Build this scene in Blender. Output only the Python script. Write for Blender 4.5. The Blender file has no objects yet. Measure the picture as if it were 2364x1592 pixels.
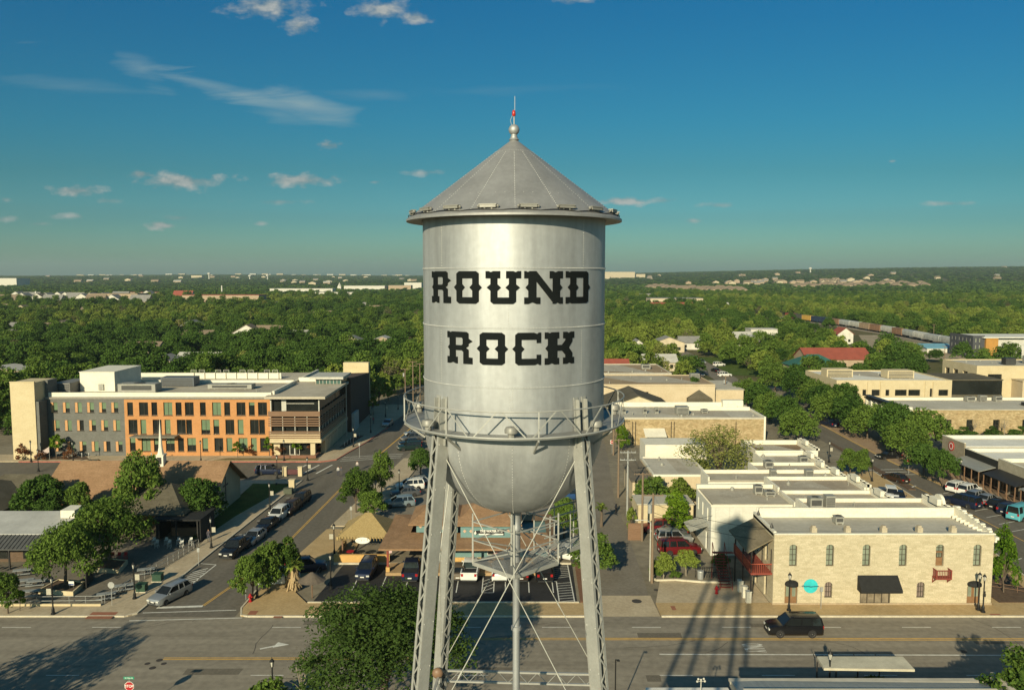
import bpy, bmesh, math, random
import numpy as np
from mathutils import Vector, Matrix
SC = bpy.context.scene
COL = SC.collection
R = math.radians
PI = math.pi
rnd = random.Random(7)

# ---------------------------------------------------------------- camera, sky, sun, exposure
CAM_H = 35.0
PITCH = math.atan((796 - 636) / (2364 * 28 / 36))
cam = bpy.data.cameras.new('camera'); cam.sensor_width = 36; cam.lens = 28
cam.clip_start = 0.5; cam.clip_end = 40000
cam_o = bpy.data.objects.new('camera', cam); COL.objects.link(cam_o)
cam_o.location = (0, 0, CAM_H); cam_o.rotation_euler = (PI / 2 - PITCH, 0, 0)
SC.camera = cam_o
SUN_AZ, SUN_EL = R(20.0), R(22.0)       # the light travels towards +Y, turned 20 degrees to +X
sun = bpy.data.lights.new('sun', 'SUN'); sun.energy = 4.4; sun.angle = R(0.6); sun.color = (1.0, 0.89, 0.63)
sun_o = bpy.data.objects.new('sun', sun); COL.objects.link(sun_o)
sun_o.rotation_euler = (PI / 2 - SUN_EL, 0, -SUN_AZ)
SC.view_settings.view_transform = 'Standard'; SC.view_settings.look = 'None'
SC.view_settings.gamma = 1; SC.view_settings.use_curve_mapping = False
SC.view_settings.exposure = 0.5
SC.cycles.use_denoising = True
SC.cycles.max_bounces = 6; SC.cycles.diffuse_bounces = 3; SC.cycles.glossy_bounces = 3
SC.cycles.transmission_bounces = 4; SC.cycles.transparent_max_bounces = 8; SC.cycles.volume_bounces = 0
SC.cycles.caustics_reflective = False; SC.cycles.caustics_refractive = False

W = bpy.data.worlds.new('World'); SC.world = W; W.use_nodes = True
nt = W.node_tree; N = nt.nodes; L = nt.links
for n in list(N): N.remove(n)
wout = N.new('ShaderNodeOutputWorld'); wbg = N.new('ShaderNodeBackground'); wbg.inputs['Strength'].default_value = 0.100
L.new(wbg.outputs[0], wout.inputs['Surface'])
sky = N.new('ShaderNodeTexSky'); sky.sky_type = 'NISHITA'; sky.sun_disc = False
sky.sun_elevation = SUN_EL; sky.sun_rotation = PI + SUN_AZ; sky.altitude = 200
sky.air_density = 1.0; sky.dust_density = 1.6; sky.ozone_density = 2.2
def mth(op, a, b=None, c=None, clamp=False):
    n = N.new('ShaderNodeMath'); n.operation = op; n.use_clamp = clamp
    for i, v in enumerate((a, b, c)):
        if v is None: continue
        if isinstance(v, (int, float)): n.inputs[i].default_value = v
        else: L.new(v, n.inputs[i])
    return n.outputs[0]
hs = N.new('ShaderNodeHueSaturation'); hs.inputs['Hue'].default_value = 0.485
hs.inputs['Saturation'].default_value = 1.2; hs.inputs['Value'].default_value = 1.0
L.new(sky.outputs[0], hs.inputs['Color'])
tc = N.new('ShaderNodeTexCoord'); sep = N.new('ShaderNodeSeparateXYZ'); L.new(tc.outputs['Generated'], sep.inputs[0])
yy = mth('MAXIMUM', sep.outputs[1], 0.05)
su = mth('DIVIDE', sep.outputs[0], yy); sv = mth('DIVIDE', sep.outputs[2], yy)
front = mth('GREATER_THAN', sep.outputs[1], 0.06)
cmb = N.new('ShaderNodeCombineXYZ'); L.new(su, cmb.inputs[0]); L.new(sv, cmb.inputs[1])
def cnoise(sx, sy, detail, off=0.0, dist=0.0, rot=0.0):
    mp = N.new('ShaderNodeMapping'); mp.inputs['Scale'].default_value = (sx, sy, 1); mp.inputs['Location'].default_value = (off, off * 0.7, off); mp.inputs['Rotation'].default_value = (0, 0, rot)
    L.new(cmb.outputs[0], mp.inputs['Vector'])
    t = N.new('ShaderNodeTexNoise'); t.inputs['Scale'].default_value = 1; t.inputs['Detail'].default_value = detail
    t.inputs['Roughness'].default_value = 0.58; t.inputs['Distortion'].default_value = dist
    L.new(mp.outputs[0], t.inputs['Vector']); return t.outputs['Fac']
cn = cnoise(34, 60, 6, 3.1); cn2 = cnoise(7, 44, 8, 8.4, 0.9, 0.30)
def sky_uv(px, py):                       # bearing of a cloud: tangent-plane direction about due north
    a = (px - 1182) / (2364 * 28 / 36); b = (796 - py) / (2364 * 28 / 36)
    y = math.cos(PITCH) + b * math.sin(PITCH); z = -math.sin(PITCH) + b * math.cos(PITCH)
    return a / y, z / y
def blob(px, py, a, b, gain, noise, k, rot=0.0):
    u, v = sky_uv(px, py); f = 2364 * 28 / 36
    du = mth('SUBTRACT', su, u); dv = mth('SUBTRACT', sv, v)
    c, s = math.cos(rot), math.sin(rot)
    p = mth('ADD', mth('MULTIPLY', du, c), mth('MULTIPLY', dv, s)); q = mth('SUBTRACT', mth('MULTIPLY', dv, c), mth('MULTIPLY', du, s))
    p = mth('DIVIDE', p, a / f); q = mth('DIVIDE', q, b / f)
    d = mth('SQRT', mth('ADD', mth('MULTIPLY', p, p), mth('MULTIPLY', q, q)))
    m = mth('ADD', mth('SUBTRACT', 0.62, d), mth('MULTIPLY', mth('SUBTRACT', noise, 0.5), k))
    return mth('MULTIPLY', m, gain, clamp=True)
puffs = [(175, 441, 78, 18), (420, 418, 130, 26), (325, 402, 42, 16), (690, 416, 120, 20), (762, 336, 44, 16), (372, 520, 46, 15), (410, 503, 50, 10),
         (640, 466, 105, 9), (160, 499, 70, 9), (250, 464, 42, 10), (980, 399, 62, 11), (15, 462, 20, 9), (15, 506, 50, 9), (1440, 464, 70, 13), (1530, 463, 45, 10),
         (1660, 474, 60, 9), (1600, 510, 36, 8), (2190, 470, 90, 8), (620, 14, 120, 46), (690, 60, 50, 30), (880, 24, 80, 34), (960, 40, 50, 22), (1320, 0, 70, 14), (870, 420, 22, 6), (600, 516, 24, 6), (2060, 372, 10, 4), (85, 516, 40, 6)]
pm = None
for i, (px, py, a, b) in enumerate(puffs):
    o = blob(px, py, a * 1.3, b * 1.25, (1.9 if py > 100 else 1.4) * (0.5 if b < 12 else 1.0), cn, 2.0)
    pm = o if pm is None else mth('MAXIMUM', pm, o)
cir = None
for px, py, a, b, rot, g in ((520, 208, 430, 34, -0.26, 0.85), (330, 160, 120, 44, -0.5, 0.6), (700, 242, 170, 36, -0.22, 0.85), (860, 220, 170, 20, 0.0, 0.22), (160, 200, 220, 26, -0.1, 0.22), (640, 262, 120, 24, -0.2, 0.4), (1100, 210, 300, 16, 0.02, 0.10)):
    o = blob(px, py, a * 1.3, b * 1.25, g, cn2, 2.1, rot)
    cir = o if cir is None else mth('MAXIMUM', cir, o)
def mixc(fac, a, b):
    n = N.new('ShaderNodeMix'); n.data_type = 'RGBA'; L.new(fac, n.inputs[0])
    for s, v in ((6, a), (7, b)):
        if isinstance(v, tuple): n.inputs[s].default_value = v
        else: L.new(v, n.inputs[s])
    return n.outputs[2]
shade = mixc(mth('MULTIPLY', mth('SUBTRACT', cn, 0.40), 4.0, clamp=True), (1.45, 1.9, 1.95, 1), (3.3, 3.4, 3.2, 1))
tint = N.new('ShaderNodeMix'); tint.data_type = 'RGBA'; tint.blend_type = 'MULTIPLY'; tint.inputs[0].default_value = 1
L.new(hs.outputs[0], tint.inputs[6]); 
grade = N.new('ShaderNodeValToRGB'); ge = grade.color_ramp.elements
ge[0].position = 0.0; ge[0].color = (0.405, 0.640, 0.651, 1); ge[1].position = 1.0; ge[1].color = (0.243, 0.462, 0.532, 1)
for p_, c_ in ((.019, (0.372, 0.640, 0.618, 1)), (.069, (0.206, 0.446, 0.485, 1)), (.13, (0.142, 0.379, 0.399, 1)), (.19, (0.101, 0.387, 0.445, 1)), (.33, (0.065, 0.372, 0.498, 1)), (.6, (0.129, 0.409, 0.505, 1))):
    e_ = ge.new(p_); e_.color = c_
L.new(mth('MULTIPLY', sv, front), grade.inputs[0]) if False else L.new(sv, grade.inputs[0]); L.new(grade.outputs[0], tint.inputs[7])
c1 = mixc(mth('MULTIPLY', mth('MULTIPLY', cir, front), 0.95), tint.outputs[2], (2.2, 3.0, 3.1, 1))
c2 = mixc(mth('MULTIPLY', mth('MULTIPLY', pm, front), 0.85), c1, shade)
L.new(c2, wbg.inputs['Color'])

# ---------------------------------------------------------------- helpers
_FP = 2364 * 28 / 36
def _ray(px, py):
    x = (px - 1182) / _FP; v = (796 - py) / _FP
    return x, math.cos(PITCH) + v * math.sin(PITCH), -math.sin(PITCH) + v * math.cos(PITCH)
def G(px, py, z=0.0):                      # where a sight line meets the level z (survey of the place)
    r = _ray(px, py); t = (z - CAM_H) / r[2]; return r[0] * t, r[1] * t
def A(px, py, Y):                          # x and z where a sight line meets the plane y = Y
    r = _ray(px, py); t = Y / r[1]; return r[0] * t, CAM_H + r[2] * t

MATS = {}
def mat(name, col, rough=0.7, metal=0.0, var=0.15, scale=3.0, bump=0.0, spec=0.4, stretch=None, col2=None, brick=None, obj=True, fine=0.0):
    if name in MATS: return MATS[name]
    m = bpy.data.materials.new(name); m.use_nodes = True; t = m.node_tree; b = t.nodes['Principled BSDF']
    b.inputs['Roughness'].default_value = rough; b.inputs['Metallic'].default_value = metal; b.inputs['Specular IOR Level'].default_value = spec
    c = t.nodes.new('ShaderNodeTexCoord'); src = c.outputs['Object']
    if stretch:
        mp = t.nodes.new('ShaderNodeMapping'); mp.inputs['Scale'].default_value = stretch; t.links.new(src, mp.inputs[0]); src = mp.outputs[0]
    nz = t.nodes.new('ShaderNodeTexNoise'); nz.inputs['Scale'].default_value = scale; nz.inputs['Detail'].default_value = 5; nz.inputs['Roughness'].default_value = 0.62
    t.links.new(src, nz.inputs['Vector'])
    rp = t.nodes.new('ShaderNodeValToRGB'); rp.color_ramp.elements[0].position = 0.3; rp.color_ramp.elements[1].position = 0.7
    d = col2 or tuple(x * (1 + var) for x in col); e = col if col2 else tuple(x * (1 - var) for x in col)
    rp.color_ramp.elements[0].color = (*e, 1); rp.color_ramp.elements[1].color = (*d, 1)
    t.links.new(nz.outputs['Fac'], rp.inputs[0]); outc = rp.outputs[0]
    if brick:                               # (width, height, mortar colour factor, strength)
        bt = t.nodes.new('ShaderNodeTexBrick'); bt.inputs['Scale'].default_value = 1.0
        bt.inputs['Brick Width'].default_value = brick[0]; bt.inputs['Row Height'].default_value = brick[1]; bt.inputs['Mortar Size'].default_value = brick[4] if len(brick) > 4 else 0.012
        k = brick[2]; s = brick[3]
        bt.inputs['Color1'].default_value = (1, 1, 1, 1); bt.inputs['Color2'].default_value = (1 - s, 1 - s, 1 - s * 1.2, 1); bt.inputs['Mortar'].default_value = (k, k, k, 1)
        mp2 = t.nodes.new('ShaderNodeCombineXYZ'); sp = t.nodes.new('ShaderNodeSeparateXYZ'); t.links.new(c.outputs['Object'], sp.inputs[0])
        ad = t.nodes.new('ShaderNodeMath'); ad.operation = 'ADD'; t.links.new(sp.outputs[0], ad.inputs[0]); t.links.new(sp.outputs[1], ad.inputs[1])
        t.links.new(ad.outputs[0], mp2.inputs[0]); t.links.new(sp.outputs[2], mp2.inputs[1]); t.links.new(mp2.outputs[0], bt.inputs['Vector'])
        mx = t.nodes.new('ShaderNodeMix'); mx.data_type = 'RGBA'; mx.blend_type = 'MULTIPLY'; mx.inputs[0].default_value = 1
        t.links.new(outc, mx.inputs[6]); t.links.new(bt.outputs['Color'], mx.inputs[7]); outc = mx.outputs[2]
    if fine:
        n2 = t.nodes.new('ShaderNodeTexNoise'); n2.inputs['Scale'].default_value = scale * 9; n2.inputs['Detail'].default_value = 3; t.links.new(c.outputs['Object'], n2.inputs['Vector'])
        r2 = t.nodes.new('ShaderNodeMapRange'); r2.inputs[1].default_value = 0.3; r2.inputs[2].default_value = 0.7; r2.inputs[3].default_value = 1 - fine; r2.inputs[4].default_value = 1 + fine
        t.links.new(n2.outputs['Fac'], r2.inputs[0])
        vm = t.nodes.new('ShaderNodeVectorMath'); vm.operation = 'SCALE'; t.links.new(outc, vm.inputs[0]); t.links.new(r2.outputs[0], vm.inputs['Scale']); outc = vm.outputs[0]
    t.links.new(outc, b.inputs['Base Color'])
    if bump:
        bp = t.nodes.new('ShaderNodeBump'); bp.inputs['Strength'].default_value = bump; bp.inputs['Distance'].default_value = 0.05
        t.links.new(nz.outputs['Fac'], bp.inputs['Height']); t.links.new(bp.outputs[0], b.inputs['Normal'])
    MATS[name] = m; return m
def leafmat(name, c1, c2, scale=0.35):
    if name in MATS: return MATS[name]
    m = bpy.data.materials.new(name); m.use_nodes = True; t = m.node_tree
    for n in list(t.nodes): t.nodes.remove(n)
    o = t.nodes.new('ShaderNodeOutputMaterial'); df = t.nodes.new('ShaderNodeBsdfDiffuse'); tr = t.nodes.new('ShaderNodeBsdfTranslucent'); ms = t.nodes.new('ShaderNodeMixShader'); ms.inputs[0].default_value = 0.3
    c = t.nodes.new('ShaderNodeTexCoord'); nz = t.nodes.new('ShaderNodeTexNoise'); nz.inputs['Scale'].default_value = scale; nz.inputs['Detail'].default_value = 3
    t.links.new(c.outputs['Object'], nz.inputs['Vector'])
    oi = t.nodes.new('ShaderNodeObjectInfo')
    ge = t.nodes.new('ShaderNodeNewGeometry')
    a1 = t.nodes.new('ShaderNodeMath'); a1.operation = 'MULTIPLY_ADD'; t.links.new(oi.outputs['Random'], a1.inputs[0]); a1.inputs[1].default_value = 0.55; 
    a2 = t.nodes.new('ShaderNodeMath'); a2.operation = 'MULTIPLY_ADD'; t.links.new(ge.outputs['Random Per Island'], a2.inputs[0]); a2.inputs[1].default_value = 0.42; t.links.new(nz.outputs['Fac'], a2.inputs[2])
    t.links.new(a2.outputs[0], a1.inputs[2])
    rp = t.nodes.new('ShaderNodeValToRGB'); rp.color_ramp.elements[0].position = 0.50; rp.color_ramp.elements[1].position = 1.2 if False else 1.0
    rp.color_ramp.elements[0].color = (*c1, 1); rp.color_ramp.elements[1].color = (*c2, 1)
    t.links.new(a1.outputs[0], rp.inputs[0]); t.links.new(rp.outputs[0], df.inputs[0]); t.links.new(rp.outputs[0], tr.inputs[0])
    t.links.new(df.outputs[0], ms.inputs[1]); t.links.new(tr.outputs[0], ms.inputs[2]); t.links.new(ms.outputs[0], o.inputs[0])
    MATS[name] = m; return m

WL = {}                                     # world place of each thing's root
def link(o): COL.objects.link(o); return o
def tag(o, label=None, cat=None, group=None, kind=None):
    if label: o['label'] = label
    if cat: o['category'] = cat
    if group: o['group'] = group
    if kind: o['kind'] = kind
    return o
def thing(name, label, cat, loc=(0, 0, 0), rz=0.0, group=None):
    o = link(bpy.data.objects.new(name, None)); o.empty_display_size = 0.2
    o.location = loc; o.rotation_euler = (0, 0, rz); WL[o.name] = Vector(loc); tag(o, label, cat, group); return o
class MB:
    def __init__(s): s.v = []; s.f = []
    def add(s, vs, fs):
        n = len(s.v); s.v += [tuple(p) for p in vs]; s.f += [tuple(i + n for i in f) for f in fs]; return s
    def box(s, x0, x1, y0, y1, z0, z1):
        return s.add([(x0, y0, z0), (x1, y0, z0), (x1, y1, z0), (x0, y1, z0), (x0, y0, z1), (x1, y0, z1), (x1, y1, z1), (x0, y1, z1)],
                     [(0, 3, 2, 1), (4, 5, 6, 7), (0, 1, 5, 4), (1, 2, 6, 5), (2, 3, 7, 6), (3, 0, 4, 7)])
    def quad(s, *p): return s.add(p, [tuple(range(len(p)))])
    def prism(s, poly, z0, z1):
        n = len(poly); z0s = z0 if isinstance(z0, (list, tuple)) else [z0] * n; z1s = z1 if isinstance(z1, (list, tuple)) else [z1] * n
        vs = [(p[0], p[1], z0s[i]) for i, p in enumerate(poly)] + [(p[0], p[1], z1s[i]) for i, p in enumerate(poly)]
        return s.add(vs, [tuple(range(n - 1, -1, -1)), tuple(range(n, 2 * n))] + [(i, (i + 1) % n, (i + 1) % n + n, i + n) for i in range(n)])
    def tube(s, pts, r, n=8, caps=True):
        pts = [Vector(p) for p in pts]; rs = r if isinstance(r, (list, tuple)) else [r] * len(pts); vs = []; fs = []; up = None
        for i, p in enumerate(pts):
            d = (pts[min(i + 1, len(pts) - 1)] - pts[max(i - 1, 0)])
            d = d.normalized() if d.length > 1e-9 else Vector((0, 0, 1))
            a = Vector((1, 0, 0)) if abs(d.x) < 0.8 else Vector((0, 1, 0))
            if up is not None: a = up
            x = (a - d * a.dot(d)).normalized(); up = x; y = d.cross(x)
            for k in range(n): vs.append(p + (x * math.cos(2 * PI * k / n) + y * math.sin(2 * PI * k / n)) * rs[i])
        m = len(pts)
        for i in range(m - 1):
            for k in range(n): fs.append((i * n + k, i * n + (k + 1) % n, (i + 1) * n + (k + 1) % n, (i + 1) * n + k))
        if caps: fs += [tuple(range(n - 1, -1, -1)), tuple(range((m - 1) * n, m * n))]
        return s.add(vs, fs)
    def beam(s, p, q, w, h, up=(0, 0, 1)):
        p = Vector(p); q = Vector(q); d = (q - p).normalized(); u = Vector(up)
        if abs(d.dot(u)) > 0.98: u = Vector((1, 0, 0))
        x = d.cross(u).normalized(); y = x.cross(d).normalized(); vs = []
        for c in (p, q):
            for a, b in ((-1, -1), (1, -1), (1, 1), (-1, 1)): vs.append(c + x * (a * w / 2) + y * (b * h / 2))
        return s.add(vs, [(0, 1, 2, 3), (7, 6, 5, 4), (0, 4, 5, 1), (1, 5, 6, 2), (2, 6, 7, 3), (3, 7, 4, 0)])
    def lathe(s, prof, n=24, c=(0, 0), caps=False):
        vs = []; fs = []
        for r, z in prof:
            for k in range(n): vs.append((c[0] + r * math.cos(2 * PI * k / n), c[1] + r * math.sin(2 * PI * k / n), z))
        for i in range(len(prof) - 1):
            for k in range(n): fs.append((i * n + k, i * n + (k + 1) % n, (i + 1) * n + (k + 1) % n, (i + 1) * n + k))
        if caps: fs += [tuple(range(n - 1, -1, -1)), tuple(range((len(prof) - 1) * n, len(prof) * n))]
        return s.add(vs, fs)
    def ball(s, c, r, n=8, sq=(1, 1, 1)):
        vs = []; fs = []
        for i in range(n + 1):
            t = PI * i / n
            for k in range(2 * n):
                a = PI * k / n; vs.append((c[0] + r * sq[0] * math.sin(t) * math.cos(a), c[1] + r * sq[1] * math.sin(t) * math.sin(a), c[2] - r * sq[2] * math.cos(t)))
        for i in range(n):
            for k in range(2 * n): fs.append((i * 2 * n + k, i * 2 * n + (k + 1) % (2 * n), (i + 1) * 2 * n + (k + 1) % (2 * n), (i + 1) * 2 * n + k))
        return s.add(vs, fs)
    def xf(s, M):
        s.v = [tuple(M @ Vector(p)) for p in s.v]; return s
    def build(s, name, m, parent=None, smooth=None, world=True, kind=None, label=None):
        me = bpy.data.meshes.new(name); off = Vector((0, 0, 0))
        if parent is not None and world:
            r = parent
            while r.parent: r = r.parent
            off = WL.get(r.name, off)
        me.from_pydata([(p[0] - off[0], p[1] - off[1], p[2] - off[2]) for p in s.v], [], s.f); me.update()
        me.materials.append(m)
        if smooth is not None:
            me.polygons.foreach_set('use_smooth', [True] * len(me.polygons)); me.set_sharp_from_angle(angle=R(smooth))
        o = link(bpy.data.objects.new(name, me))
        if parent is not None: o.parent = parent
        if kind: o['kind'] = kind
        if label: o['label'] = label
        return o
def kids(o): return [c for c in o.children]
def dup(root, loc, rz=0.0, label=None, sc=None, group=None):
    r = root.copy(); link(r); r.location = loc; r.rotation_euler = (0, 0, rz); WL[r.name] = Vector(loc)
    if sc: r.scale = (sc,) * 3 if isinstance(sc, (int, float)) else sc
    if label: r['label'] = label
    if group: r['group'] = group
    for ch in kids(root):
        c = ch.copy(); link(c); c.parent = r
        for g in kids(ch):
            d = g.copy(); link(d); d.parent = c
    return r
def struct(name, mb, m): return mb.build(name, m, kind='structure')
def hsh(*a):
    return random.Random(repr(a)).random()
# ---------------------------------------------------------------- ground, roads, pavements
def sstep(a, b, x):
    t = np.clip((x - a) / (b - a), 0, 1); return t * t * (3 - 2 * t)
def hgt(x, y):
    r = np.hypot(x, y); az = np.arctan2(x, np.maximum(y, 1e-3))
    far = sstep(1500, 6500, r)
    return -0.06 + far * (30 + 58 * sstep(0.02, 0.5, az) + 5 * np.sin(x * 0.0019) + 4 * np.sin(y * 0.0013 + x * 0.0006))
rad = [0, 30, 60, 100, 160, 240, 340, 480, 660, 900, 1200, 1550, 1900, 2300, 2800, 3300, 3900, 4600, 5400, 6300, 7300, 8500, 10000]
nseg = 96; gv = []; gf = []
for i, r in enumerate(rad):
    for k in range(nseg):
        a = 2 * PI * k / nseg; x, y = r * math.sin(a), r * math.cos(a)
        gv.append((x, y, float(hgt(np.array(x), np.array(y))) if r > 1400 else -0.06))
for i in range(len(rad) - 1):
    for k in range(nseg):
        k2 = (k + 1) % nseg
        gf.append((i * nseg + k, (i + 1) * nseg + k, (i + 1) * nseg + k2, i * nseg + k2) if i else (0, (1) * nseg + k, nseg + k2))
gm = MB(); gm.add(gv, gf)
struct('ground', gm, mat('ground_grass', (0.060, 0.075, 0.022), 0.95, col2=(0.15, 0.125, 0.065), scale=0.035, fine=0.2, spec=0.1))
M_MAIN = mat('asphalt_worn', (0.185, 0.160, 0.120), 0.9, col2=(0.285, 0.25, 0.190), scale=0.17, stretch=(0.16, 3.0, 1), fine=0.13, spec=0.2)
M_ASPH = mat('asphalt_street', (0.118, 0.104, 0.080), 0.9, col2=(0.158, 0.140, 0.110), scale=0.25, stretch=(2.0, 0.3, 1), fine=0.14, spec=0.2)
M_BLACK = mat('asphalt_sealed', (0.022, 0.021, 0.020), 0.75, col2=(0.034, 0.033, 0.031), scale=0.4, fine=0.2, spec=0.3)
M_CONC = mat('concrete_pavement', (0.37, 0.295, 0.19), 0.9, col2=(0.47, 0.385, 0.26), scale=0.35, fine=0.12, spec=0.2)
M_TAN = mat('tan_pavement', (0.38, 0.265, 0.125), 0.9, col2=(0.46, 0.33, 0.17), scale=0.5, fine=0.12, spec=0.2)
M_KERB = mat('kerb_concrete', (0.52, 0.46, 0.34), 0.9, scale=1.2, fine=0.12)
M_REDK = mat('kerb_red', (0.42, 0.13, 0.09), 0.85, scale=0.9, fine=0.2)
M_GRASS = mat('lawn', (0.045, 0.085, 0.015), 0.95, col2=(0.10, 0.13, 0.03), scale=0.5, fine=0.3, spec=0.1)
M_LINE = mat('road_paint_white', (0.62, 0.60, 0.52), 0.8, var=0.22, scale=1.6, fine=0.15)
M_YEL = mat('road_paint_yellow', (0.62, 0.36, 0.07), 0.8, var=0.2, scale=1.6, fine=0.15)
M_MULCH = mat('mulch', (0.075, 0.045, 0.026), 0.95, col2=(0.13, 0.085, 0.05), scale=2.5, fine=0.3)
M_DIRT = mat('gravel_lot', (0.26, 0.205, 0.125), 0.95, col2=(0.36, 0.29, 0.19), scale=0.12, fine=0.15)
def sheet(name, poly, z, m): return struct(name, MB().quad(*[(p[0], p[1], z) for p in poly]), m)
def slab(name, poly, z0, z1, m): return struct(name, MB().prism(poly, z0, z1), m)
WK = [(-38.9, 79.3), (-38.4, 91.7), (-37.6, 106.3), (-35.9, 134.2), (-34.6, 147.6), (-33.2, 153), (-30.5, 165.6), (-28.4, 185.5), (-23, 250), (-15, 340)]
EK = [(-28.6, 79.3), (-28.3, 86.4), (-26.35, 100.2), (-24.4, 118.9), (-20.4, 155.1), (-19.0, 175), (-17, 200), (-13, 250), (-6, 340)]
slab('town_ground', [(-150, 79.3), (150, 79.3), (150, 128), (112, 236), (60, 262), (-15, 262), (-150, 200)], -0.05, -0.012, mat('yard', (0.165, 0.137, 0.092), 0.95, col2=(0.23, 0.20, 0.14), scale=0.09, fine=0.2))
sheet('main_road', [(-420, 63.6), (420, 63.6), (420, 79.4), (-420, 79.4)], 0.0, M_MAIN)
sheet('left_street', WK + EK[::-1], 0.004, M_ASPH)
sheet('side_street', [(-150, 134.2), (-35.8, 134.2), (-34.5, 147.6), (-150, 147.6)], 0.006, M_ASPH)
RL = [(58.5, 79.4), (61.5, 100), (63.8, 122), (64.9, 140), (66.0, 165), (66.3, 200), (66.5, 232), (69, 280), (74, 340)]
RR = [(74.5, 79.4), (75, 100), (74.6, 118), (72.0, 130), (71.4, 150), (72.4, 175), (73.6, 205), (74.6, 232), (77.5, 280), (80, 340)]
sheet('right_street', RL + RR[::-1], 0.004, M_ASPH)
sheet('cross_street', [(19, 128.5), (64.5, 139), (64.5, 139.01), (19, 128.51)], -0.03, M_ASPH)
sheet('alley', [(8.3, 79.4), (14.6, 79.4), (15.2, 88), (16.2, 124), (18.6, 152), (22, 205), (14, 205), (11.4, 150), (10.2, 118)], 0.008, mat('asphalt_alley', (0.150, 0.128, 0.094), 0.9, col2=(0.2, 0.173, 0.13), scale=0.3, fine=0.14))
sheet('parking_lot', [(-21.5, 82.75), (7.0, 82.75), (7.3, 94.2), (-20.5, 94.2)], 0.012, M_BLACK)
sheet('back_lot', [(-19.8, 108), (10, 108), (10.6, 122), (11.0, 150), (-16.5, 150)], 0.010, mat('asphalt_lot', (0.17, 0.145, 0.108), 0.9, col2=(0.225, 0.195, 0.148), scale=0.2, fine=0.14))
# pavements, each with a kerb edge
def kerbline(mb, pts, w=0.18, z=0.15):
    for a, b in zip(pts[:-1], pts[1:]): mb.beam((a[0], a[1], z - 0.1), (b[0], b[1], z - 0.1), w, 0.2)
def pave(name, poly, m, z=0.13): return slab(name, poly, -0.011, z, m)
pave('pavement', [(-150, 79.4), (-39.6, 79.4), (-38.9, 80.2), (-38.5, 91.7), (-37.7, 106.3), (-36.0, 134.0), (-46.5, 134.0), (-46.0, 128), (-41.5, 113), (-40.6, 100.5), (-43.4, 82.2), (-150, 81.7)], M_CONC)
pave('pavement', [(-150, 147.8), (-36.0, 147.8), (-33.6, 149.4), (-32.6, 155), (-30.7, 165.6), (-28.6, 185.5), (-26.0, 214), (-37, 214), (-37, 153.6), (-150, 153.6)], M_CONC, 0.14)
pave('pavement', [(-27.9, 79.4), (7.6, 79.4), (7.6, 82.6), (-22.0, 82.6), (-24.0, 85.5), (-24.0, 95.5), (-20, 95.5), (-20.2, 107.5), (-25.6, 107.5), (-27.8, 90), (-28.4, 81.4)], M_TAN)
pave('pavement', [(-25.4, 109), (-19.9, 109), (-16.8, 150.4), (-20.8, 150.4), (-24.3, 118.9)], M_CONC)
pave('pavement', [(15.4, 79.4), (57.6, 79.4), (58.2, 80.5), (61.2, 100), (63.5, 122), (64.6, 140), (49.5, 140), (51.2, 82.0), (28, 82.6), (15.4, 82.6)], M_TAN)
pave('concrete_apron', [(15.4, 82.62), (27.6, 82.62), (27.6, 88.9), (17.0, 88.9)], M_CONC, 0.08)
sheet('concrete_crossing', [(7.7, 79.42), (15.3, 79.42), (15.2, 84.8), (8.0, 84.8)], 0.013, M_CONC)
pave('pavement', [(75.4, 79.4), (150, 79.4), (150, 120), (82, 118), (80.3, 133), (79.3, 141), (78, 150), (74, 210), (73.8, 205), (72.6, 175), (71.6, 150), (72.2, 130), (74.9, 118)], mat('brick_pavement', (0.26, 0.17, 0.10), 0.9, col2=(0.33, 0.235, 0.15), scale=0.4, fine=0.15))
pave('pavement', [(-420, 58.5), (7, 58.5), (7, 63.4), (-420, 63.4)], M_TAN)
pave('pavement', [(7.2, 58.5), (420, 58.5), (420, 63.9), (7.2, 63.9)], M_TAN)
k = MB()
kerbline(k, [(-150, 79.35), (-39.9, 79.35), (-39.0, 80.1), (-38.45, 91.7), (-37.65, 106.3), (-35.95, 133.9)])
kerbline(k, [(-28.5, 86), (-28.55, 81.3), (-28.0, 79.6), (-27.2, 79.32), (7.6, 79.32)]); kerbline(k, [(15.4, 79.32), (57.6, 79.32), (58.4, 80.5), (61.3, 100), (63.6, 122), (64.7, 140)])
kerbline(k, [(-150, 63.55), (7, 63.55)]); kerbline(k, [(7, 64.0), (150, 64.0)]); kerbline(k, [(75.3, 79.35), (150, 79.35)]); kerbline(k, [(72.1, 130), (74.8, 118), (75.2, 80)])
kerbline(k, [(-21.9, 82.68), (7.2, 82.68)], 0.25, 0.2); kerbline(k, [(-21.7, 94.35), (7.2, 94.35)], 0.22, 0.2)
for pl in ([G(1965, 1592 - 485), G(2000, 1110), G(2190, 1132)],): pass
struct('kerb', k, M_KERB)
k = MB(); kerbline(k, [(-93, 147.7), (-76, 147.7)]); kerbline(k, [(-56, 147.7), (-36, 147.7), (-33.5, 149.3), (-32.4, 156), (-30.55, 165.8), (-28.6, 182)]); struct('kerb', k, M_REDK)
k = MB(); kerbline(k, [(71.45, 150), (72.45, 175), (73.7, 205)], 0.25); kerbline(k, [(71.5, 149), (72.0, 131)], 0.3); struct('kerb', k, mat('kerb_yellow', (0.45, 0.30, 0.12), 0.9))
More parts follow.
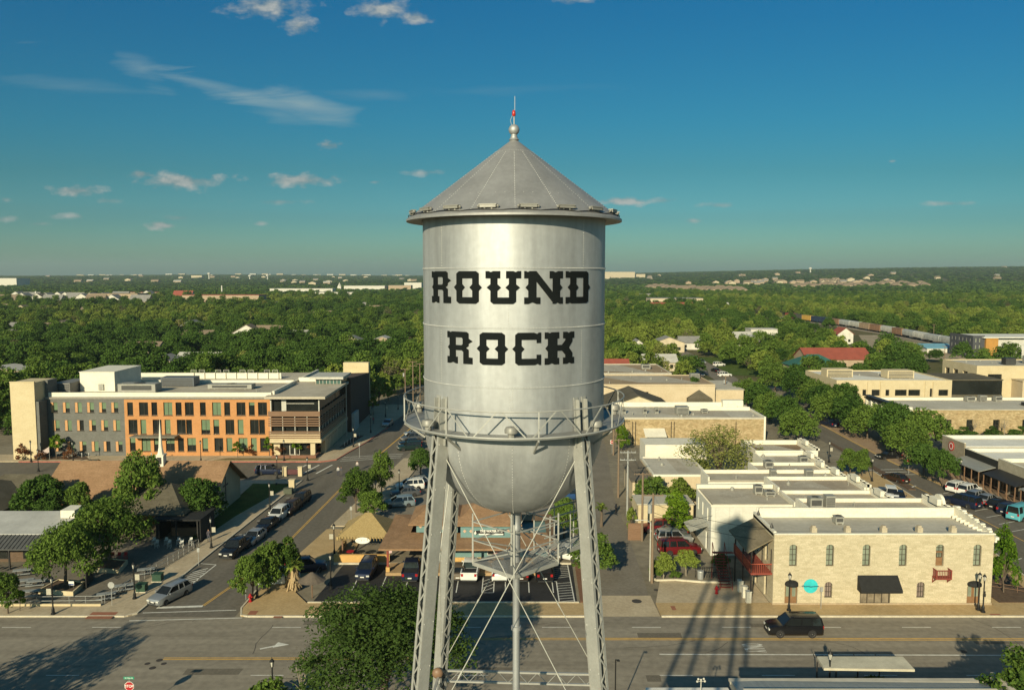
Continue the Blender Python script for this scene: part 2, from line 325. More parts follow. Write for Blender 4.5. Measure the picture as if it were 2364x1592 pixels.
# lawns and beds
pave('lawn', [(-43.0, 104), (-41.2, 104), (-40.3, 113.4), (-37.0, 131.4), (-43.6, 131.6), (-42.9, 113)], M_GRASS, 0.155)
pave('lawn', [(-75, 90), (-66, 90), (-66, 106), (-75, 106)], M_GRASS, 0.05)
pave('planting_bed', [(-56.5, 148.6), (-37, 148.6), (-37, 150.2), (-54.5, 150.2)], mat('bed_grass', (0.11, 0.085, 0.03), 0.95, col2=(0.20, 0.15, 0.06), scale=1.2, fine=0.3), 0.2)
pave('planting_bed', [(-94.5, 149.2), (-80.5, 149.2), (-82.5, 151.6), (-93.5, 151.6)], M_MULCH, 0.2)
pave('planting_bed', [(52.2, 82.6), (56.8, 82.6), (57.6, 88), (60.0, 99), (52.2, 99)], M_MULCH, 0.2)
pave('planting_bed', [(-35.2, 160), (-34.0, 160), (-32.4, 172), (-34.2, 172)], M_MULCH, 0.2)
pave('mulch_strip', [(7.35, 83.0), (8.2, 83.0), (9.6, 97), (7.7, 97)], mat('mulch_red', (0.17, 0.085, 0.045), 0.95, scale=2, fine=0.3), 0.1)
sheet('patio', [(-64, 82.3), (-43.6, 82.3), (-41.9, 93), (-40.9, 100.2), (-42.2, 103), (-47.5, 103), (-64, 93)], 0.05, mat('patio_surface', (0.135, 0.115, 0.085), 0.9, col2=(0.19, 0.165, 0.125), scale=0.3, fine=0.15))
pave('planting_bed', [(65.0, 128), (66.2, 128), (67.1, 165), (66.4, 165)], M_MULCH, 0.16)
sheet('church_lot', [(-75, 118), (-68, 112), (-68, 134), (-80, 134)], 0.01, M_ASPH)
# far streets, railway ground, gravel yards, clearings
sheet('far_street', [(66.6, 232), (74.6, 232), (77.5, 280), (80, 340), (84, 420), (78, 420), (74, 340), (69.2, 280)], 0.012, MATS['asphalt_alley'])
sheet('gravel_yard', [(150, 330), (206, 332), (212, 400), (218, 470), (205, 470), (182, 410), (150, 372)], 0.02, M_DIRT)
sheet('rail_bed', [(222, 300), (232, 300), (230, 420), (237, 480), (238, 590), (233, 700), (215, 700), (222, 590), (221, 480), (215, 420)], 0.03, mat('ballast', (0.23, 0.19, 0.14), 0.95, col2=(0.31, 0.26, 0.19), scale=0.3, fine=0.2))
sheet('unseen_dark_ground', [(-90, -60), (90, -60), (90, 58.4), (-90, 58.4)], 0.0, MATS['asphalt_alley'])  # unseen asphalt sheet, added to cut ground bounce onto the tank bowl
sheet('verge', [(60, 264), (68.8, 280), (74, 342), (62, 342)], 0.0, M_GRASS); sheet('verge', [(78, 280), (90, 275), (92, 342), (80.5, 342)], 0.0, M_GRASS)
# painted markings
ln = MB(); yl = MB()
def stripe(mb, p, q, w=0.13, z=0.010):
    d = Vector((q[0] - p[0], q[1] - p[1])); n = Vector((-d.y, d.x)).normalized() * w / 2
    mb.quad((p[0] + n.x, p[1] + n.y, z), (p[0] - n.x, p[1] - n.y, z), (q[0] - n.x, q[1] - n.y, z), (q[0] + n.x, q[1] + n.y, z))
for y in (74.18, 74.50): stripe(yl, (9, y), (54, y - 0.1), 0.14)
for y in (70.2, 70.5): stripe(yl, (-32, y), (-8, y), 0.12)
for y in (74.18, 74.50): stripe(yl, (-9, y), (9, y), 0.11)
for x in range(-60, 60, 9):
    if -40 < x < -28: continue
    stripe(ln, (x, 76.9), (x + 2.9, 76.9), 0.11); stripe(ln, (x + 1, 67.3), (x + 3.9, 67.3), 0.10)
stripe(ln, (13.7, 71.22), (62, 70.9), 0.17)
stripe(ln, (-37.6, 81.6), (-32.9, 82.0), 0.45, 0.014); stripe(ln, (-38.5, 80.3), (-29.0, 81.0), 0.14, 0.014); stripe(ln, (-39.0, 78.4), (-27.7, 79.1), 0.14)
for o in (0, 2.6): stripe(ln, (54.2 + o, 79.0), (57.5 + o, 69.0), 0.25)
yo = [(-32.9, 82.1), (-31.4, 89.3), (-29.6, 101.9), (-28.05, 133.0)]
for a, b in zip(yo[:-1], yo[1:]):
    for d in (-0.11, 0.11): stripe(yl, (a[0] + d, a[1]), (b[0] + d, b[1]), 0.1)
yo = [(-26.5, 150), (-23.9, 175), (-20.5, 215)]
for a, b in zip(yo[:-1], yo[1:]): stripe(yl, a, b, 0.25)
for i in range(7):                          # hatched island by the kerb of the left street
    y = 87.2 + i * 0.75; stripe(ln, (-37.9, y), (-36.2 - i * 0.05, y + 1.3), 0.16)
stripe(ln, (-36.6, 87.3), (-36.0, 94.2), 0.14); stripe(ln, (-38.0, 94.6), (-36.0, 94.2), 0.14)
for p in ((-36.2, 99.6), (-35.8, 105.5), (-35.3, 111.6), (-34.9, 117.5), (-34.5, 123.5)): stripe(ln, (p[0] - 1.3, p[1]), (p[0] + 0.1, p[1]), 0.12); stripe(ln, (p[0], p[1] - 1.2), (p[0] + 0.1, p[1] + 1.2), 0.12)
for i in range(3): stripe(ln, (-39.6 + i * 2.4, 139.0), (-38.2 + i * 2.4, 145.5), 0.3)
for i in range(3): stripe(ln, (-32.6, 148.5 + i * 1.6), (-21.5, 151.5 + i * 1.6), 0.2)
for x in (-17.9, -14.7, -12.0, -9.0, -6.2, -3.35, -0.75, 1.9, 4.6): stripe(ln, (x, 85.6), (x, 90.4), 0.11, 0.018)
for i in range(4): stripe(ln, (-3.3, 85.9 + i), (-2.1, 87.1 + i), 0.09, 0.018)
stripe(ln, (-2.05, 85.6), (-2.05, 90.4), 0.11, 0.018); stripe(ln, (-3.3, 85.6), (-2.05, 85.6), 0.1, 0.018)
for i in range(8): stripe(ln, (3.1, 89.2 + i * 0.75), (6.7, 90.4 + i * 0.55), 0.09, 0.018)
stripe(ln, (5.1, 82.9), (5.1, 88.9), 0.12, 0.018); stripe(ln, (3.0, 88.9), (5.1, 88.9), 0.1, 0.018); stripe(ln, (6.75, 82.9), (6.75, 94), 0.12, 0.018)
for i in range(8): stripe(ln, (5.15, 83.2 + i * 0.72), (6.7, 83.5 + i * 0.72), 0.09, 0.018)
for i in range(3): stripe(ln, (64.2, 137.8 + i * 1.9), (71.4, 138.4 + i * 1.9), 0.22)
stripe(ln, (65.0, 136.4), (67.5, 135.2), 0.2); stripe(ln, (66.0, 129.5), (67.6, 130.8), 0.3)
for i in range(9): stripe(ln, (69.6 - 0.15 * i, 126 - i * 3.2), (72.8 - 0.05 * i, 127.6 - i * 3.2), 0.12)
for i in range(6): stripe(ln, (60.0 - i * .4, 106 - i * 4), (64.6 - i * .4, 108.4 - i * 4), 0.14)
for b, a in zip([(69.4, 101), (69.2, 118), (68.6, 135)], [(69.2, 118), (68.6, 135), (68.3, 137)]): stripe(yl, (a[0] - 1.6, a[1]), (b[0] - 1.6, b[1]), 0.14)
for i in range(6): stripe(ln, (-12.5 + i * 2.5, 134), (-15.5 + i * 2.5, 139), 0.1, 0.02)
# turn arrow on the left of the main road
ar = [G(600, 1497), G(625, 1492), G(645, 1488)]
for a, b in zip(ar[:-1], ar[1:]): stripe(ln, a, b, 0.24)
p = ar[-1]; ln.quad((p[0] - 0.5, p[1] - 0.55, 0.011), (p[0] + 0.9, p[1] + 0.1, 0.011), (p[0] - 0.3, p[1] + 0.6, 0.011))
struct('road_markings_white', ln, M_LINE); struct('road_markings_yellow', yl, M_YEL)
def flat_text(txt, size, m, name, loc, rz=0.0, rx=0.0, ext=0.0, parent=None, sx=1.0, bold=0.0, kind=None):
    cu = bpy.data.curves.new(name, 'FONT'); cu.body = txt; cu.size = size; cu.extrude = ext; cu.offset = bold; cu.align_x = 'CENTER'; cu.align_y = 'CENTER'
    tmp = bpy.data.objects.new(name, cu); COL.objects.link(tmp)
    dg = bpy.context.evaluated_depsgraph_get(); me = bpy.data.meshes.new_from_object(tmp.evaluated_get(dg)); me.name = name
    bpy.data.objects.remove(tmp); bpy.data.curves.remove(cu)
    me.transform(Matrix.Diagonal((sx, 1, 1, 1))); me.materials.clear(); me.materials.append(m)
    o = link(bpy.data.objects.new(name, me)); o.rotation_euler = (rx, 0, rz)
    off = Vector((0, 0, 0))
    if parent is not None:
        r = parent
        while r.parent: r = r.parent
        off = WL.get(r.name, off); o.parent = parent
    o.location = Vector(loc) - off
    if kind: o['kind'] = kind
    return o
o = flat_text('ONLY', 1.05, M_LINE, 'road_lettering', (22.75, 72.5, 0.012), -PI / 2, kind='structure', bold=0.012); o.scale = (0.62, 2.6, 1)
k = MB()
for px, py, r in ((1470, 1387, .55), (1535, 1361, .35), (1515, 1361, .3), (368, 1523, .3), (352, 1541, .3), (340, 1531, .25), (378, 1531, .25), (1680, 1372, .35), (2225, 1503, .3)):
    x, y = G(px, py); k.lathe([(r, 0.0145), (0.01, 0.0146)], 12, (x, y))
struct('manhole_covers', k, mat('manhole_iron', (0.05, 0.042, 0.035), 0.8))
k = MB()
for a, b in (((195, 1427), (272, 1413)), ((1548, 1399), (1562, 1407)), ((2285, 1417), (2315, 1421)), ((577, 1410), (590, 1418)), ((630, 1425), (652, 1422))):
    p = G(*a, 0.14); q = G(*b, 0.14); k.quad((p[0], min(p[1], q[1]), 0.134), (q[0], min(p[1], q[1]), 0.134), (q[0], max(p[1], q[1]) + .15, 0.134), (p[0], max(p[1], q[1]) + .15, 0.134))
struct('tactile_paving', k, mat('tactile_red', (0.28, 0.11, 0.06), 0.9))

M_PATCH = mat('asphalt_patch', (0.115, 0.098, 0.072), 0.9, col2=(0.16, 0.138, 0.10), scale=0.5, fine=0.15)
rq = random.Random(5)
for k in range(9):
    x = rq.uniform(-50, 50); y = rq.uniform(64.5, 78); w = rq.uniform(1.2, 5); h = rq.uniform(.5, 1.2); sheet('asphalt_patch', [(x, y), (x + w, y), (x + w + .1, y + h), (x, y + h)], .004, M_PATCH)
ck = MB()
for k in range(26):
    x, y = (rq.uniform(-55, 55), rq.uniform(64, 79)) if k < 18 else (rq.uniform(-36, -25), rq.uniform(84, 150)); a = rq.choice((0, 0, PI / 2)) + rq.uniform(-.2, .2)
    for q in range(rq.randint(4, 14)):
        x2, y2 = x + math.cos(a) * .7, y + math.sin(a) * .7
        if not (63.8 < y2 < 79.3 or (k >= 18 and -36 < x2 < -25)): break
        stripe(ck, (x, y), (x2, y2), .05, .0085); x, y = x2, y2; a += rq.uniform(-.35, .35)
struct('road_cracks', ck, mat('crack_sealant', (0.045, 0.04, 0.034), 0.8))
# ---------------------------------------------------------------- water tower
TX, TY = 0.05, 20.0
TW = thing('water_tower', 'tall silver riveted water tower lettered ROUND ROCK with cone roof and four lattice legs', 'water tower', (TX, TY, 0))
M_SIL = mat('silver_paint', (0.405, 0.412, 0.402), 0.58, 0.58, var=0.22, scale=0.8, stretch=(2.2, 2.2, 0.3), bump=0.05, fine=0.05)
M_SILR = mat('silver_roof_paint', (0.33, 0.325, 0.31), 0.55, 0.5, var=0.12, scale=1.1, fine=0.06)
M_STL = mat('painted_steel', (0.39, 0.385, 0.345), 0.5, 0.35, var=0.12, scale=2.0, fine=0.06)
M_STLD = mat('galvanised_grating', (0.30, 0.30, 0.28), 0.55, 0.5, var=0.15, scale=2.0)
M_LET = mat('black_lettering', (0.007, 0.009, 0.009), 0.8, scale=2, spec=0.12)
TR = 2.26; ZB, ZE = 31.30, 36.42
tank = MB(); prof = [(TR * 0.02, ZB - TR * 1.0)]
for i in range(1, 15):
    t = PI / 2 * i / 14; prof.append((TR * math.sin(t), ZB - TR * math.cos(t)))
prof += [(TR, z) for z in np.linspace(ZB + 0.1, ZE, 8)]
tank.lathe(prof, 96, (TX, TY)); tk = tank.build('tank', M_SIL, TW, 40)
seam = MB()                                  # lapped plates and rows of rivet heads
def ring(mb, r, z0, z1, dr, n=96):
    mb.lathe([(r, z0), (r + dr, z0), (r + dr, z1), (r, z1)], n, (TX, TY))
ZS = [32.52, 33.86, 35.20]
for z in ZS: ring(seam, TR - 0.004, z - 0.055, z, 0.014)
ring(seam, TR - 0.004, ZB - 0.05, ZB + 0.05, 0.02)
seam.build('plate_seam', M_SIL, tk, 30)
riv = MB()
def rivet(p, n, s=0.011):
    p = Vector(p); n = Vector(n).normalized(); a = n.orthogonal().normalized(); b = n.cross(a)
    vs = [p + (a * math.cos(2 * PI * k / 5) + b * math.sin(2 * PI * k / 5)) * s for k in range(5)] + [p + n * s * 0.9]
    riv.add(vs, [(k, (k + 1) % 5, 5) for k in range(5)])
def pol(phi, r): return TX + r * math.sin(phi), TY - r * math.cos(phi)
for z in ZS:
    for k in range(230):
        ph = -1.75 + 3.5 * k / 229; x, y = pol(ph, TR + 0.010); rivet((x, y, z - 0.028), (math.sin(ph), -math.cos(ph), 0))
def vseam(ph, z0, z1, dbl=False):
    n = int((z1 - z0) / 0.062)
    for k in range(n):
        for d in ((-0.014, 0.014) if dbl else (0,)):
            x, y = pol(ph + d, TR + 0.003); rivet((x, y, z0 + 0.062 * k + 0.03), (math.sin(ph), -math.cos(ph), 0))
for ph in (-0.83, 0.78): vseam(ph, ZS[2], ZE - 0.12); vseam(ph - 0.02, ZS[0], ZS[1] - 0.05)
vseam(-0.055, ZS[1], ZS[2] - 0.05); vseam(-0.03, ZB + 0.05, ZS[0] - 0.05, True)
for ph in (-0.62, -0.02, 0.60, -1.3, 1.3):
    for k in range(44):
        t = PI / 2 * (1 - k / 46.0) ; x, y = pol(ph, (TR + 0.003) * math.sin(t)); rivet((x, y, ZB - (TR + 0.003) * math.cos(t)), (math.sin(ph) * math.sin(t), -math.cos(ph) * math.sin(t), -math.cos(t)), 0.013)
riv.build('rivets', mat('rivet_paint', (0.72, 0.70, 0.63), 0.4, 0.5), tk, kind='stuff')
roof = MB(); RE, ZR, ZA = 2.66, 36.36, 38.30
roof.lathe([(RE, ZR - 0.05), (RE, ZR), (0.10, ZA), (0.09, ZA + 0.10)], 16 * 6, (TX, TY)); roof.lathe([(TR + 0.02, ZR - 0.02), (RE, ZR - 0.05)], 96, (TX, TY))
rf = roof.build('roof', M_SILR, TW, 30)
riv = MB(); rs = math.sqrt((RE - .1) ** 2 + (ZA - ZR) ** 2)
for k in range(16):
    ph = 2 * PI * (k + 0.02) / 16
    for j in range(34):
        t = 0.05 + 0.8 * j / 34; r = RE + (0.1 - RE) * t; x, y = pol(ph, r); z = ZR + (ZA - ZR) * t
        rivet((x, y, z + 0.002), (math.sin(ph) * .6, -math.cos(ph) * .6, .8), 0.0125)
for k in range(60):
    ph = 2 * PI * k / 60; x, y = pol(ph, 0.48); rivet((x, y, ZR + (ZA - ZR) * (RE - 0.48) / (RE - .1) + .002), (math.sin(ph) * .6, -math.cos(ph) * .6, .8), 0.008)
    if k % 3: x, y = pol(ph, 2.0); rivet((x, y, ZR + (ZA - ZR) * (RE - 2.0) / (RE - .1) + .002), (math.sin(ph) * .6, -math.cos(ph) * .6, .8), 0.009)
riv.build('rivets', MATS['rivet_paint'], rf, kind='stuff')
sm = MB()
for k in range(0):
    ph = 2 * PI * (k + 0.02) / 16; a = pol(ph, RE - .02); b = pol(ph, .12); sm.beam((a[0], a[1], ZR + .012), (b[0], b[1], ZA), 0.05, 0.004)
fin = MB(); fin.lathe([(0.10, ZA), (0.13, ZA + 0.03), (0.085, ZA + 0.08), (0.07, ZA + 0.16)], 20, (TX, TY)); fin.ball((TX, TY, ZA + 0.27), 0.135, 10)
fi = fin.build('finial', M_SIL, TW, 40)
mst = MB(); mst.tube([(TX, TY, ZA + 0.4), (TX, TY, ZA + 0.62)], 0.014, 6); mst.tube([(TX + 0.02, TY, ZA + 0.6), (TX + 0.02, TY, ZA + 1.08)], 0.006, 5); mst.tube([(TX - .06, TY - .02, ZA + 0.38), (TX - 0.09, TY - .02, ZA + .5), (TX - 0.03, TY, ZA + .64)], 0.006, 5)
mst.build('antenna', M_STL, TW)
bc = MB(); bc.lathe([(0.03, ZA + .60), (0.045, ZA + .62), (0.045, ZA + .66)], 10, (TX - .005, TY)); bc.lathe([(0.042, ZA + .66), (0.042, ZA + .71), (0.02, ZA + .745), (0.001, ZA + .75)], 10, (TX - .005, TY)); bc.build('beacon', mat('beacon_red', (0.45, 0.03, 0.02), 0.25), TW, 40)
# floodlights round the eave
lamp_h = MB()
M_LAMP = mat('lamp_housing', (0.27, 0.26, 0.225), 0.5, 0.2)
for k in range(18):
    ph = 2 * PI * (k + 0.35) / 18; x, y = pol(ph, RE - 0.12); d = Vector((math.cos(ph), math.sin(ph), 0)); c = Vector((x, y, ZR + 0.15))
    mb = MB(); mb.beam(c - d * 0.18, c + d * 0.18, 0.09, 0.06); mb.beam(c - d * 0.20 + Vector((0, 0, .035)), c + d * 0.20 + Vector((0, 0, .035)), 0.11, 0.02); mb.beam(c - Vector((0, 0, .09)) - d * .08, c - d * .08, 0.03, 0.03, (1, 0, 0)); mb.beam(c - Vector((0, 0, .09)) + d * .08, c + d * .08, 0.03, 0.03, (1, 0, 0))
    for s in (-1, 1): mb.ball(c + d * (0.22 * s), 0.035, 4)
    mb.build('floodlight', M_LAMP, TW)
cb = MB(); pts = []
for k in range(145):
    ph = 2 * PI * k / 144; x, y = pol(ph, RE - 0.06); pts.append((x, y, ZR + 0.05 + 0.035 * abs(math.sin(9 * ph + 1.2))))
cb.tube(pts, 0.012, 5, False); cb.build('cable', mat('black_cable', (0.02, 0.02, 0.02), 0.6), TW)
# balcony: floor, two hoops, zigzag bracing, lamps
RB = 2.76; ZF, ZT = 31.42, 32.02
bal = MB(); bal.lathe([(TR + .01, ZF - .03), (RB, ZF - .03), (RB, ZF), (TR + .01, ZF)], 96, (TX, TY)); bl = bal.build('balcony_floor', M_STLD, TW, 30)
hp = MB()
for z, r in ((ZT, 0.017), (ZF + 0.01, 0.024)):
    hp.tube([(*pol(2 * PI * k / 96, RB), z) for k in range(97)], r, 6, False)
hp.build('balcony_hoop', M_STL, bl, 40)
zz = MB(); nb = 26
for k in range(nb):
    a = 2 * PI * (k - .5) / nb; b = 2 * PI * (k + 0.5) / nb
    p, q = (ZF, ZT) if k % 2 else (ZT, ZF)
    A1 = (*pol(a + (0.02), RB), p); B1 = (*pol(b - 0.02, RB), q); zz.beam(A1, B1, 0.012, 0.028)
for k in range(8):
    ph = 2 * PI * (k + .25) / 8; zz.beam((*pol(ph, RB), ZF), (*pol(ph, RB), ZT), .03, .03)
for k in range(8):
    ph = 2 * PI * (k + .25) / 8; zz.beam((*pol(ph, RB), ZF - .05), (*pol(ph, TR), ZF - .42), .035, .05)
zz.build('balcony_bracing', M_STL, bl)
for ph in (-0.86, -0.025, 0.80, -1.9, 1.75, 2.8):
    mb = MB(); x, y = pol(ph, RB - 0.12); mb.tube([(x, y, ZF), (x, y, ZF + 0.10)], 0.08, 8); mb.lathe([(0.05, ZF + .10), (0.15, ZF + .12), (0.15, ZF + 0.20), (0.12, ZF + 0.25), (0.02, ZF + .255)], 12, (x, y)); mb.build('floodlight', M_LAMP, TW, 40)
# four lattice legs
LA = R(42)
def legpos(a, z): r = 2.33 + (31.15 - z) * 0.1135; return Vector((TX + r * math.cos(a), TY + r * math.sin(a), z))
legang = [PI + LA, PI + LA + PI / 2, LA, LA + PI / 2]
for a in legang:
    top, bot = legpos(a, 32.55), legpos(a, 0.0); rdir = Vector((math.cos(a), math.sin(a), 0)); tdir = Vector((-math.sin(a), math.cos(a), 0)); rad2 = (top - bot)
    topm = legpos(a, 31.35)
    w, d = 0.15, 0.25                          # half depth along the radius, width along the tangent
    mb = MB(); ax = (topm - bot).normalized()
    for s in (-1, 1):                           # two channels: web and two flanges
        mb.beam(bot + tdir * (s * d / 2), topm + tdir * (s * d / 2), 0.02, 2 * w, tuple(rdir)) if False else None
        b0, t0 = bot + tdir * (s * d / 2), topm + tdir * (s * d / 2)
        mb.beam(b0, t0, 0.022, 2 * w, tuple(rdir))
        for q in (-1, 1): mb.beam(b0 + rdir * (q * w) - tdir * (s * 0.028), t0 + rdir * (q * w) - tdir * (s * 0.028), 0.07, 0.022, tuple(rdir))
    lg = mb.build('leg', M_STL, TW)
    lc = MB(); n = 110; ln_ = (topm - bot).length
    for q in (-1, 1):
        for k in range(n):
            t0, t1 = k / n, (k + 1) / n; s = 1 if k % 2 else -1
            lc.beam(bot.lerp(topm, t0) + rdir * (q * (w + .016)) + tdir * (s * (d / 2 - .03)), bot.lerp(topm, t1) + rdir * (q * (w + .016)) - tdir * (s * (d / 2 - .03)), 0.035, 0.012, tuple(rdir))
    lc.build('leg_lacing', M_STL, lg)
    bt = MB()
    for k in range(60):
        for q in (-1, 1):
            for s in (-1, 1):
                c = bot.lerp(topm, (k + .5) / 60) + tdir * (s * (d / 2 + .012)) + rdir * (q * (w - .02))
                if k % 2: bt.ball(c, 0.016, 3)
    bt.build('bolts', MATS['rivet_paint'], lg, kind='stuff')
    gp = MB()                                    # plates that carry the tank on the leg
    x0 = TR + 0.02
    for s in (-1, 1):
        c = Vector((TX, TY, 0)) + rdir * (x0 + 0.0) + tdir * (s * 0.13)
        gp.beam(c + Vector((0, 0, 31.05)) + rdir * .06, c + Vector((0, 0, 32.2)) - rdir * .01, 0.14, 0.02, tuple(rdir)); gp.beam(c + Vector((0, 0, 31.05)) + rdir * .12, c + Vector((0, 0, 32.15)) + rdir * .05, 0.02, 0.12, tuple(rdir))
    gp.build('leg_bracket', M_STL, lg)
# struts between the legs, tie rods with turnbuckles, riser pipe
for z in (23.35, 11.6):
    for i in range(4):
        st = MB(); p, q = legpos(legang[i], z), legpos(legang[(i + 1) % 4], z); 
        for s in (-.16, .16): st.beam(p + Vector((0, 0, s)), q + Vector((0, 0, s)), 0.07, 0.05)
        for k in range(16):
            st.beam(p.lerp(q, k / 16) + Vector((0, 0, -.16 if k % 2 else .16)), p.lerp(q, (k + 1) / 16) + Vector((0, 0, .16 if k % 2 else -.16)), 0.03, 0.01)
        st.build('strut', M_STL, TW)
for i in range(4):
    for (za, zb) in ((31.0, 23.6), (23.2, 11.8), (11.4, 0.6)):
        for p, q in ((legpos(legang[i], za), legpos(legang[(i + 1) % 4], zb)), (legpos(legang[(i + 1) % 4], za), legpos(legang[i], zb))):
            tr_ = MB(); tr_.tube([p, q], 0.012, 6); m_ = p.lerp(q, 0.72)
            d_ = (q - p).normalized(); tr_.tube([m_ - d_ * .10, m_ + d_ * .10], 0.022, 6); tr_.build('tie_rod', mat('rod_paint', (0.46, 0.45, 0.39), 0.5, 0.2), TW)
rp_ = MB(); rp_.lathe([(0.22, 29.12), (0.15, 29.0), (0.12, 28.95), (0.12, 28.6), (0.13, 28.58), (0.13, 28.5), (0.105, 28.48), (0.105, 27.5), (0.092, 27.4), (0.092, 25.95), (0.13, 25.94), (0.13, 25.84), (0.092, 25.83), (0.092, 0.0)], 20, (TX + .06, TY)); rp_.build('riser_pipe', M_SIL, TW, 40)
rk = MB(); rk.tube([(TX - 0.06, TY - .3, 29.05), (TX - 0.06, TY - .3, 27.5)], 0.03, 8); rk.build('downpipe', M_STL, TW)
# small diamond platform round the riser with its rails, and the walkway to a rear leg
ZP = 27.62; PC = [(-1.06, -0.04), (0.0, -1.0), (1.14, -0.02), (0.06, 1.05)]
pf = MB(); pts = [(TX + a, TY + b) for a, b in PC]
for i in range(4):
    a, b = pts[i], pts[(i + 1) % 4]; pf.beam((*a, ZP), (*b, ZP), 0.03, 0.10)
pl = pf.build('platform', M_STL, TW)
gr = MB()
for k in range(25):
    t = (k + .5) / 25
    a = Vector((*pts[0], ZP + .04)).lerp(Vector((*pts[1], ZP + .04)), t); b = Vector((*pts[3], ZP + .04)).lerp(Vector((*pts[2], ZP + .04)), t); gr.beam(a, b, 0.03, 0.01)
for k in range(9):
    t = (k + .5) / 9
    a = Vector((*pts[1], ZP + .03)).lerp(Vector((*pts[2], ZP + .03)), t); b = Vector((*pts[0], ZP + .03)).lerp(Vector((*pts[3], ZP + .03)), t); gr.beam(a, b, 0.012, 0.01)
gr.build('grating', M_STLD, pl)
rl = MB()
for i in range(4):
    a, b = pts[i], pts[(i + 1) % 4]
    rl.beam((*a, ZP), (*a, ZP + 1.32), 0.04, 0.04)
    for h in (0.62, 1.1): rl.beam((*a, ZP + h), (*b, ZP + h), 0.025, 0.03)
    rl.beam((*a, ZP + .05), (*b, ZP + .62), .012, .03)
rl.build('railing', M_STL, pl)
wk = MB(); w0 = Vector((TX + .6, TY + .5, ZP)); w1 = legpos(legang[2], ZP)
sd = (w1 - w0).normalized().cross(Vector((0, 0, 1)))
for s in (-.3, .3):
    wk.beam(w0 + sd * s, w1 + sd * s, .03, .10)
    for h in (0.55, 1.05): wk.beam(w0 + sd * s + Vector((0, 0, h)), w1 + sd * s + Vector((0, 0, h)), .025, .03)
    for t in (0.1, 0.5, 0.9): wk.beam(w0.lerp(w1, t) + sd * s, w0.lerp(w1, t) + sd * s + Vector((0, 0, 1.1)), .03, .03)
for k in range(22): c = w0.lerp(w1, (k + .5) / 22) + Vector((0, 0, .03)); wk.beam(c - sd * .3, c + sd * .3, .045, .01)
wk.build('walkway', M_STL, TW)
# the round siren-like floodlight on the rear left leg
fl = MB(); c = legpos(legang[3], 23.6) + Vector((-.06, -.32, 0)); fl.ball(c, 0.16, 8, (1, .7, 1)); fl.tube([c, c + Vector((0, .3, .05))], .04, 6); fo = fl.build('floodlight', mat('lamp_brown', (0.20, 0.12, 0.07), 0.5), TW, 40)
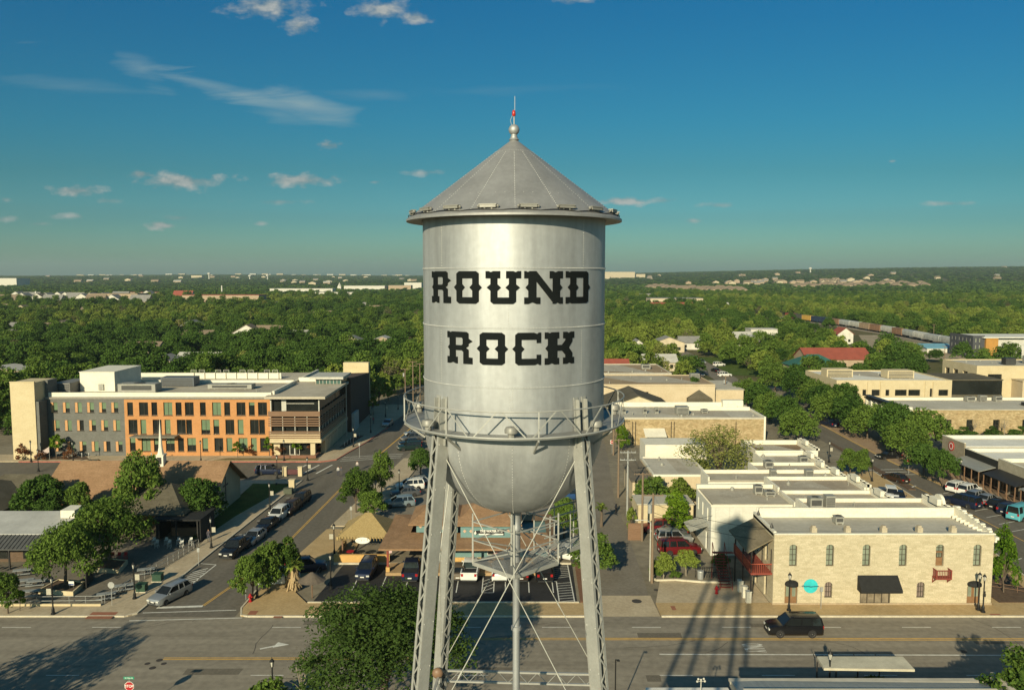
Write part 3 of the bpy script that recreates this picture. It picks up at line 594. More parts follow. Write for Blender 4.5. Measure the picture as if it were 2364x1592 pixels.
# lettering, cut from plate and bent round the tank
GL = {
 'R': ([(0,1),(.08,1),(.14,.97),(.2,1),(.78,1),(.86,.95),(.86,.79),(1,.71),(.86,.63),(.86,.56),(.76,.5),(.86,.44),(.86,.21),(1,.2),(1,0),(.66,0),(.66,.37),(.6,.42),(.36,.42),(.36,.21),(.44,.21),(.44,0),(.36,0),(.25,.04),(.12,0),(0,0),(0,.21),(.1,.21),(.1,.42),(.02,.5),(.1,.58),(.1,.8),(0,.8)], [(.36,.58),(.6,.58),(.64,.62),(.64,.78),(.6,.82),(.36,.82)]),
 'O': ([(.2,1),(.8,1),(.9,.93),(.9,.6),(1,.5),(.9,.4),(.9,.07),(.8,0),(.2,0),(.1,.07),(.1,.4),(0,.5),(.1,.6),(.1,.93)], [(.32,.78),(.68,.78),(.68,.6),(.58,.5),(.68,.4),(.68,.2),(.32,.2),(.32,.4),(.42,.5),(.32,.6)]),
 'U': ([(0,1),(.09,1),(.15,.97),(.22,1),(.42,1),(.42,.78),(.34,.78),(.34,.6),(.44,.5),(.34,.4),(.34,.2),(.66,.2),(.66,.4),(.56,.5),(.66,.6),(.66,.78),(.58,.78),(.58,1),(.78,1),(.85,.97),(.91,1),(1,1),(1,.78),(.86,.78),(.86,.6),(.97,.5),(.86,.4),(.86,.07),(.78,0),(.22,0),(.14,.07),(.14,.4),(.03,.5),(.14,.6),(.14,.78),(0,.78)], None),
 'N': ([(0,1),(.05,1),(.09,.97),(.13,1),(.3,1),(.72,.36),(.72,.78),(.64,.78),(.64,1),(.73,1),(.8,.96),(.87,1),(1,1),(1,.78),(.92,.78),(.92,.6),(.99,.5),(.92,.4),(.92,.2),(1,.2),(1,0),(.9,0),(.85,.04),(.8,0),(.72,0),(.72,.05),(.3,.68),(.3,.2),(.4,.2),(.4,0),(.3,0),(.2,.05),(.1,0),(0,0),(0,.2),(.1,.2),(.1,.4),(.03,.5),(.1,.6),(.1,.78),(0,.78)], None),
 'D': ([(0,1),(.08,1),(.14,.97),(.2,1),(.82,1),(.9,.95),(.9,.6),(1,.5),(.9,.4),(.9,.05),(.82,0),(.2,0),(.14,.03),(.08,0),(0,0),(0,.2),(.16,.2),(.16,.4),(.07,.5),(.16,.6),(.16,.8),(0,.8)], [(.38,.8),(.68,.8),(.68,.2),(.38,.2),(.38,.4),(.47,.5),(.38,.6)]),
 'C': ([(.2,1),(.75,1),(.86,.96),(.92,1),(1,1),(1,.68),(.84,.68),(.84,.78),(.32,.78),(.32,.6),(.42,.5),(.32,.4),(.32,.2),(.84,.2),(.84,.32),(1,.32),(1,0),(.93,0),(.88,.04),(.78,0),(.2,0),(.1,.07),(.1,.4),(0,.5),(.1,.6),(.1,.93)], None),
 'K': ([(0,1),(.1,1),(.16,.97),(.22,1),(.46,1),(.46,.8),(.4,.8),(.4,.6),(.56,.6),(.68,.74),(.68,.8),(.6,.8),(.6,1),(.74,1),(.8,.96),(.88,1),(1,1),(1,.8),(.93,.8),(.93,.7),(.8,.51),(.93,.34),(.93,.2),(1,.2),(1,0),(.88,0),(.82,.04),(.74,0),(.6,0),(.6,.2),(.68,.2),(.68,.28),(.56,.42),(.4,.42),(.4,.2),(.46,.2),(.46,0),(.3,0),(.22,.04),(.12,0),(0,0),(0,.2),(.1,.2),(.1,.4),(.02,.5),(.1,.6),(.1,.8),(0,.8)], None)}
def phi_of(px):
    u = (px - 1182) / _FP; lo, hi = -1.4, 1.4
    for _ in range(40):
        m = (lo + hi) / 2; x, y = pol(m, TR + .01)
        if x / (y * math.cos(PITCH)) < u: lo = m
        else: hi = m
    return lo
def letter(ch, x0, x1, z0, z1):
    out, hole = GL[ch]; p0, p1 = phi_of(x0), phi_of(x1); bm = bmesh.new()
    for loop in (out, hole):
        if not loop: continue
        vs = [bm.verts.new((p0 + (p1 - p0) * a, 0, z0 + (z1 - z0) * b)) for a, b in loop]
        for i in range(len(vs)): bm.edges.new((vs[i], vs[(i + 1) % len(vs)]))
    bmesh.ops.triangle_fill(bm, use_beauty=True, use_dissolve=False, edges=bm.edges[:])
    t = p0 + 0.03
    while t < p1:
        bmesh.ops.bisect_plane(bm, geom=bm.verts[:] + bm.edges[:] + bm.faces[:], plane_co=(t, 0, 0), plane_no=(1, 0, 0)); t += 0.03
    for f in bm.faces:
        if f.normal.y > 0: f.normal_flip()
    r = bmesh.ops.extrude_face_region(bm, geom=bm.faces[:])
    back = [g for g in r['geom'] if isinstance(g, bmesh.types.BMVert)]
    bs = set(back)
    for v in bm.verts:
        ph = v.co.x; rr = TR + (0.016 if v in bs else 0.001); x, y = pol(ph, rr); v.co = (x - TX, y - TY, v.co.z)
    bmesh.ops.recalc_face_normals(bm, faces=bm.faces[:])
    me = bpy.data.meshes.new('painted_letter'); bm.to_mesh(me); bm.free(); me.materials.append(M_LET)
    o = link(bpy.data.objects.new('painted_letter', me)); o.parent = TW
for ch, a, b in (('R', 293, 424), ('O', 446, 640), ('U', 666, 914), ('N', 935, 1204), ('D', 1225, 1394)): letter(ch, 900 + a / 3.015, 900 + b / 3.015, 34.37, 35.10)
for ch, a, b in (('R', 345, 497), ('O', 522, 714), ('C', 738, 914), ('K', 936, 1114)): letter(ch, 900 + a / 2.6133, 900 + b / 2.6133, 33.00, 33.73)
# ---------------------------------------------------------------- buildings
M_GLASS = mat('window_glass', (0.016, 0.018, 0.016), 0.12, 0.0, var=0.4, scale=0.25, spec=0.55)
M_GLASSB = mat('window_glass_blind', (0.13, 0.185, 0.105), 0.25, 0.0, var=0.2, scale=0.3, spec=0.5)
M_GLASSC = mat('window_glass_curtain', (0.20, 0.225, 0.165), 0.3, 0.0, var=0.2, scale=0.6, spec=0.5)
M_WHITE = mat('white_paint', (0.66, 0.62, 0.50), 0.8, var=0.10, scale=0.5, fine=0.06)
M_PARA = mat('white_parapet', (0.62, 0.575, 0.45), 0.85, col2=(0.72, 0.675, 0.545), scale=0.6, stretch=(1, 1, 3), fine=0.08)
M_ROOF = mat('roof_membrane', (0.36, 0.315, 0.235), 0.9, col2=(0.49, 0.435, 0.335), scale=0.22, fine=0.08, spec=0.2)
M_ROOFG = mat('roof_membrane_grey', (0.40, 0.365, 0.285), 0.85, col2=(0.52, 0.48, 0.39), scale=0.2, fine=0.08, spec=0.2)
M_ROOFW = mat('roof_membrane_white', (0.60, 0.575, 0.50), 0.85, col2=(0.70, 0.68, 0.60), scale=0.3, fine=0.06)
M_LIME = mat('limestone_blocks', (0.46, 0.39, 0.255), 0.9, col2=(0.55, 0.475, 0.325), scale=0.9, stretch=(0.5, 0.5, 2.6), fine=0.14, bump=0.15, brick=(0.55, 0.22, 0.85, 0.18))
M_RUBB = mat('rubble_stone', (0.36, 0.255, 0.13), 0.95, col2=(0.50, 0.385, 0.22), scale=1.0, fine=0.22, bump=0.4, brick=(0.5, 0.27, 0.78, 0.35, 0.02))
M_CREAM = mat('cream_stucco', (0.50, 0.405, 0.235), 0.9, col2=(0.56, 0.465, 0.285), scale=0.4, stretch=(1, 1, 2), fine=0.06)
M_CREAM2 = mat('cream_stone', (0.50, 0.405, 0.24), 0.9, col2=(0.57, 0.475, 0.30), scale=0.5, fine=0.06, brick=(1.2, 0.6, 0.93, 0.06))
M_PEACH = mat('tan_stucco', (0.47, 0.375, 0.235), 0.9, col2=(0.55, 0.45, 0.30), scale=0.3, fine=0.06)
M_ORANGE = mat('orange_brick', (0.47, 0.215, 0.075), 0.9, col2=(0.53, 0.255, 0.10), scale=0.5, fine=0.08, brick=(0.4, 0.13, 0.85, 0.12))
M_GREYB = mat('grey_brick', (0.130, 0.128, 0.112), 0.9, col2=(0.165, 0.160, 0.142), scale=0.5, fine=0.10, brick=(0.5, 0.16, 0.8, 0.15))
M_DKMET = mat('dark_metal', (0.035, 0.033, 0.030), 0.5, 0.3, scale=2)
M_WOODS = mat('timber_slats', (0.155, 0.085, 0.045), 0.7, col2=(0.22, 0.13, 0.075), scale=1.5, stretch=(0.3, 0.3, 6), fine=0.15)
M_SHING = mat('brown_shingles', (0.255, 0.150, 0.080), 0.95, col2=(0.335, 0.205, 0.115), scale=0.5, fine=0.14, brick=(0.9, 0.13, 0.86, 0.14), spec=0.15)
M_SHIND = mat('dark_shingles', (0.092, 0.080, 0.055), 0.95, col2=(0.135, 0.118, 0.083), scale=0.5, fine=0.15, brick=(0.9, 0.14, 0.85, 0.14), spec=0.15)
M_TEAL = mat('teal_board', (0.135, 0.235, 0.225), 0.8, var=0.1, scale=1.2, brick=(9, 0.2, 0.86, 0.03))
M_OCHRE = mat('ochre_plaster', (0.52, 0.315, 0.105), 0.9, var=0.1, scale=1.2, fine=0.1)
M_REDW = mat('red_timber', (0.215, 0.045, 0.028), 0.75, var=0.15, scale=2, fine=0.1)
M_METR = mat('metal_roof_sheet', (0.36, 0.355, 0.31), 0.5, 0.4, var=0.12, scale=0.6, stretch=(6, 0.4, 1), fine=0.06)
M_HVAC = mat('hvac_casing', (0.30, 0.29, 0.245), 0.6, 0.2, var=0.15, scale=1.5)
M_HVACD = mat('hvac_grille', (0.07, 0.07, 0.065), 0.7, 0.2, scale=2)
M_FRAME = mat('window_frame_dark', (0.05, 0.04, 0.028), 0.6, scale=2)
M_FRAMEW = mat('window_frame_pale', (0.45, 0.43, 0.36), 0.6, scale=2)
M_BRN = mat('brown_door', (0.18, 0.095, 0.04), 0.6, col2=(0.24, 0.13, 0.06), scale=3)
M_CANVAS = mat('black_canvas', (0.014, 0.014, 0.013), 0.85, var=0.3, scale=3)

def panel(mb, O, U, u0, u1, z0, z1, ops, depth):
    """wall sheet in the vertical plane through O along U, openings (a,b,c,d) with reveals going inward"""
    O = Vector(O); U = Vector(U).normalized(); Nn = Vector((U.y, -U.x, 0))
    us = sorted(set([u0, u1] + [o[0] for o in ops] + [o[1] for o in ops])); zs = sorted(set([z0, z1] + [o[2] for o in ops] + [o[3] for o in ops]))
    P = lambda u, z, d=0: O + U * u - Nn * d + Vector((0, 0, z))
    for i in range(len(us) - 1):
        run = None
        for j in range(len(zs) - 1):
            cu, cz = (us[i] + us[i + 1]) / 2, (zs[j] + zs[j + 1]) / 2
            if any(a < cu < b and c < cz < d for a, b, c, d in ops): continue
            mb.quad(P(us[i], zs[j]), P(us[i + 1], zs[j]), P(us[i + 1], zs[j + 1]), P(us[i], zs[j + 1]))
    for a, b, c, d in ops:
        mb.quad(P(a, c), P(b, c), P(b, c, depth), P(a, c, depth)); mb.quad(P(b, d), P(a, d), P(a, d, depth), P(b, d, depth))
        mb.quad(P(a, d), P(a, c), P(a, c, depth), P(a, d, depth)); mb.quad(P(b, c), P(b, d), P(b, d, depth), P(b, c, depth))
def arch(mb, O, U, a, b, d, rise, n=8):
    """stone corners that turn the head of the opening (a,b,..,d) into a segmental arch, flush with the wall"""
    O = Vector(O); U = Vector(U).normalized(); Nn = Vector((U.y, -U.x, 0)); P = lambda u, z, k: O + U * u - Nn * k + Vector((0, 0, z))
    c = (a + b) / 2; h = (b - a) / 2; rr = (h * h + rise * rise) / (2 * rise); zc = d - rr
    xs = [a + (b - a) * i / n for i in range(n + 1)]; f = lambda x: zc + math.sqrt(max(rr * rr - (x - c) ** 2, 0))
    for i in range(n):
        mb.quad(P(xs[i], f(xs[i]), 0), P(xs[i + 1], f(xs[i + 1]), 0), P(xs[i + 1], d, 0), P(xs[i], d, 0))
        mb.quad(P(xs[i + 1], f(xs[i + 1]), 0), P(xs[i], f(xs[i]), 0), P(xs[i], f(xs[i]), .2), P(xs[i + 1], f(xs[i + 1]), .2))
def window(root, O, U, a, b, c, d, depth=0.2, nx=2, ny=2, fm=None, gm=None, t=0.06, name='window', sill=None, blind=0):
    O = Vector(O); U = Vector(U).normalized(); Nn = Vector((U.y, -U.x, 0)); P = lambda u, z, k: O + U * u - Nn * k + Vector((0, 0, z))
    fr = MB(); up = tuple(Nn); k = depth - 0.03
    fr.beam(P(a, c + t / 2, k), P(b, c + t / 2, k), 0.05, t, (0, 0, 1)); fr.beam(P(a, d - t / 2, k), P(b, d - t / 2, k), 0.05, t, (0, 0, 1))
    for i in range(nx + 1):
        u = a + t / 2 + (b - a - t) * i / nx; fr.beam(P(u, c + t, k - .002), P(u, d - t, k - .002), t if i in (0, nx) else t * .7, 0.05, up)
    for j in range(1, ny):
        z = c + (d - c) * j / ny; fr.beam(P(a + t, z, k + .004), P(b - t, z, k + .004), 0.045, t * .7, (0, 0, 1))
    if sill: fr.beam(P(a - .05, c - .05, -0.02), P(b + .05, c - .05, -0.02), 0.16, 0.09, (0, 0, 1))
    f = fr.build(name, fm or M_FRAME, root)
    p = MB(); p.quad(P(a, c, depth), P(b, c, depth), P(b, d, depth), P(a, d, depth)); p.build('pane', gm or M_GLASS, f)
    if blind: q = MB(); q.quad(P(a + t, d - (d - c) * blind, depth - .012), P(b - t, d - (d - c) * blind, depth - .012), P(b - t, d - t, depth - .012), P(a + t, d - t, depth - .012)); q.build('blind', M_GLASSB, f)
    return f
def roofbox(root, x0, x1, y0, y1, z, par=0.6, t=0.25, rm=None, pm=None, sides='NSEW', zp=None):
    rb = MB(); rb.box(x0 + t, x1 - t, y0 + t, y1 - t, z - 0.15, z); r = rb.build('roof', rm or M_ROOF, root)
    pb = MB(); zz = z + par
    if 'S' in sides: pb.box(x0, x1, y0, y0 + t, z - .15, zz)
    if 'N' in sides: pb.box(x0, x1, y1 - t, y1, z - .15, zz)
    if 'W' in sides: pb.box(x0, x0 + t, y0 + t, y1 - t, z - .15, zz)
    if 'E' in sides: pb.box(x1 - t, x1, y0 + t, y1 - t, z - .15, zz)
    pb.build('parapet', pm or M_PARA, root); q = random.Random(x0 * 7 + y0)
    for k in range(min(7, max(2, int((x1 - x0) * (y1 - y0) / 40)))):
        x, y = q.uniform(x0 + 1, x1 - 1), q.uniform(y0 + 1, y1 - 1); v = MB(); v.tube([(x, y, z), (x, y, z + q.uniform(.3, .7))], q.uniform(.06, .13), 6)
        if k % 3 == 0: v.lathe([(.3, z), (.3, z + .25), (.2, z + .4)], 8, (x, y), True)
        v.build('vent_pipe', M_HVAC, root)
    st_ = MB(); st_.quad((q.uniform(x0 + .5, (x0 + x1) / 2), q.uniform(y0 + .5, (y0 + y1) / 2), z + .004), (q.uniform((x0 + x1) / 2, x1 - .5), q.uniform(y0 + .5, (y0 + y1) / 2), z + .004), (q.uniform((x0 + x1) / 2, x1 - .5), y1 - .6, z + .004), (q.uniform(x0 + .5, (x0 + x1) / 2), y1 - .7, z + .004)); st_.build('roof_patch', mat('roof_patch', (0.33, .285, .21), .9, col2=(.45, .40, .31), scale=.4, fine=.12), root)
    return r
def walls(root, x0, x1, y0, y1, z1, m, front=(), fdepth=0.18, right=(), left=(), z0=0.0):
    mb = MB()
    panel(mb, (x0, y0, 0), (1, 0, 0), 0, x1 - x0, z0, z1, list(front), fdepth); panel(mb, (x1, y0, 0), (0, 1, 0), 0, y1 - y0, z0, z1, list(right), fdepth)
    panel(mb, (x0, y1, 0), (0, -1, 0), 0, y1 - y0, z0, z1, list(left), fdepth); panel(mb, (x1, y1, 0), (-1, 0, 0), 0, x1 - x0, z0, z1, [], fdepth)
    return mb.build('wall', m, root)
nhv = [0]
def hvac(x, y, z, sx, sy, sz, where, kind=0, m=None, rz=0.0):
    nhv[0] += 1
    t = thing('roof_air_conditioner', where, 'air conditioner', (x, y, z), 0, 'rooftop air conditioning units')
    b = MB(); b.box(x - sx / 2, x + sx / 2, y - sy / 2, y + sy / 2, z + .12, z + sz); b.box(x - sx / 2 - .04, x + sx / 2 + .04, y - sy / 2 - .04, y + sy / 2 + .04, z + sz, z + sz + .05)
    for a in (-1, 1): b.box(x + a * sx * .35 - .08, x + a * sx * .35 + .08, y - sy / 2, y + sy / 2, z - 0.02, z + .12)
    b.build('casing', m or M_HVAC, t)
    g = MB()
    if kind == 0:
        g.box(x - sx * .4, x + sx * .4, y - sy / 2 - .02, y - sy / 2 - .001, z + .25 * sz + .1, z + .85 * sz)
        g.lathe([(min(sx, sy) * .36, z + sz + .05), (min(sx, sy) * .36, z + sz + .13), (min(sx, sy) * .1, z + sz + .10)], 14, (x, y))
    else:
        for i in range(5): g.box(x - sx * .46, x + sx * .46, y - sy / 2 - .02, y - sy / 2 - .001, z + .2 + i * (sz - .3) / 5, z + .2 + (i + .6) * (sz - .3) / 5)
    g.build('grille', M_HVACD, t); return t

# --- limestone corner building on the main road
X0, Y0, X1 = 27.75, 82.15, 51.0; Yb = 89.6; ZW = 7.75
LB = thing('limestone_building', 'two storey cream limestone corner block with arched windows and a black awning', 'building', (X0, Y0, 0))
def lx(zx): return A(1700 + zx / 3.5075, 1250, Y0)[0] - X0
def lz(zy): return A(1900, 1150 + zy / 3.5075, Y0)[1]
ups = [(432, 495), (730, 794), (1025, 1090), (1322, 1386), (1620, 1686), (1924, 1990)]
ops = []; OX = (X0, Y0, 0); U1 = (1, 0, 0)
for a, b in ups: ops.append((lx(a), lx(b), lz(547), lz(372)))
dn = [(727, 790), (1477, 1542)]
for a, b in dn: ops.append((lx(a), lx(b), lz(803), lz(675)))
shop = (lx(1017), lx(1265), lz(856), lz(742)); ops.append(shop)
doors = [(lx(404), lx(508), 0.13, lz(662)), (lx(1888), lx(1996), 0.13, lz(668))]; ops += doors
wb = MB(); panel(wb, OX, U1, 0, X1 - X0, 0, ZW, ops, 0.28)
for o in ops[:8]: arch(wb, OX, U1, o[0], o[1], o[3], 0.26)
for o in doors: arch(wb, OX, U1, o[0], o[1], o[3], (o[1] - o[0]) * .5 - .02)
panel(wb, (X1, Y0, 0), (0, 1, 0), 0, Yb - Y0, 0, ZW, [(1.2, 2.4, .9, 3.2), (4.2, 5.6, .2, 3.2), (1.4, 2.3, 4.6, 6.6), (4.6, 5.5, 4.6, 6.6)], 0.25)
panel(wb, (X0, Yb, 0), (0, -1, 0), 0, Yb - Y0, 0, ZW, [(1.2, 2.2, .1, 2.4), (4.5, 5.4, 0.1, 2.4), (1.5, 2.5, 4.0, 6.2), (4.5, 5.4, 4.0, 6.2)], 0.2)
lw = wb.build('wall', M_LIME, LB)
bs = MB(); bs.box(X0 - .06, X1 + .06, Y0 - .07, Y0 - .003, 0.0, 0.30); bs.build('plinth', mat('rough_stone', (0.36, 0.28, 0.18), 0.95, scale=2, fine=0.25, bump=0.3), LB)
cn_ = MB(); cn_.box(X0 - .02, X1 + .10, Y0 - .12, Y0 + .3, ZW, ZW + .12); cn_.box(X1 - .02, X1 + .35, Y0 - .3, Yb, ZW - .5, ZW - .2); cn_.box(X1, X1 + .2, Y0 - .2, Yb, ZW - .8, ZW - .5)
cn_.build('cornice', M_PARA, LB)
rb = MB(); rb.quad((X0 + .1, Y0 + .3, ZW - .1), (X1 - .1, Y0 + .3, ZW - .1), (X1 - .1, Yb - .3, ZW - .35), (X0 + .1, Yb - .3, ZW - .35)); rb.quad((X0 + .1, Y0 + .31, ZW + .118), (X1 - .3, Y0 + .31, ZW + .118), (X1 - .3, Y0 + 1.2, ZW + .0), (X0 + .1, Y0 + 1.2, ZW + .0)); rb.build('roof', M_ROOFG, LB)
pb = MB(); pb.box(X0 + .6, X1 - .3, Yb - .3, Yb, ZW - .4, ZW + .75); pb.box(X0, X0 + .3, Y0 + .3, Yb, ZW - .3, ZW + .25)
for i in range(6):                           # stepped parapet over the street front
    y = Y0 + .3 + i * (Yb - Y0 - .3) / 6; h = .35 + .13 * i if i < 5 else .95
    pb.box(X1 - .35, X1 - .02, y, y + (Yb - Y0 - .3) / 6 - .002, ZW - .3, ZW + h)
    pb.box(X1 - .40, X1 + .08, y + .3, y + .7, ZW + h, ZW + h + .13)
for i in range(8): pb.box(X1 - .9, X1 - .36, Y0 + .8 + i * .8, Y0 + .9 + i * .8, ZW - .3, ZW + .1)
pb.build('parapet', M_PARA, LB)
for i, x in enumerate((610, 885, 1180, 1470, 1745)):
    cx_ = X0 + lx(x + 30); cb_ = MB(); cb_.box(cx_ - .28, cx_ + .28, Y0 + .35, Y0 + .95, ZW - .05, ZW + .62); cb_.box(cx_ - .18, cx_ + .18, Y0 + .45, Y0 + .85, ZW + .62, ZW + .80); cb_.build('chimney', mat('chimney_stone', (0.40, 0.34, 0.24), 0.9, scale=2, fine=0.15), LB)
for i, o in enumerate(ops[:6]):
    if i == 4: continue
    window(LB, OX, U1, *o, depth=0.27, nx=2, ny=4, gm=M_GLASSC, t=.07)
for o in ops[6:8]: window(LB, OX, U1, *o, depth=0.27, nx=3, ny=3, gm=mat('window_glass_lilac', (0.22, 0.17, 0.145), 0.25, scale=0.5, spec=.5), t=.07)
o = ops[4]; dr = MB(); dr.box(X0 + o[0] + .06, X0 + o[1] - .06, Y0 + .23, Y0 + .262, o[2], o[3] - .8); d_ = dr.build('balcony_door', M_BRN, LB)
window(LB, OX, U1, o[0] + .14, o[1] - .14, o[2] + .9, o[3] - .95, depth=0.22, nx=2, ny=3, gm=M_GLASSC, t=.05); window(LB, OX, U1, o[0], o[1], o[3] - .8, o[3], depth=0.27, nx=2, ny=2, gm=M_GLASSC, t=.06)
bc_ = MB(); bx0, bx1, bz = X0 + lx(1597), X0 + lx(1725), lz(632)
bc_.box(bx0, bx1, Y0 - .85, Y0 - .01, bz, bz + .12)
for x in (bx0 + .05, bx1 - .05):
    bc_.beam((x, Y0 - .8, bz + .12), (x, Y0 - .8, bz + 1.0), .08, .08); bc_.beam((x, Y0 - .8, bz + .95), (x, Y0 - .02, bz + .95), .07, .07); bc_.beam((x, Y0 - .75, bz), (x, Y0 - .03, bz - .55), .08, .08); bc_.beam((x, Y0 - .06, bz), (x, Y0 - .06, bz - .6), .08, .08)
    for k in range(5): bc_.beam((x, Y0 - .12 - .14 * k, bz + .1), (x, Y0 - .12 - .14 * k, bz + .93), .03, .03)
bc_.beam((bx0, Y0 - .8, bz + .95), (bx1, Y0 - .8, bz + .95), .07, .07)
for k in range(9): x = bx0 + .13 + (bx1 - bx0 - .26) * k / 8; bc_.beam((x, Y0 - .8, bz + .1), (x, Y0 - .8, bz + .93), .035, .035)
bc_.build('balcony', M_REDW, LB)
for (a, b, c, d) in doors:
    x0, x1 = X0 + a, X0 + b; w_ = x1 - x0; dd = MB(); dd.box(x0 + .04, x0 + w_ / 2 - .01, Y0 + .2, Y0 + .26, .13, 2.3); dd.box(x0 + w_ / 2 + .01, x1 - .04, Y0 + .2, Y0 + .26, .13, 2.3); dd.box(x0, x1, Y0 + .18, Y0 + .27, 2.3, 2.4); do = dd.build('door', M_BRN, LB)
    gp = MB()
    for q in (0, 1): gp.box(x0 + .16 + q * w_ / 2, x0 + w_ / 2 - .14 + q * w_ / 2, Y0 + .185, Y0 + .199, .95, 2.1)
    gp.box(x0 + .05, x1 - .05, Y0 + .25, Y0 + .27, 2.4, d); gp.build('pane', M_GLASSC, do)
    aw = MB(); cxx = (x0 + x1) / 2; r_ = w_ / 2; zb = 2.45; n = 14; vs = []
    for i in range(n + 1):                       # half dome of canvas
        for j in range(7):
            t, q = PI * i / n, PI / 2 * j / 6; vs.append((cxx - r_ * 1.03 * math.cos(t) * math.sin(q) if j else cxx, Y0 - .75 * math.sin(t) * 0 - .72 * (math.sin(t) * math.cos(q) * 0 + math.sin(q) * 0 + 0), zb))
    aw = MB(); vs = []; fs = []
    for i in range(n + 1):
        t = PI * i / n
        for j in range(7):
            q = PI / 2 * j / 6; vs.append((cxx - r_ * 1.04 * math.cos(t), Y0 - .02 - .68 * math.sin(t) * math.cos(q), zb + (d - zb + .05) * math.sin(t) * math.sin(q)))
    for i in range(n):
        for j in range(6): fs.append((i * 7 + j, (i + 1) * 7 + j, (i + 1) * 7 + j + 1, i * 7 + j + 1))
    aw.add(vs, fs); fr_ = [(cxx - r_ * 1.04 * math.cos(PI * i / n), Y0 - .02 - .68 * math.sin(PI * i / n)) for i in range(n + 1)]
    for i in range(n): aw.quad((*fr_[i], zb), (*fr_[i + 1], zb), (*fr_[i + 1], zb - .18), (*fr_[i], zb - .18))
    aw.build('awning', M_CANVAS, LB, 50)
sw = window(LB, OX, U1, *shop, depth=0.2, nx=4, ny=1, gm=mat('window_glass_shop', (0.20, 0.165, 0.115), 0.2, var=.4, scale=1.5, spec=.6), t=.12, name='shop_window')
a0, a1, az0, az1 = X0 + lx(991), X0 + lx(1325), lz(742), lz(620)
aw = MB(); aw.add([(a0, Y0 - .02, az1), (a1 - .1, Y0 - .02, az1), (a1, Y0 - 1.1, az0 + .35), (a0, Y0 - 1.1, az0 + .35), (a0, Y0 - 1.1, az0 + .1), (a1, Y0 - 1.1, az0 + .1), (a0, Y0 - .02, az0 + .1), (a1, Y0 - .02, az0 + .1)], [(0, 3, 2, 1), (3, 4, 5, 2), (0, 6, 4, 3), (1, 2, 5, 7)]); aw.build('awning', M_CANVAS, LB)
sg = MB(); sxc, szc = X0 + lx(612), lz(707); sg.xf(Matrix.Identity(4)); 
sg.lathe([(0.001, 0), (1.22, 0), (1.22, .06), (0.001, .06)], 36); sg.xf(Matrix.Translation((sxc, Y0 - .02, szc)) @ Matrix.Rotation(PI / 2, 4, 'X') @ Matrix.Diagonal((.62, .62, 1, 1)))
M_TURQ = mat('turquoise_sign', (0.03, 0.46, 0.47), 0.6, scale=2); so = sg.build('round_sign', M_TURQ, LB, 30)
sc_ = MB(); sc_.tube([(sxc - .95, Y0 - .09, szc - .02), (sxc - .8, Y0 - .09, szc + .06), (sxc - .6, Y0 - .09, szc - .04), (sxc - .3, Y0 - .10, szc - .0), (sxc, Y0 - .10, szc - .06), (sxc + .4, Y0 - .10, szc - .02), (sxc + .85, Y0 - .09, szc)], .055, 6); sc_.build('sign_script', mat('sign_script_dark', (0.01, 0.12, 0.16), 0.6), so)
pl_ = MB(); pl_.box(X0 + lx(2020), X0 + lx(2042), Y0 - .04, Y0 - .003, lz(795), lz(772)); pl_.lathe([(0.001, 0), (.2, 0), (.2, .03), (.001, .03)], 16); pl_.build('wall_plaque', M_DKMET, LB) if False else None
mb = MB(); mb.box(X0 + lx(2018), X0 + lx(2042), Y0 - .04, Y0 - .003, lz(795), lz(770)); mb.box(X0 + lx(2022), X0 + lx(2038), Y0 - .05, Y0 - .003, lz(768), lz(750)); mb.build('wall_plaque', M_DKMET, LB)
# covered timber gallery on its left flank
gl = MB(); gx0 = X0 - 2.3
for y in (Y0 + .5, Y0 + 3.5, Y0 + 6.6): gl.beam((gx0 + .1, y, 0), (gx0 + .1, y, 6.1), .14, .14); gl.beam((X0 - .12, y, 3.4), (X0 - .12, y, 6.0), .08, .08)
gal = gl.build('gallery_posts', M_DKMET, LB)
gf_ = MB(); gf_.box(gx0, X0 - .02, Y0 + .3, Yb - .4, 3.25, 3.45); gf_.build('gallery_floor', M_REDW, gal)
gr_ = MB(); gr_.beam((gx0 + .08, Y0 + .4, 4.4), (gx0 + .08, Yb - .4, 4.4), .08, .08); gr_.beam((gx0, Y0 + .4, 4.4), (X0 - .05, Y0 + .4, 4.4), .08, .08)
for k in range(40): y = Y0 + .5 + k * .168; gr_.beam((gx0 + .08, y, 3.45), (gx0 + .08, y, 4.38), .09, .03, (0, 1, 0))
for k in range(11): x = gx0 + .15 + k * .2; gr_.beam((x, Y0 + .4, 3.45), (x, Y0 + .4, 4.38), .06, .03, (1, 0, 0))
gr_.build('railing', mat('red_rail', (0.34, 0.075, 0.04), 0.7, scale=2), gal)
rr_ = MB(); rr_.prism([(gx0 - .5, Y0 - .1), (X0 - .01, Y0 + .2), (X0 - .01, Yb - .1), (gx0 - .5, Yb - .1)], [5.75, 7.15, 7.15, 5.75], [5.87, 7.27, 7.27, 5.87]); rr_.build('porch_roof', mat('porch_shingles', (0.19, .15, .088), .95, col2=(.25, .2, .125), scale=.6, fine=.15, brick=(.9, .14, .85, .14)), LB)
stp = MB()
for k in range(14): stp.box(gx0 - 2.2, gx0 - .9, Y0 + 4.0 + k * .26, Y0 + 4.26 + k * .26, k * .235, k * .235 + .06)
for x in (gx0 - 2.25, gx0 - .88):
    stp.beam((x, Y0 + 4, .9), (x, Y0 + 7.7, 4.3), .06, .06); stp.beam((x, Y0 + 4, 0), (x, Y0 + 4, 1), .07, .07); stp.beam((x, Y0 + 7.7, 0), (x, Y0 + 7.7, 4.3), .07, .07)
stp.box(gx0 - 2.3, gx0, Y0 + 7.0, Yb, 3.2, 3.3); stp.build('outside_stair', M_REDW, LB)
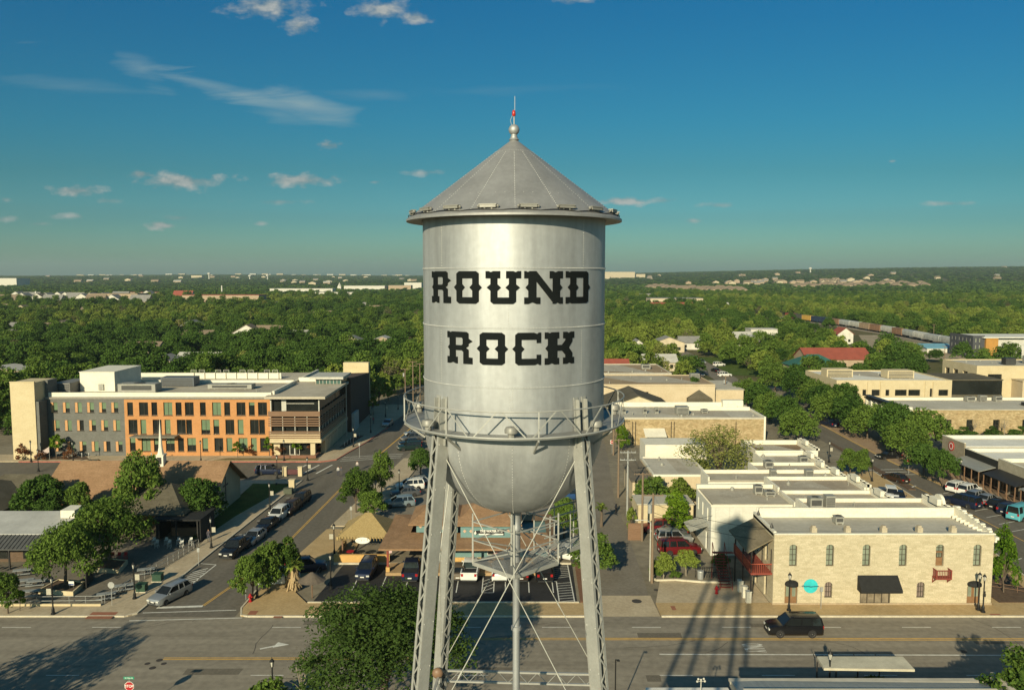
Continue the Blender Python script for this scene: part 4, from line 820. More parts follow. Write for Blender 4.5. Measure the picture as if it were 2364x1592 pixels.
for k, y in enumerate((Y0 + .6, Y0 + 2.0, Y0 + 3.6)): mb = MB(); mb.box(gx0 - .35, gx0 + .15, y - .25, y + .25, 0.1, 1.3); mb.box(gx0 - .4, gx0 + .2, y - .3, y + .3, 1.3, 1.38); mb.build('gallery_pier', M_PARA, LB)
for y in (Y0 + 1.4, Yb - 1.4): fn_ = MB(); fn_.lathe([(.18, 7.9), (.1, 8.05), (.2, 8.15), (.05, 8.5), (.01, 8.6)], 8, (X0 + .15, y)); fn_.build('roof_finial', M_DKMET, LB)
hvac(36.3, 86.6, ZW - .2, .9, .9, .8, 'small round topped grey fan unit alone on the roof of the arched limestone block')

# --- the white-walled building that catches the tower shadow, and the row behind
def lot(name, label, x0, x1, y0, y1, z, par, rm, wm=None, front=(), sides='NSEW', ph=0.9, left=(), fancy=True):
    t = thing(name, label, 'building', (x0, y0, 0)); walls(t, x0, x1, y0, y1, z - .151, wm or M_WHITE, front, left=left)
    roofbox(t, x0, x1, y0, y1, z, par * .75, rm=rm, sides=sides)
    if fancy:                                   # false front towards the street on the right
        f = MB(); f.box(x1 + .003, x1 + .35, y0, y1, 0, z + ph); n = max(2, int((y1 - y0) / 1.1)); 
        f.box(x1 - .05, x1 + .6, y0, y1, z + ph - .35, z + ph); 
        for i in range(n): y = y0 + (i + .5) * (y1 - y0) / n; f.box(x1 + .1, x1 + .45, y - .2, y + .2, z + ph, z + ph + .12)
        f.box(x1 - .5, x1, (y0 + y1) / 2 - .9, (y0 + y1) / 2 + .9, z + ph - .2, z + ph + .55)
        f.build('false_front', M_PARA, t)
        c = MB(); c.box(x1 + .36, x1 + 2.4, y0 + .4, y1 - .4, 3.0, 3.15); c.build('canopy', M_DKMET, t)
    return t
WB = lot('shop_building', 'two storey white walled building marked by the dark shadow of the tower', 24.9, 35.0, 97.3, 105.4, 6.55, 0.0, M_ROOF, mat('white_brick', (0.55, 0.535, 0.455), 0.85, col2=(0.65, 0.63, 0.54), scale=0.5, stretch=(1, 1, 2), fine=0.06, brick=(0.45, 0.16, 0.9, 0.06)), sides='N', left=[(1, 1.9, 3.9, 5.6), (3.4, 4.3, 3.9, 5.6), (6, 6.9, 3.9, 5.6), (1, 1.9, .9, 2.6), (5.5, 6.5, 0.1, 2.4)], fancy=False)
mb = MB(); mb.box(24.85, 35.05, 105.0, 105.4, 6.5, 7.05); mb.box(24.8, 35.0, 97.2, 97.3 - .003, 6.3, 6.55); mb.build('parapet', M_PARA, WB)
for a, b, c, d in [(1, 1.9, 3.9, 5.6), (3.4, 4.3, 3.9, 5.6), (6, 6.9, 3.9, 5.6), (1, 1.9, .9, 2.6)]: window(WB, (24.9, 105.4, 0), (0, -1, 0), a, b, c, d, .17, 1, 2, M_FRAMEW, M_GLASSC)
aw = MB(); aw.add([(24.89, 98.6, 3.5), (24.89, 102.5, 3.5), (22.6, 102.5, 2.7), (22.6, 98.6, 2.7), (24.89, 98.6, 3.42), (24.89, 102.5, 3.42), (22.6, 102.5, 2.62), (22.6, 98.6, 2.62)], [(0, 1, 2, 3), (7, 6, 5, 4), (3, 2, 6, 7), (0, 3, 7, 4), (1, 5, 6, 2)])
for k in range(13): aw.beam((24.86, 98.75 + k * .3, 3.53), (22.6, 98.75 + k * .3, 2.74), .05, .05)
aw.build('metal_canopy', M_METR, WB)
mb = MB()
for k in range(5): mb.beam((24.93 + k * 1.7 + .5, 97.26, .4), (24.93 + k * 1.7 + .5, 97.26, 6.2), .03, .03)
mb.tube([(34.6, 97.2, 6.2), (34.6, 97.2, 0.2)], .06, 6); mb.build('downpipe', M_FRAMEW, WB)
hvac(32.2, 102.3, 6.55, 1.0, 1.0, 1.1, 'grey cylinder topped unit near the back edge of the shadowed white building'); hvac(33.4, 101.3, 6.55, 1.3, 1.0, .6, 'low tan unit on the shadowed white building roof')
B1 = lot('shop_building', 'narrow flat roofed shop directly behind the arched limestone block', 35.2, 50.9, 89.75, 96.9, 7.05, .62, M_ROOF, sides='NEW', ph=1.0)
mb = MB(); mb.lathe([(0.001, 0), (1.1, 0), (1.1, .35), (.001, .35)], 24); mb.xf(Matrix.Translation((51.3, 93.3, 7.9)) @ Matrix.Rotation(-PI / 2, 4, 'Y')); mb.build('curved_gable', M_PARA, B1)
hvac(36.6, 94.2, 7.05, 1.5, 1.1, 1.3, 'pair sized grey unit at the left end of the shop roof behind the limestone block'); hvac(38.4, 94.4, 7.05, 1.1, 1.0, 1.5, 'tall dark grilled unit at the left end of the shop roof behind the limestone block', 1)
B2 = lot('shop_building', 'second shop behind the limestone block with a sloping ragged side parapet', 35.2, 47.3, 97.1, 103.0, 6.4, .6, M_ROOF, sides='NEW', ph=.8)
B3 = lot('shop_building', 'third shop in the row with a tan stained roof beyond the white building', 35.2, 46.9, 103.2, 109.3, 6.6, .65, mat('roof_stained', (0.30, 0.24, 0.165), 0.9, col2=(0.36, 0.32, 0.25), scale=0.15, fine=.1), sides='NEW', ph=.9)
B4 = lot('shop_building', 'fourth long shop in the row beside the pale leafed tree', 27.5, 46.4, 109.5, 114.0, 6.4, .65, M_ROOF, sides='NEW', ph=.7)
B5 = lot('shop_building', 'fifth shop in the row with a low brown roof', 36.0, 46.3, 114.2, 119.6, 6.2, .6, M_ROOF, sides='NEW', ph=.7)
B6 = lot('shop_building', 'sixth shop in the row under a plain grey roof', 39.0, 47.2, 119.8, 127.0, 6.0, .7, M_ROOFG, sides='NEW', ph=.8)
B7 = lot('shop_building', 'seventh shop in the row with white walls round a brown roof pit', 39.5, 49.3, 127.2, 135.6, 6.0, 1.0, mat('roof_brown', (0.22, 0.15, 0.085), 0.9, scale=.3, fine=.1), ph=1.1)
B8 = lot('store_building', 'low cream shed with a blank white upper wall by the alley', 21.5, 30.0, 119.0, 131, 4.7, .25, M_ROOFG, M_PEACH, fancy=False)
mb = MB(); mb.box(22.8, 33.4, 134.2, 140.0, 0, 6.2); mb.build('upper_block', M_PARA, B8)
mb = MB(); mb.prism([(18.5, 120), (21.4, 120), (21.4, 131), (18.8, 131)], 0, 3.4); mb.build('lean_to', M_PEACH, B8); mb = MB(); mb.prism([(18.3, 119.8), (21.45, 119.8), (21.45, 131.1), (18.5, 131.1)], [3.42, 4.1, 4.1, 3.42], [3.55, 4.25, 4.25, 3.55]); mb.build('lean_to_roof', mat('roof_dark_felt', (0.14, 0.115, 0.08), 0.9, scale=.5, fine=.1), B8)
for x, y, z, w in ((45.3, 122, 6.0, 1.2), (38.6, 118, 6.2, 1.2), (42.4, 111.8, 6.4, 1.0), (37.3, 111.9, 6.4, .8)): hvac(x, y, z, w, w, 1.0, {122: 'square tan unit on the plain grey sixth roof of the row', 118: 'dark unit on the fifth brown roof of the row', 111.8: 'grey unit near the street end of the long fourth roof', 111.9: 'small black vent unit at the middle of the long fourth roof'}[y], int(y) % 2)
# yard wall and wooden gate by the alley lot
YW = thing('yard_wall', 'cream stone yard wall behind the parked red and silver cars', 'wall', (17.6, 108, 0)); mb = MB(); mb.box(17.4, 25.0, 107.4, 107.9, 0, 3.6); mb.box(17.4, 17.8, 107.9, 113, 0, 3.0); mb.build('wall', M_CREAM2, YW); mb = MB(); mb.box(17.2, 25.1, 107.2, 111.9, 3.6, 3.75); mb.build('roof', M_ROOFG, YW); mb = MB(); mb.box(15.4, 17.3, 103.2, 103.35, 0, 2.3); mb.build('timber_gate', M_WOODS, YW)
# --- rubble stone building farther up the alley
x0, x1, y0, y1 = 22.6, 52.2, 163.0, 178.0
SB = thing('stone_building', 'long rough yellow rubble stone building with a tree before its wall', 'building', (x0, y0, 0))
walls(SB, x0, x1, y0, y1, 5.4, M_RUBB); roofbox(SB, x0, x1, y0, y1, 5.55, .22, rm=M_ROOFG, pm=M_ROOFG, sides='SW')
mb = MB(); mb.box(x0, x1, y1 - .3, y1, 5.4, 6.6); mb.box(x1 + .003, x1 + .4, y0, y1, 0, 5.9); mb.box(x0 + 16, x1, y1 - 5, y1 - 4.7, 5.55, 6.3); mb.box(x1 - 5, x1 - .5, y1 - 1.6, y1 + .02, 5.55, 7.2); mb.build('parapet', M_PARA, SB)
mb = MB(); mb.box(27.6, 31.2, 161.2, 163.0, 2.3, 2.45); mb.add([(27.2, 160.2, 2.2), (31.6, 160.2, 2.2), (31.6, 162.99, 3.4), (27.2, 162.99, 3.4), (27.2, 160.2, 2.3), (31.6, 160.2, 2.3), (31.6, 162.99, 3.5), (27.2, 162.99, 3.5)], [(0, 1, 5, 4), (4, 5, 6, 7), (0, 4, 7, 3), (1, 2, 6, 5)]); mb.build('door_canopy', M_WHITE, SB)
mb = MB(); mb.box(28.4, 30.6, 162.9, 162.997, 0, 2.2); mb.build('door', M_FRAMEW, SB)
for x in (25.0, 25.6, 33.0, 33.6, 46.4): mb = MB(); mb.tube([(x, 162.9, 0), (x, 162.9, 4.9)], .07, 6); mb.build('downpipe', M_DKMET, SB)
hvac(36.2, 168, 5.55, 2.6, 2.4, 1.7, 'large boxy tan unit on the rubble stone building roof', 1); hvac(41.5, 170, 5.55, 1.4, 1.2, .7, 'low vent unit on the rubble stone building roof')
for k, x in enumerate((24, 28.5, 31)): hvac(x, 169, 5.55, .8, .8, 1.2, ('upright pipe vent at the alley end of the rubble stone roof', 'middle pipe vent on the rubble stone roof', 'third pipe vent from the alley on the rubble stone roof')[k])
# --- cream gable house and tan halls beyond
def gable(root, x0, x1, y0, y1, ze, zr, wm, rm, axis='y', over=.4):
    mb = MB(); th = .16
    mb.box(x0, x1, y0, y1, 0, ze)
    if axis == 'y':
        xm = (x0 + x1) / 2
        for y in (y0, y1): mb.quad((x0, y, ze), (x1, y, ze), (xm, y, zr))
        mb.build('wall', wm, root); r = MB(); s = (zr - ze) / (xm - x0); o = over
        r.add([(x0 - o, y0 - o, ze - o * s), (xm, y0 - o, zr), (xm, y1 + o, zr), (x0 - o, y1 + o, ze - o * s), (x0 - o, y0 - o, ze - o * s + th), (xm, y0 - o, zr + th), (xm, y1 + o, zr + th), (x0 - o, y1 + o, ze - o * s + th)], [(3, 2, 1, 0), (4, 5, 6, 7), (0, 1, 5, 4), (2, 3, 7, 6), (3, 0, 4, 7)])
        r.add([(x1 + o, y0 - o, ze - o * s), (xm, y0 - o, zr), (xm, y1 + o, zr), (x1 + o, y1 + o, ze - o * s), (x1 + o, y0 - o, ze - o * s + th), (xm, y0 - o, zr + th), (xm, y1 + o, zr + th), (x1 + o, y1 + o, ze - o * s + th)], [(0, 1, 2, 3), (7, 6, 5, 4), (4, 5, 1, 0), (6, 7, 3, 2), (7, 4, 0, 3)])
    else:
        ym = (y0 + y1) / 2
        for x in (x0, x1): mb.quad((x, y0, ze), (x, y1, ze), (x, ym, zr))
        mb.build('wall', wm, root); r = MB(); s = (zr - ze) / (ym - y0); o = over
        for y, d in ((y0, -1), (y1, 1)):
            r.add([(x0 - o, y + d * o, ze - o * s), (x1 + o, y + d * o, ze - o * s), (x1 + o, ym, zr), (x0 - o, ym, zr), (x0 - o, y + d * o, ze - o * s + th), (x1 + o, y + d * o, ze - o * s + th), (x1 + o, ym, zr + th), (x0 - o, ym, zr + th)], [(3, 2, 1, 0), (4, 5, 6, 7), (0, 1, 5, 4), (1, 2, 6, 5), (3, 0, 4, 7)])
    return r.build('roof', rm, root)
def hip(root, x0, x1, y0, y1, ze, zr, rm, ins=None, o=.5, name='roof'):
    ins = ins or (y1 - y0) / 2; ym = (y0 + y1) / 2; r = MB(); th = .14
    a, b, c, d = (x0 - o, y0 - o, ze), (x1 + o, y0 - o, ze), (x1 + o, y1 + o, ze), (x0 - o, y1 + o, ze); e, f = (x0 + ins, ym, zr), (x1 - ins, ym, zr)
    lo = [(p[0], p[1], p[2] - th) for p in (a, b, c, d)]
    r.add([a, b, c, d, e, f] + lo, [(0, 1, 5, 4), (1, 2, 5), (2, 3, 4, 5), (3, 0, 4), (9, 8, 7, 6), (6, 7, 1, 0), (7, 8, 2, 1), (8, 9, 3, 2), (9, 6, 0, 3)]); return r.build(name, rm, root)
t = thing('gabled_hall', 'cream gable fronted hall with a brown roof beyond the rubble stone building', 'building', (22, 184, 0)); gable(t, 21.5, 37.5, 184.5, 200, 4.1, 7.0, mat('pale_cream', (0.55, 0.47, 0.31), 0.9, scale=.5, fine=.05), M_SHIND, 'y')
t = thing('tan_hall', 'long tan walled hall with a wide flat brown roof behind the gabled hall', 'building', (22, 206, 0)); walls(t, 20, 53, 206, 226, 6.4, M_PEACH, [(14, 15.6, 4.2, 4.8)]); roofbox(t, 20, 53, 206, 226, 6.6, .2, rm=mat('roof_tan', (0.27, 0.19, 0.105), .9, col2=(0.33, 0.24, 0.145), scale=.12, fine=.08), pm=M_PEACH)
window(t, (20, 206, 0), (1, 0, 0), 14, 15.6, 4.2, 4.8, .15, 3, 1)
mb = MB(); mb.box(53.01, 61, 208, 226, 0, 5.0); mb.build('side_wing', M_PEACH, t); mb = MB(); mb.box(52.9 + .11, 61.2, 207.8, 226.1, 5.0, 5.2); mb.build('wing_roof', M_ROOFG, t)
mb = MB(); mb.add([(45.5, 204.5, 3.2), (52, 204.5, 3.2), (48.8, 205.99, 5.4), (45.5, 205.99, 3.2), (52, 205.99, 3.2)], [(0, 1, 2), (0, 2, 3), (1, 4, 2)]); mb.box(45.6, 51.9, 204.6, 205.98, 0, 3.2); mb.build('porch', M_SHIND, t)
t2 = thing('tan_hall', 'second flat tan hall rising behind the first with a long pale roof edge', 'building', (20, 229, 0)); walls(t2, 16, 46, 228, 252, 6.6, M_PEACH); roofbox(t2, 16, 46, 228, 252, 6.8, .25, rm=MATS['roof_tan'], pm=M_ROOFG)
hvac(50.5, 219, 6.6, 2.4, 2.2, 1.4, 'grey unit at the right end of the wide brown hall roof', 1); hvac(40.5, 240, 6.8, 2.6, 2, 1.4, 'grey unit at the right end of the farther tan hall roof'); hvac(21.5, 236, 6.8, 2.4, 2.2, 1.6, 'grey unit at the left end of the farther tan hall roof', 1)
# --- city hall-like three storey block on the left
CX, CY = -90.4, 152.5
CH = thing('office_building', 'long three storey office block in grey and orange brick with a slatted balcony corner', 'building', (CX, CY, 0))
xs = lambda zx: A(zx / 4.658, 940, CY)[0] - CX
xb = lambda zx: A(450 + zx / 4.658, 940, CY)[0] - CX
rows = [(8.62, 10.6), (5.05, 7.12), (1.0, 2.95)]
gops = []
for j, off in enumerate((415, 428, 445)):
    for i in range(7): a = xs(off + i * 130.2); gops.append((a, a + 1.33, rows[j][0], rows[j][1]))
xg = xs(1335)
mb = MB(); panel(mb, (CX, CY, 0), U1, 0, xg, 0, 11.25, gops, 0.24); mb.build('wall', M_GREYB, CH, label='grey brick wall')
gl_ = [M_GLASS, M_GLASSB, M_GLASSB, M_GLASSB, M_GLASSB, M_GLASS, M_GLASS]
for n, o in enumerate(gops): window(CH, (CX, CY, 0), U1, *o, depth=.2, nx=1, ny=1, gm=M_GLASSB if hsh('g', n) < .25 else M_GLASS, t=.05, sill=True, blind=0 if hsh('h', n) < .4 else .3 + .5 * hsh('k', n))
for o in gops: mb = MB(); mb.box(CX + o[0] + .003, CX + o[0] + .50, CY + .04, CY + .10, o[2] + .002, o[3] - .002); mb.build('window_jamb', mat('jamb_orange', (0.50, 0.27, 0.12), .9), CH)
top = [(1368, 1430), (1495, 1592), (1628, 1690), (1757, 1852), (1888, 1952), (1988, 2082), (2150, 2212)]
oops = []
orow = [(8.05, 10.6), (4.4, 7.22), (1.0, 3.62)]
base = [(a, b) for a, b in top] + [(450 * 4.658 + a - 0, 450 * 4.658 + b) for a, b in ((185, 280), (315, 378), (447, 543), (580, 642), (678, 775))]
for j in range(3):
    for i, (a, b) in enumerate(base):
        s = 0 if j == 0 else (12 if j == 1 else 20); o = 0
        if j == 1: a, b = (a, a + (95 if b - a < 80 else 62)) if True else (a, b)
        oops.append((xs(a + s * .6), xs(b + s * .6), orow[j][0], orow[j][1]))
xo = 43.75
mb = MB(); panel(mb, (CX, CY, 0), U1, xg, xo, 0, 11.15, oops, 0.3); mb.build('wall', M_ORANGE, CH, label='orange brick wall')
for n, o in enumerate(oops): window(CH, (CX, CY, 0), U1, *o, depth=.26, nx=2 if o[1] - o[0] > 1.4 else 1, ny=1, gm=M_GLASSB if hsh('o', n) < (.06, .25, .3)[n // 12] else M_GLASS, t=.07, sill=True, blind=(.15 + .7 * hsh('k', n)) if hsh('h', n) < (.25, .5, .6)[n // 12] else 0)
mb = MB(); mb.box(CX, CX + xo, CY + .9, CY + 39, 0, 11.1); mb.build('main_body', M_CREAM, CH)
mb = MB(); mb.box(CX + .0, CX + xo, CY - .22, CY + .9, 11.26, 11.62); mb.build('cornice', mat('cornice_grey', (0.24, 0.22, 0.18), .8), CH)
roofbox(CH, CX, CX + xo, CY + .35, CY + 39, 11.7, .75, .4, rm=M_ROOF, sides='SEW')
mb = MB(); mb.box(CX + 1.5, CX + 38, CY + 27, CY + 27.4, 11.7, 13.0)
for k in range(9): mb.box(CX + 18 + k * 2.4, CX + 18.3 + k * 2.4, CY + 26.7, CY + 27, 11.7, 13.1)
mb.box(CX + 4, xo + CX - 1, CY + 20, CY + 20.3, 11.7, 12.3); mb.build('rear_parapet', M_PARA, CH)
mb = MB()
for k in range(12):
    x = CX + 17.5 + k * 1.85
    if k % 3 == 2: continue
    for q in (0, 1.2): mb.beam((x + q, CY + 27.2, 13.0), (x + q, CY + 27.2, 13.7), .06, .06)
    mb.beam((x, CY + 27.2, 13.7), (x + 1.2, CY + 27.2, 13.7), .06, .06); mb.beam((x, CY + 27.2, 13.35), (x + 1.2, CY + 27.2, 13.35), .05, .05)
mb.build('roof_railing', M_FRAMEW, CH)
mb = MB(); mb.box(-95.0, CX - .003, 149.4, 156.0, 0, 14.85); mb.box(-95.05, CX + .05, 149.35, 149.7, 14.85, 15.05); mb.build('stair_tower', M_CREAM, CH); mb = MB(); mb.box(CX, CX + .6, 149.6, 152.2, 0, 11.2); mb.box(CX + .0, CX + .6, 152.8, 156, 11.6, 14.85); mb.build('tower_return', M_GREYB, CH)
mb = MB(); mb.box(-87.2, -80.2, 159.5, 171, 11.6, 15.6); mb.box(-87.3, -80.1, 159.4, 171.1, 15.6, 15.72); mb.build('penthouse', M_WHITE, CH); mb = MB(); mb.box(-83.4, -82.4, 159.25, 159.5, 12.0, 13.2); mb.build('penthouse_louvre', M_HVAC, CH)
mb = MB(); mb.box(-65.2, -46.5 - 1.5, 150.2, 150.4, 0, 0.01)
mb = MB(); mb.box(-73.3, -64.6, 150.3, CY - .02, 4.05, 4.25); mb.build('entrance_canopy', mat('canopy_grey', (0.18, 0.17, 0.13), .7), CH)
# balcony corner
KX0, KX1, KY = CX + xo, -36.95, 151.3
mb = MB(); mb.box(KX0 + .01, KX1, KY, 176, 3.55, 5.0 - .2); mb.box(KX0 + .01, KX1 + .25, KY - .25, 176, 2.95, 3.54); mb.build('soffit_band', M_CREAM2, CH)
mb = MB(); mb.box(KX0 + .3, KX1 - .3, KY + .9, 176, 4.8, 11.5); mb.build('glass_core', M_GLASS, CH)
mb = MB(); mb.box(KX0 + .3, KX1 - 2.2, KY + 1.9, 170, 0, 2.94); mb.build('ground_floor', M_GLASS, CH)
mb = MB()
for z0_, z1_ in ((8.05, 9.05),): mb.box(KX0 - .2, KX1 + .05, KY - .06, KY + .06, z0_, z1_); mb.box(KX1 - .07, KX1 + .05, KY + .06, 175, z0_, z1_)
for z in (6.15, 6.6, 7.05, 7.5, 3.75, 4.15, 4.55, 4.95): mb.box(KX0 - .2, KX1 + .05, KY - .06, KY + .06, z, z + .24); mb.box(KX1 - .07, KX1 + .05, KY + .06, 175, z, z + .24)
mb.build('timber_screen', M_WOODS, CH)
mb = MB()
for k in range(5): mb.box(KX0 + .1 + k * 2.35, KX0 + .22 + k * 2.35, KY + .1, KY + .3, 3.6, 9.0)
for k in range(10): mb.box(KX1 - .3, KX1 - .08, KY + .5 + k * 2.4, KY + .62 + k * 2.4, 3.6, 9.0)
for x in (KX0 + .2, KX1 - .25): mb.box(x, x + .2, KY + .1, KY + .3, 9.05, 11.6)
mb.build('screen_posts', M_FRAMEW, CH)
mb = MB(); mb.box(KX0 + 2.2, KX0 + 3.1, KY + .7, KY + .85, 9.0, 11.2); mb.box(KX0 + 3.1, KX1 - 1.2, KY + .7, KY + .8, 10.4, 10.5); mb.build('terrace_frame', M_FRAMEW, CH)
mb = MB(); mb.add([(KX0 - .6, KY - .9, 11.55), (KX1 + 1.3, KY - .9, 11.55), (KX1 + 1.3, 172.5, 11.55), (KX0 - .6, 172.5, 11.55), (KX0 - .6, KY - .9, 12.0), (KX1 + 1.3, KY - .9, 12.0), (KX1 + 1.3, 172.5, 12.0), (KX0 - .6, 172.5, 12.0)], [(0, 3, 2, 1), (4, 5, 6, 7), (0, 1, 5, 4), (1, 2, 6, 5), (2, 3, 7, 6), (3, 0, 4, 7)]); mb.build('roof_slab', M_ROOF, CH)
mb = MB(); mb.box(KX0 + .1, KX0 + .5, KY + 2.0, 168, 12.0, 12.7); mb.box(KX0 + .1, KX1 - 3, 172.5, 173, 11.6, 12.9); mb.build('parapet', M_PARA, CH)
mb = MB(); mb.box(KX0 + .4, KX0 + 1.6, KY + 1.0, KY + 3, 0, 2.94); mb.box(KX1 - 2.0, KX1 - 1.1, KY + .3, KY + 1, 0, 2.95); mb.box(KX1 - .9, KX1, KY + 4, 176, 0, 2.94); mb.build('piers', M_CREAM2, CH)
for k in range(4): window(CH, (KX1 + .003, KY + 5, 0), (0, 1, 0), k * 5.2 + .4, k * 5.2 + 4.4, .15, 2.7, .04, 3, 1, M_DKMET, M_GLASS, .08, 'shopfront')
mb = MB(); mb.box(KX0 + 3.2, KX0 + 5.2, KY + 1.84, KY + 1.895, 0, 2.3); dd = mb.build('door', M_FRAMEW, CH); mb = MB()
for q in (0, 1): mb.box(KX0 + 3.35 + q, KX0 + 4.1 + q, KY + 1.82, KY + 1.838, .25, 2.1)
mb.build('pane', M_GLASS, dd)
mb = MB(); mb.box(KX0 + .6, KX1 - .6, KY - 1.3, KY - .9, 0.14, .75); mb.box(KX1 - 1.0, KX1 - .6, KY - .9, KY + 2, .14, .75); mb.build('planter_wall', mat('red_sandstone', (0.20, 0.10, 0.06), .9, scale=2, fine=.2), CH)
# dark hall, glass lantern and cream fin behind the corner
mb = MB(); mb.prism([(-44, 176.01), (-36.0, 176.01), (-36.1, 200), (-44, 200)], [0] * 4, [11.6, 12.3, 10.6, 10.4]); mb.build('rear_hall', mat('dark_brick', (0.085, 0.052, 0.038), .9, scale=.6, fine=.12, brick=(.5, .16, .8, .15)), CH)
mb = MB(); mb.box(-41.8, -36.4, 168.5, 175.9, 12.02, 13.1); mb.build('glass_lantern', mat('lantern_glass', (0.05, 0.10, 0.085), .1, var=.5, scale=.3, spec=.6), CH); mb = MB()
for k in range(8): mb.box(-41.85 + k * .75, -41.75 + k * .75, 168.42, 168.5, 12.02, 13.1)
mb.box(-43, -35.8, 167.6, 176, 13.1, 13.6); mb.build('lantern_roof', M_FRAMEW, CH)
mb = MB(); mb.box(-43.5, -37.0, 204, 206, 0, 12.7); mb.box(-44, -37, 200.01, 204, 0, 10); mb.build('rear_fin_wall', M_CREAM, CH)
mb = MB(); mb.box(-36.0 + .01, -35.4, 176.6, 182, .14, 4.2); mb.build('pale_panel', mat('pale_panel', (0.42, 0.42, 0.38), .6), CH)
mb = MB(); mb.tube([(KX1 + .9, 171.5, .1), (KX1 + .9, 171.5, 11.55)], .1, 8); mb.build('roof_column', M_FRAMEW, CH)
hvac(-89.0, 159.8, 11.7, 3.0, 7.0, 2.1, 'long dark ribbed chiller at the left end of the office block roof', 1, mat('chiller', (0.16, .155, .14), .6)); hvac(-75.0, 159.2, 11.7, 7.5, 3.0, 1.7, 'long grey unit right of the white rooftop box on the office block', 0)
hvac(-70.5, 168, 11.7, 7, 3.2, 1.9, 'dark unit behind the long grey one on the office block roof', 1, mat('unit_blue', (0.09, .10, .11), .6)); hvac(-58, 163.5, 11.7, 9, 2.6, 1.0, 'low wide grey unit in the middle of the office block roof', 0)
# --- brown roofed church hall with a cross on its gable and a small white steeple
t = CHU = thing('church_hall', 'brown shingled church hall with a dark cross on its grey gable', 'church', (-62, 117, 0))
ya, yb, xa, xc = 109.8, 124.6, -66.5, -43.0
gable(t, xa, xc, ya + 1.0, yb - 1.0, 3.4, 7.3, mat('church_wall', (0.40, 0.33, 0.21), .9, scale=.4, fine=.06), M_SHING, 'x', .9)
mb = MB(); mb.box(xc + .003, xc + .06, (ya + yb) / 2 - .12, (ya + yb) / 2 + .12, 1.2, 5.0); mb.box(xc + .003, xc + .062, (ya + yb) / 2 - 1.0, (ya + yb) / 2 + 1.0, 3.6, 3.85); mb.build('cross', M_FRAME, t)
mb = MB(); mb.box(-59, -44, ya + .4, ya + .97, 0, 2.4); mb.build('side_annex', M_OCHRE, t)
st = thing('white_steeple', 'slender white steeple standing on the church hall ridge', 'steeple', (-58.6, 117.2, 7.3)); sx_, sy_ = G(372, 1064, 7.5)
mb = MB(); mb.box(sx_ - .55, sx_ + .55, sy_ - .55, sy_ + .55, 6.8, 8.4); mb.box(sx_ - .65, sx_ + .65, sy_ - .65, sy_ + .65, 8.4, 8.55); mb.build('base', M_WHITE, st); mb = MB(); mb.lathe([(.5, 8.55), (.3, 9.6), (.02, 13.8)], 8, (sx_, sy_)); mb.build('spire', M_WHITE, st); mb = MB(); mb.box(sx_ - .3, sx_ + .3, sy_ - .57, sy_ - .553, 7.2, 8.2); mb.build('louvre', M_DKMET, st)
# --- dark house at far left, dark pavilion, metal roofed diner
t = thing('dark_roofed_house', 'low house with a broad dark brown hip roof and a porch at the far left', 'house', (-85, 112, 0))
mb = MB(); mb.box(-92, -70.5, 107, 118, 0, 3); mb.box(-78, -66, 113, 120, 0, 3.0 - .002); mb.build('wall', mat('house_wall', (0.28, .23, .16), .9, scale=.6), t); hip(t, -94, -70, 105.5, 119, 3.1, 6.2, M_SHIND); hip(t, -80, -65.5, 112, 121, 3.0, 5.6, M_SHIND, name='porch_roof')
mb = MB()
for x in (-76, -72, -69.5): mb.tube([(x, 104.9, 0), (x, 104.9, 3)], .12, 6)
mb.build('porch_posts', M_FRAMEW, t)
t = thing('open_pavilion', 'black open sided bar pavilion under a brown hip roof behind the patio trees', 'pavilion', (-46, 103, 0)); hip(t, -53.0, -44, 103.8, 114, 3.4, 6.3, M_SHIND, 3.5)
mb = MB(); mb.box(-47.3, -40.8, 101.9, 107.4, 3.0, 3.2); mb.box(-47.3, -46.9, 103.5, 107.2, 0, 3); mb.box(-41.3, -41.0, 102.4, 107.2, 0, 3.0); mb.box(-46.89, -41.31, 106.9, 107.1, 0, 2.99); mb.build('black_canopy', M_CANVAS, t)
for x in (-46.8, -44.2, -41.4): mb = MB(); mb.box(x, x + .15, 102.1, 102.25, 0, 3); mb.build('post', M_DKMET, t)
mb = MB(); mb.box(-46, -42, 105, 105.6, 0, 1.1); mb.build('bar_counter', M_WOODS, t)
t = DIN = thing('metal_roofed_diner', 'low diner with a grey standing seam metal roof beside the patio', 'building', (-66, 95, 0))
mb = MB(); mb.box(-80, -56.5, 95.2, 102.5, 0, 3.4); mb.build('wall', mat('diner_wall', (0.13, 0.085, 0.055), .9, scale=.8, fine=.15, brick=(.5, .16, .8, .2)), t)
mb = MB(); mb.prism([(-82, 94.6), (-56.6, 94.6), (-55.4, 101.5), (-82, 101.5)], [3.5, 3.5, 4.3, 4.3], [3.7, 3.7, 4.5, 4.5]); mb.build('roof', mat('pale_roof', (0.42, 0.41, 0.37), .7, scale=.3, fine=.06), t)
mb = MB(); mb.add([(-82, 94.59, 3.6), (-56.6, 94.59, 3.6), (-56.8, 92.2, 2.6), (-82, 92.2, 2.6), (-82, 94.59, 3.5), (-56.6, 94.59, 3.5), (-56.8, 92.2, 2.5), (-82, 92.2, 2.5)], [(0, 3, 2, 1), (4, 5, 6, 7), (3, 7, 6, 2), (1, 2, 6, 5)])
for k in range(52): x = -82 + k * .49; mb.beam((x, 94.55, 3.64), (x, 92.2, 2.65), .05, .06)
mb.build('metal_awning', mat('dark_seam_metal', (0.10, 0.10, 0.095), .6, .3, scale=1), t); mb = MB(); mb.box(-57.4, -55.6, 99, 101.4, 4.3, 5.3); mb.build('roof_hatch', M_WHITE, t)
for x in (-72, -66, -60, -57): mb = MB(); mb.box(x, x + .16, 92.3, 92.46, 0, 2.55); mb.build('post', M_DKMET, t)
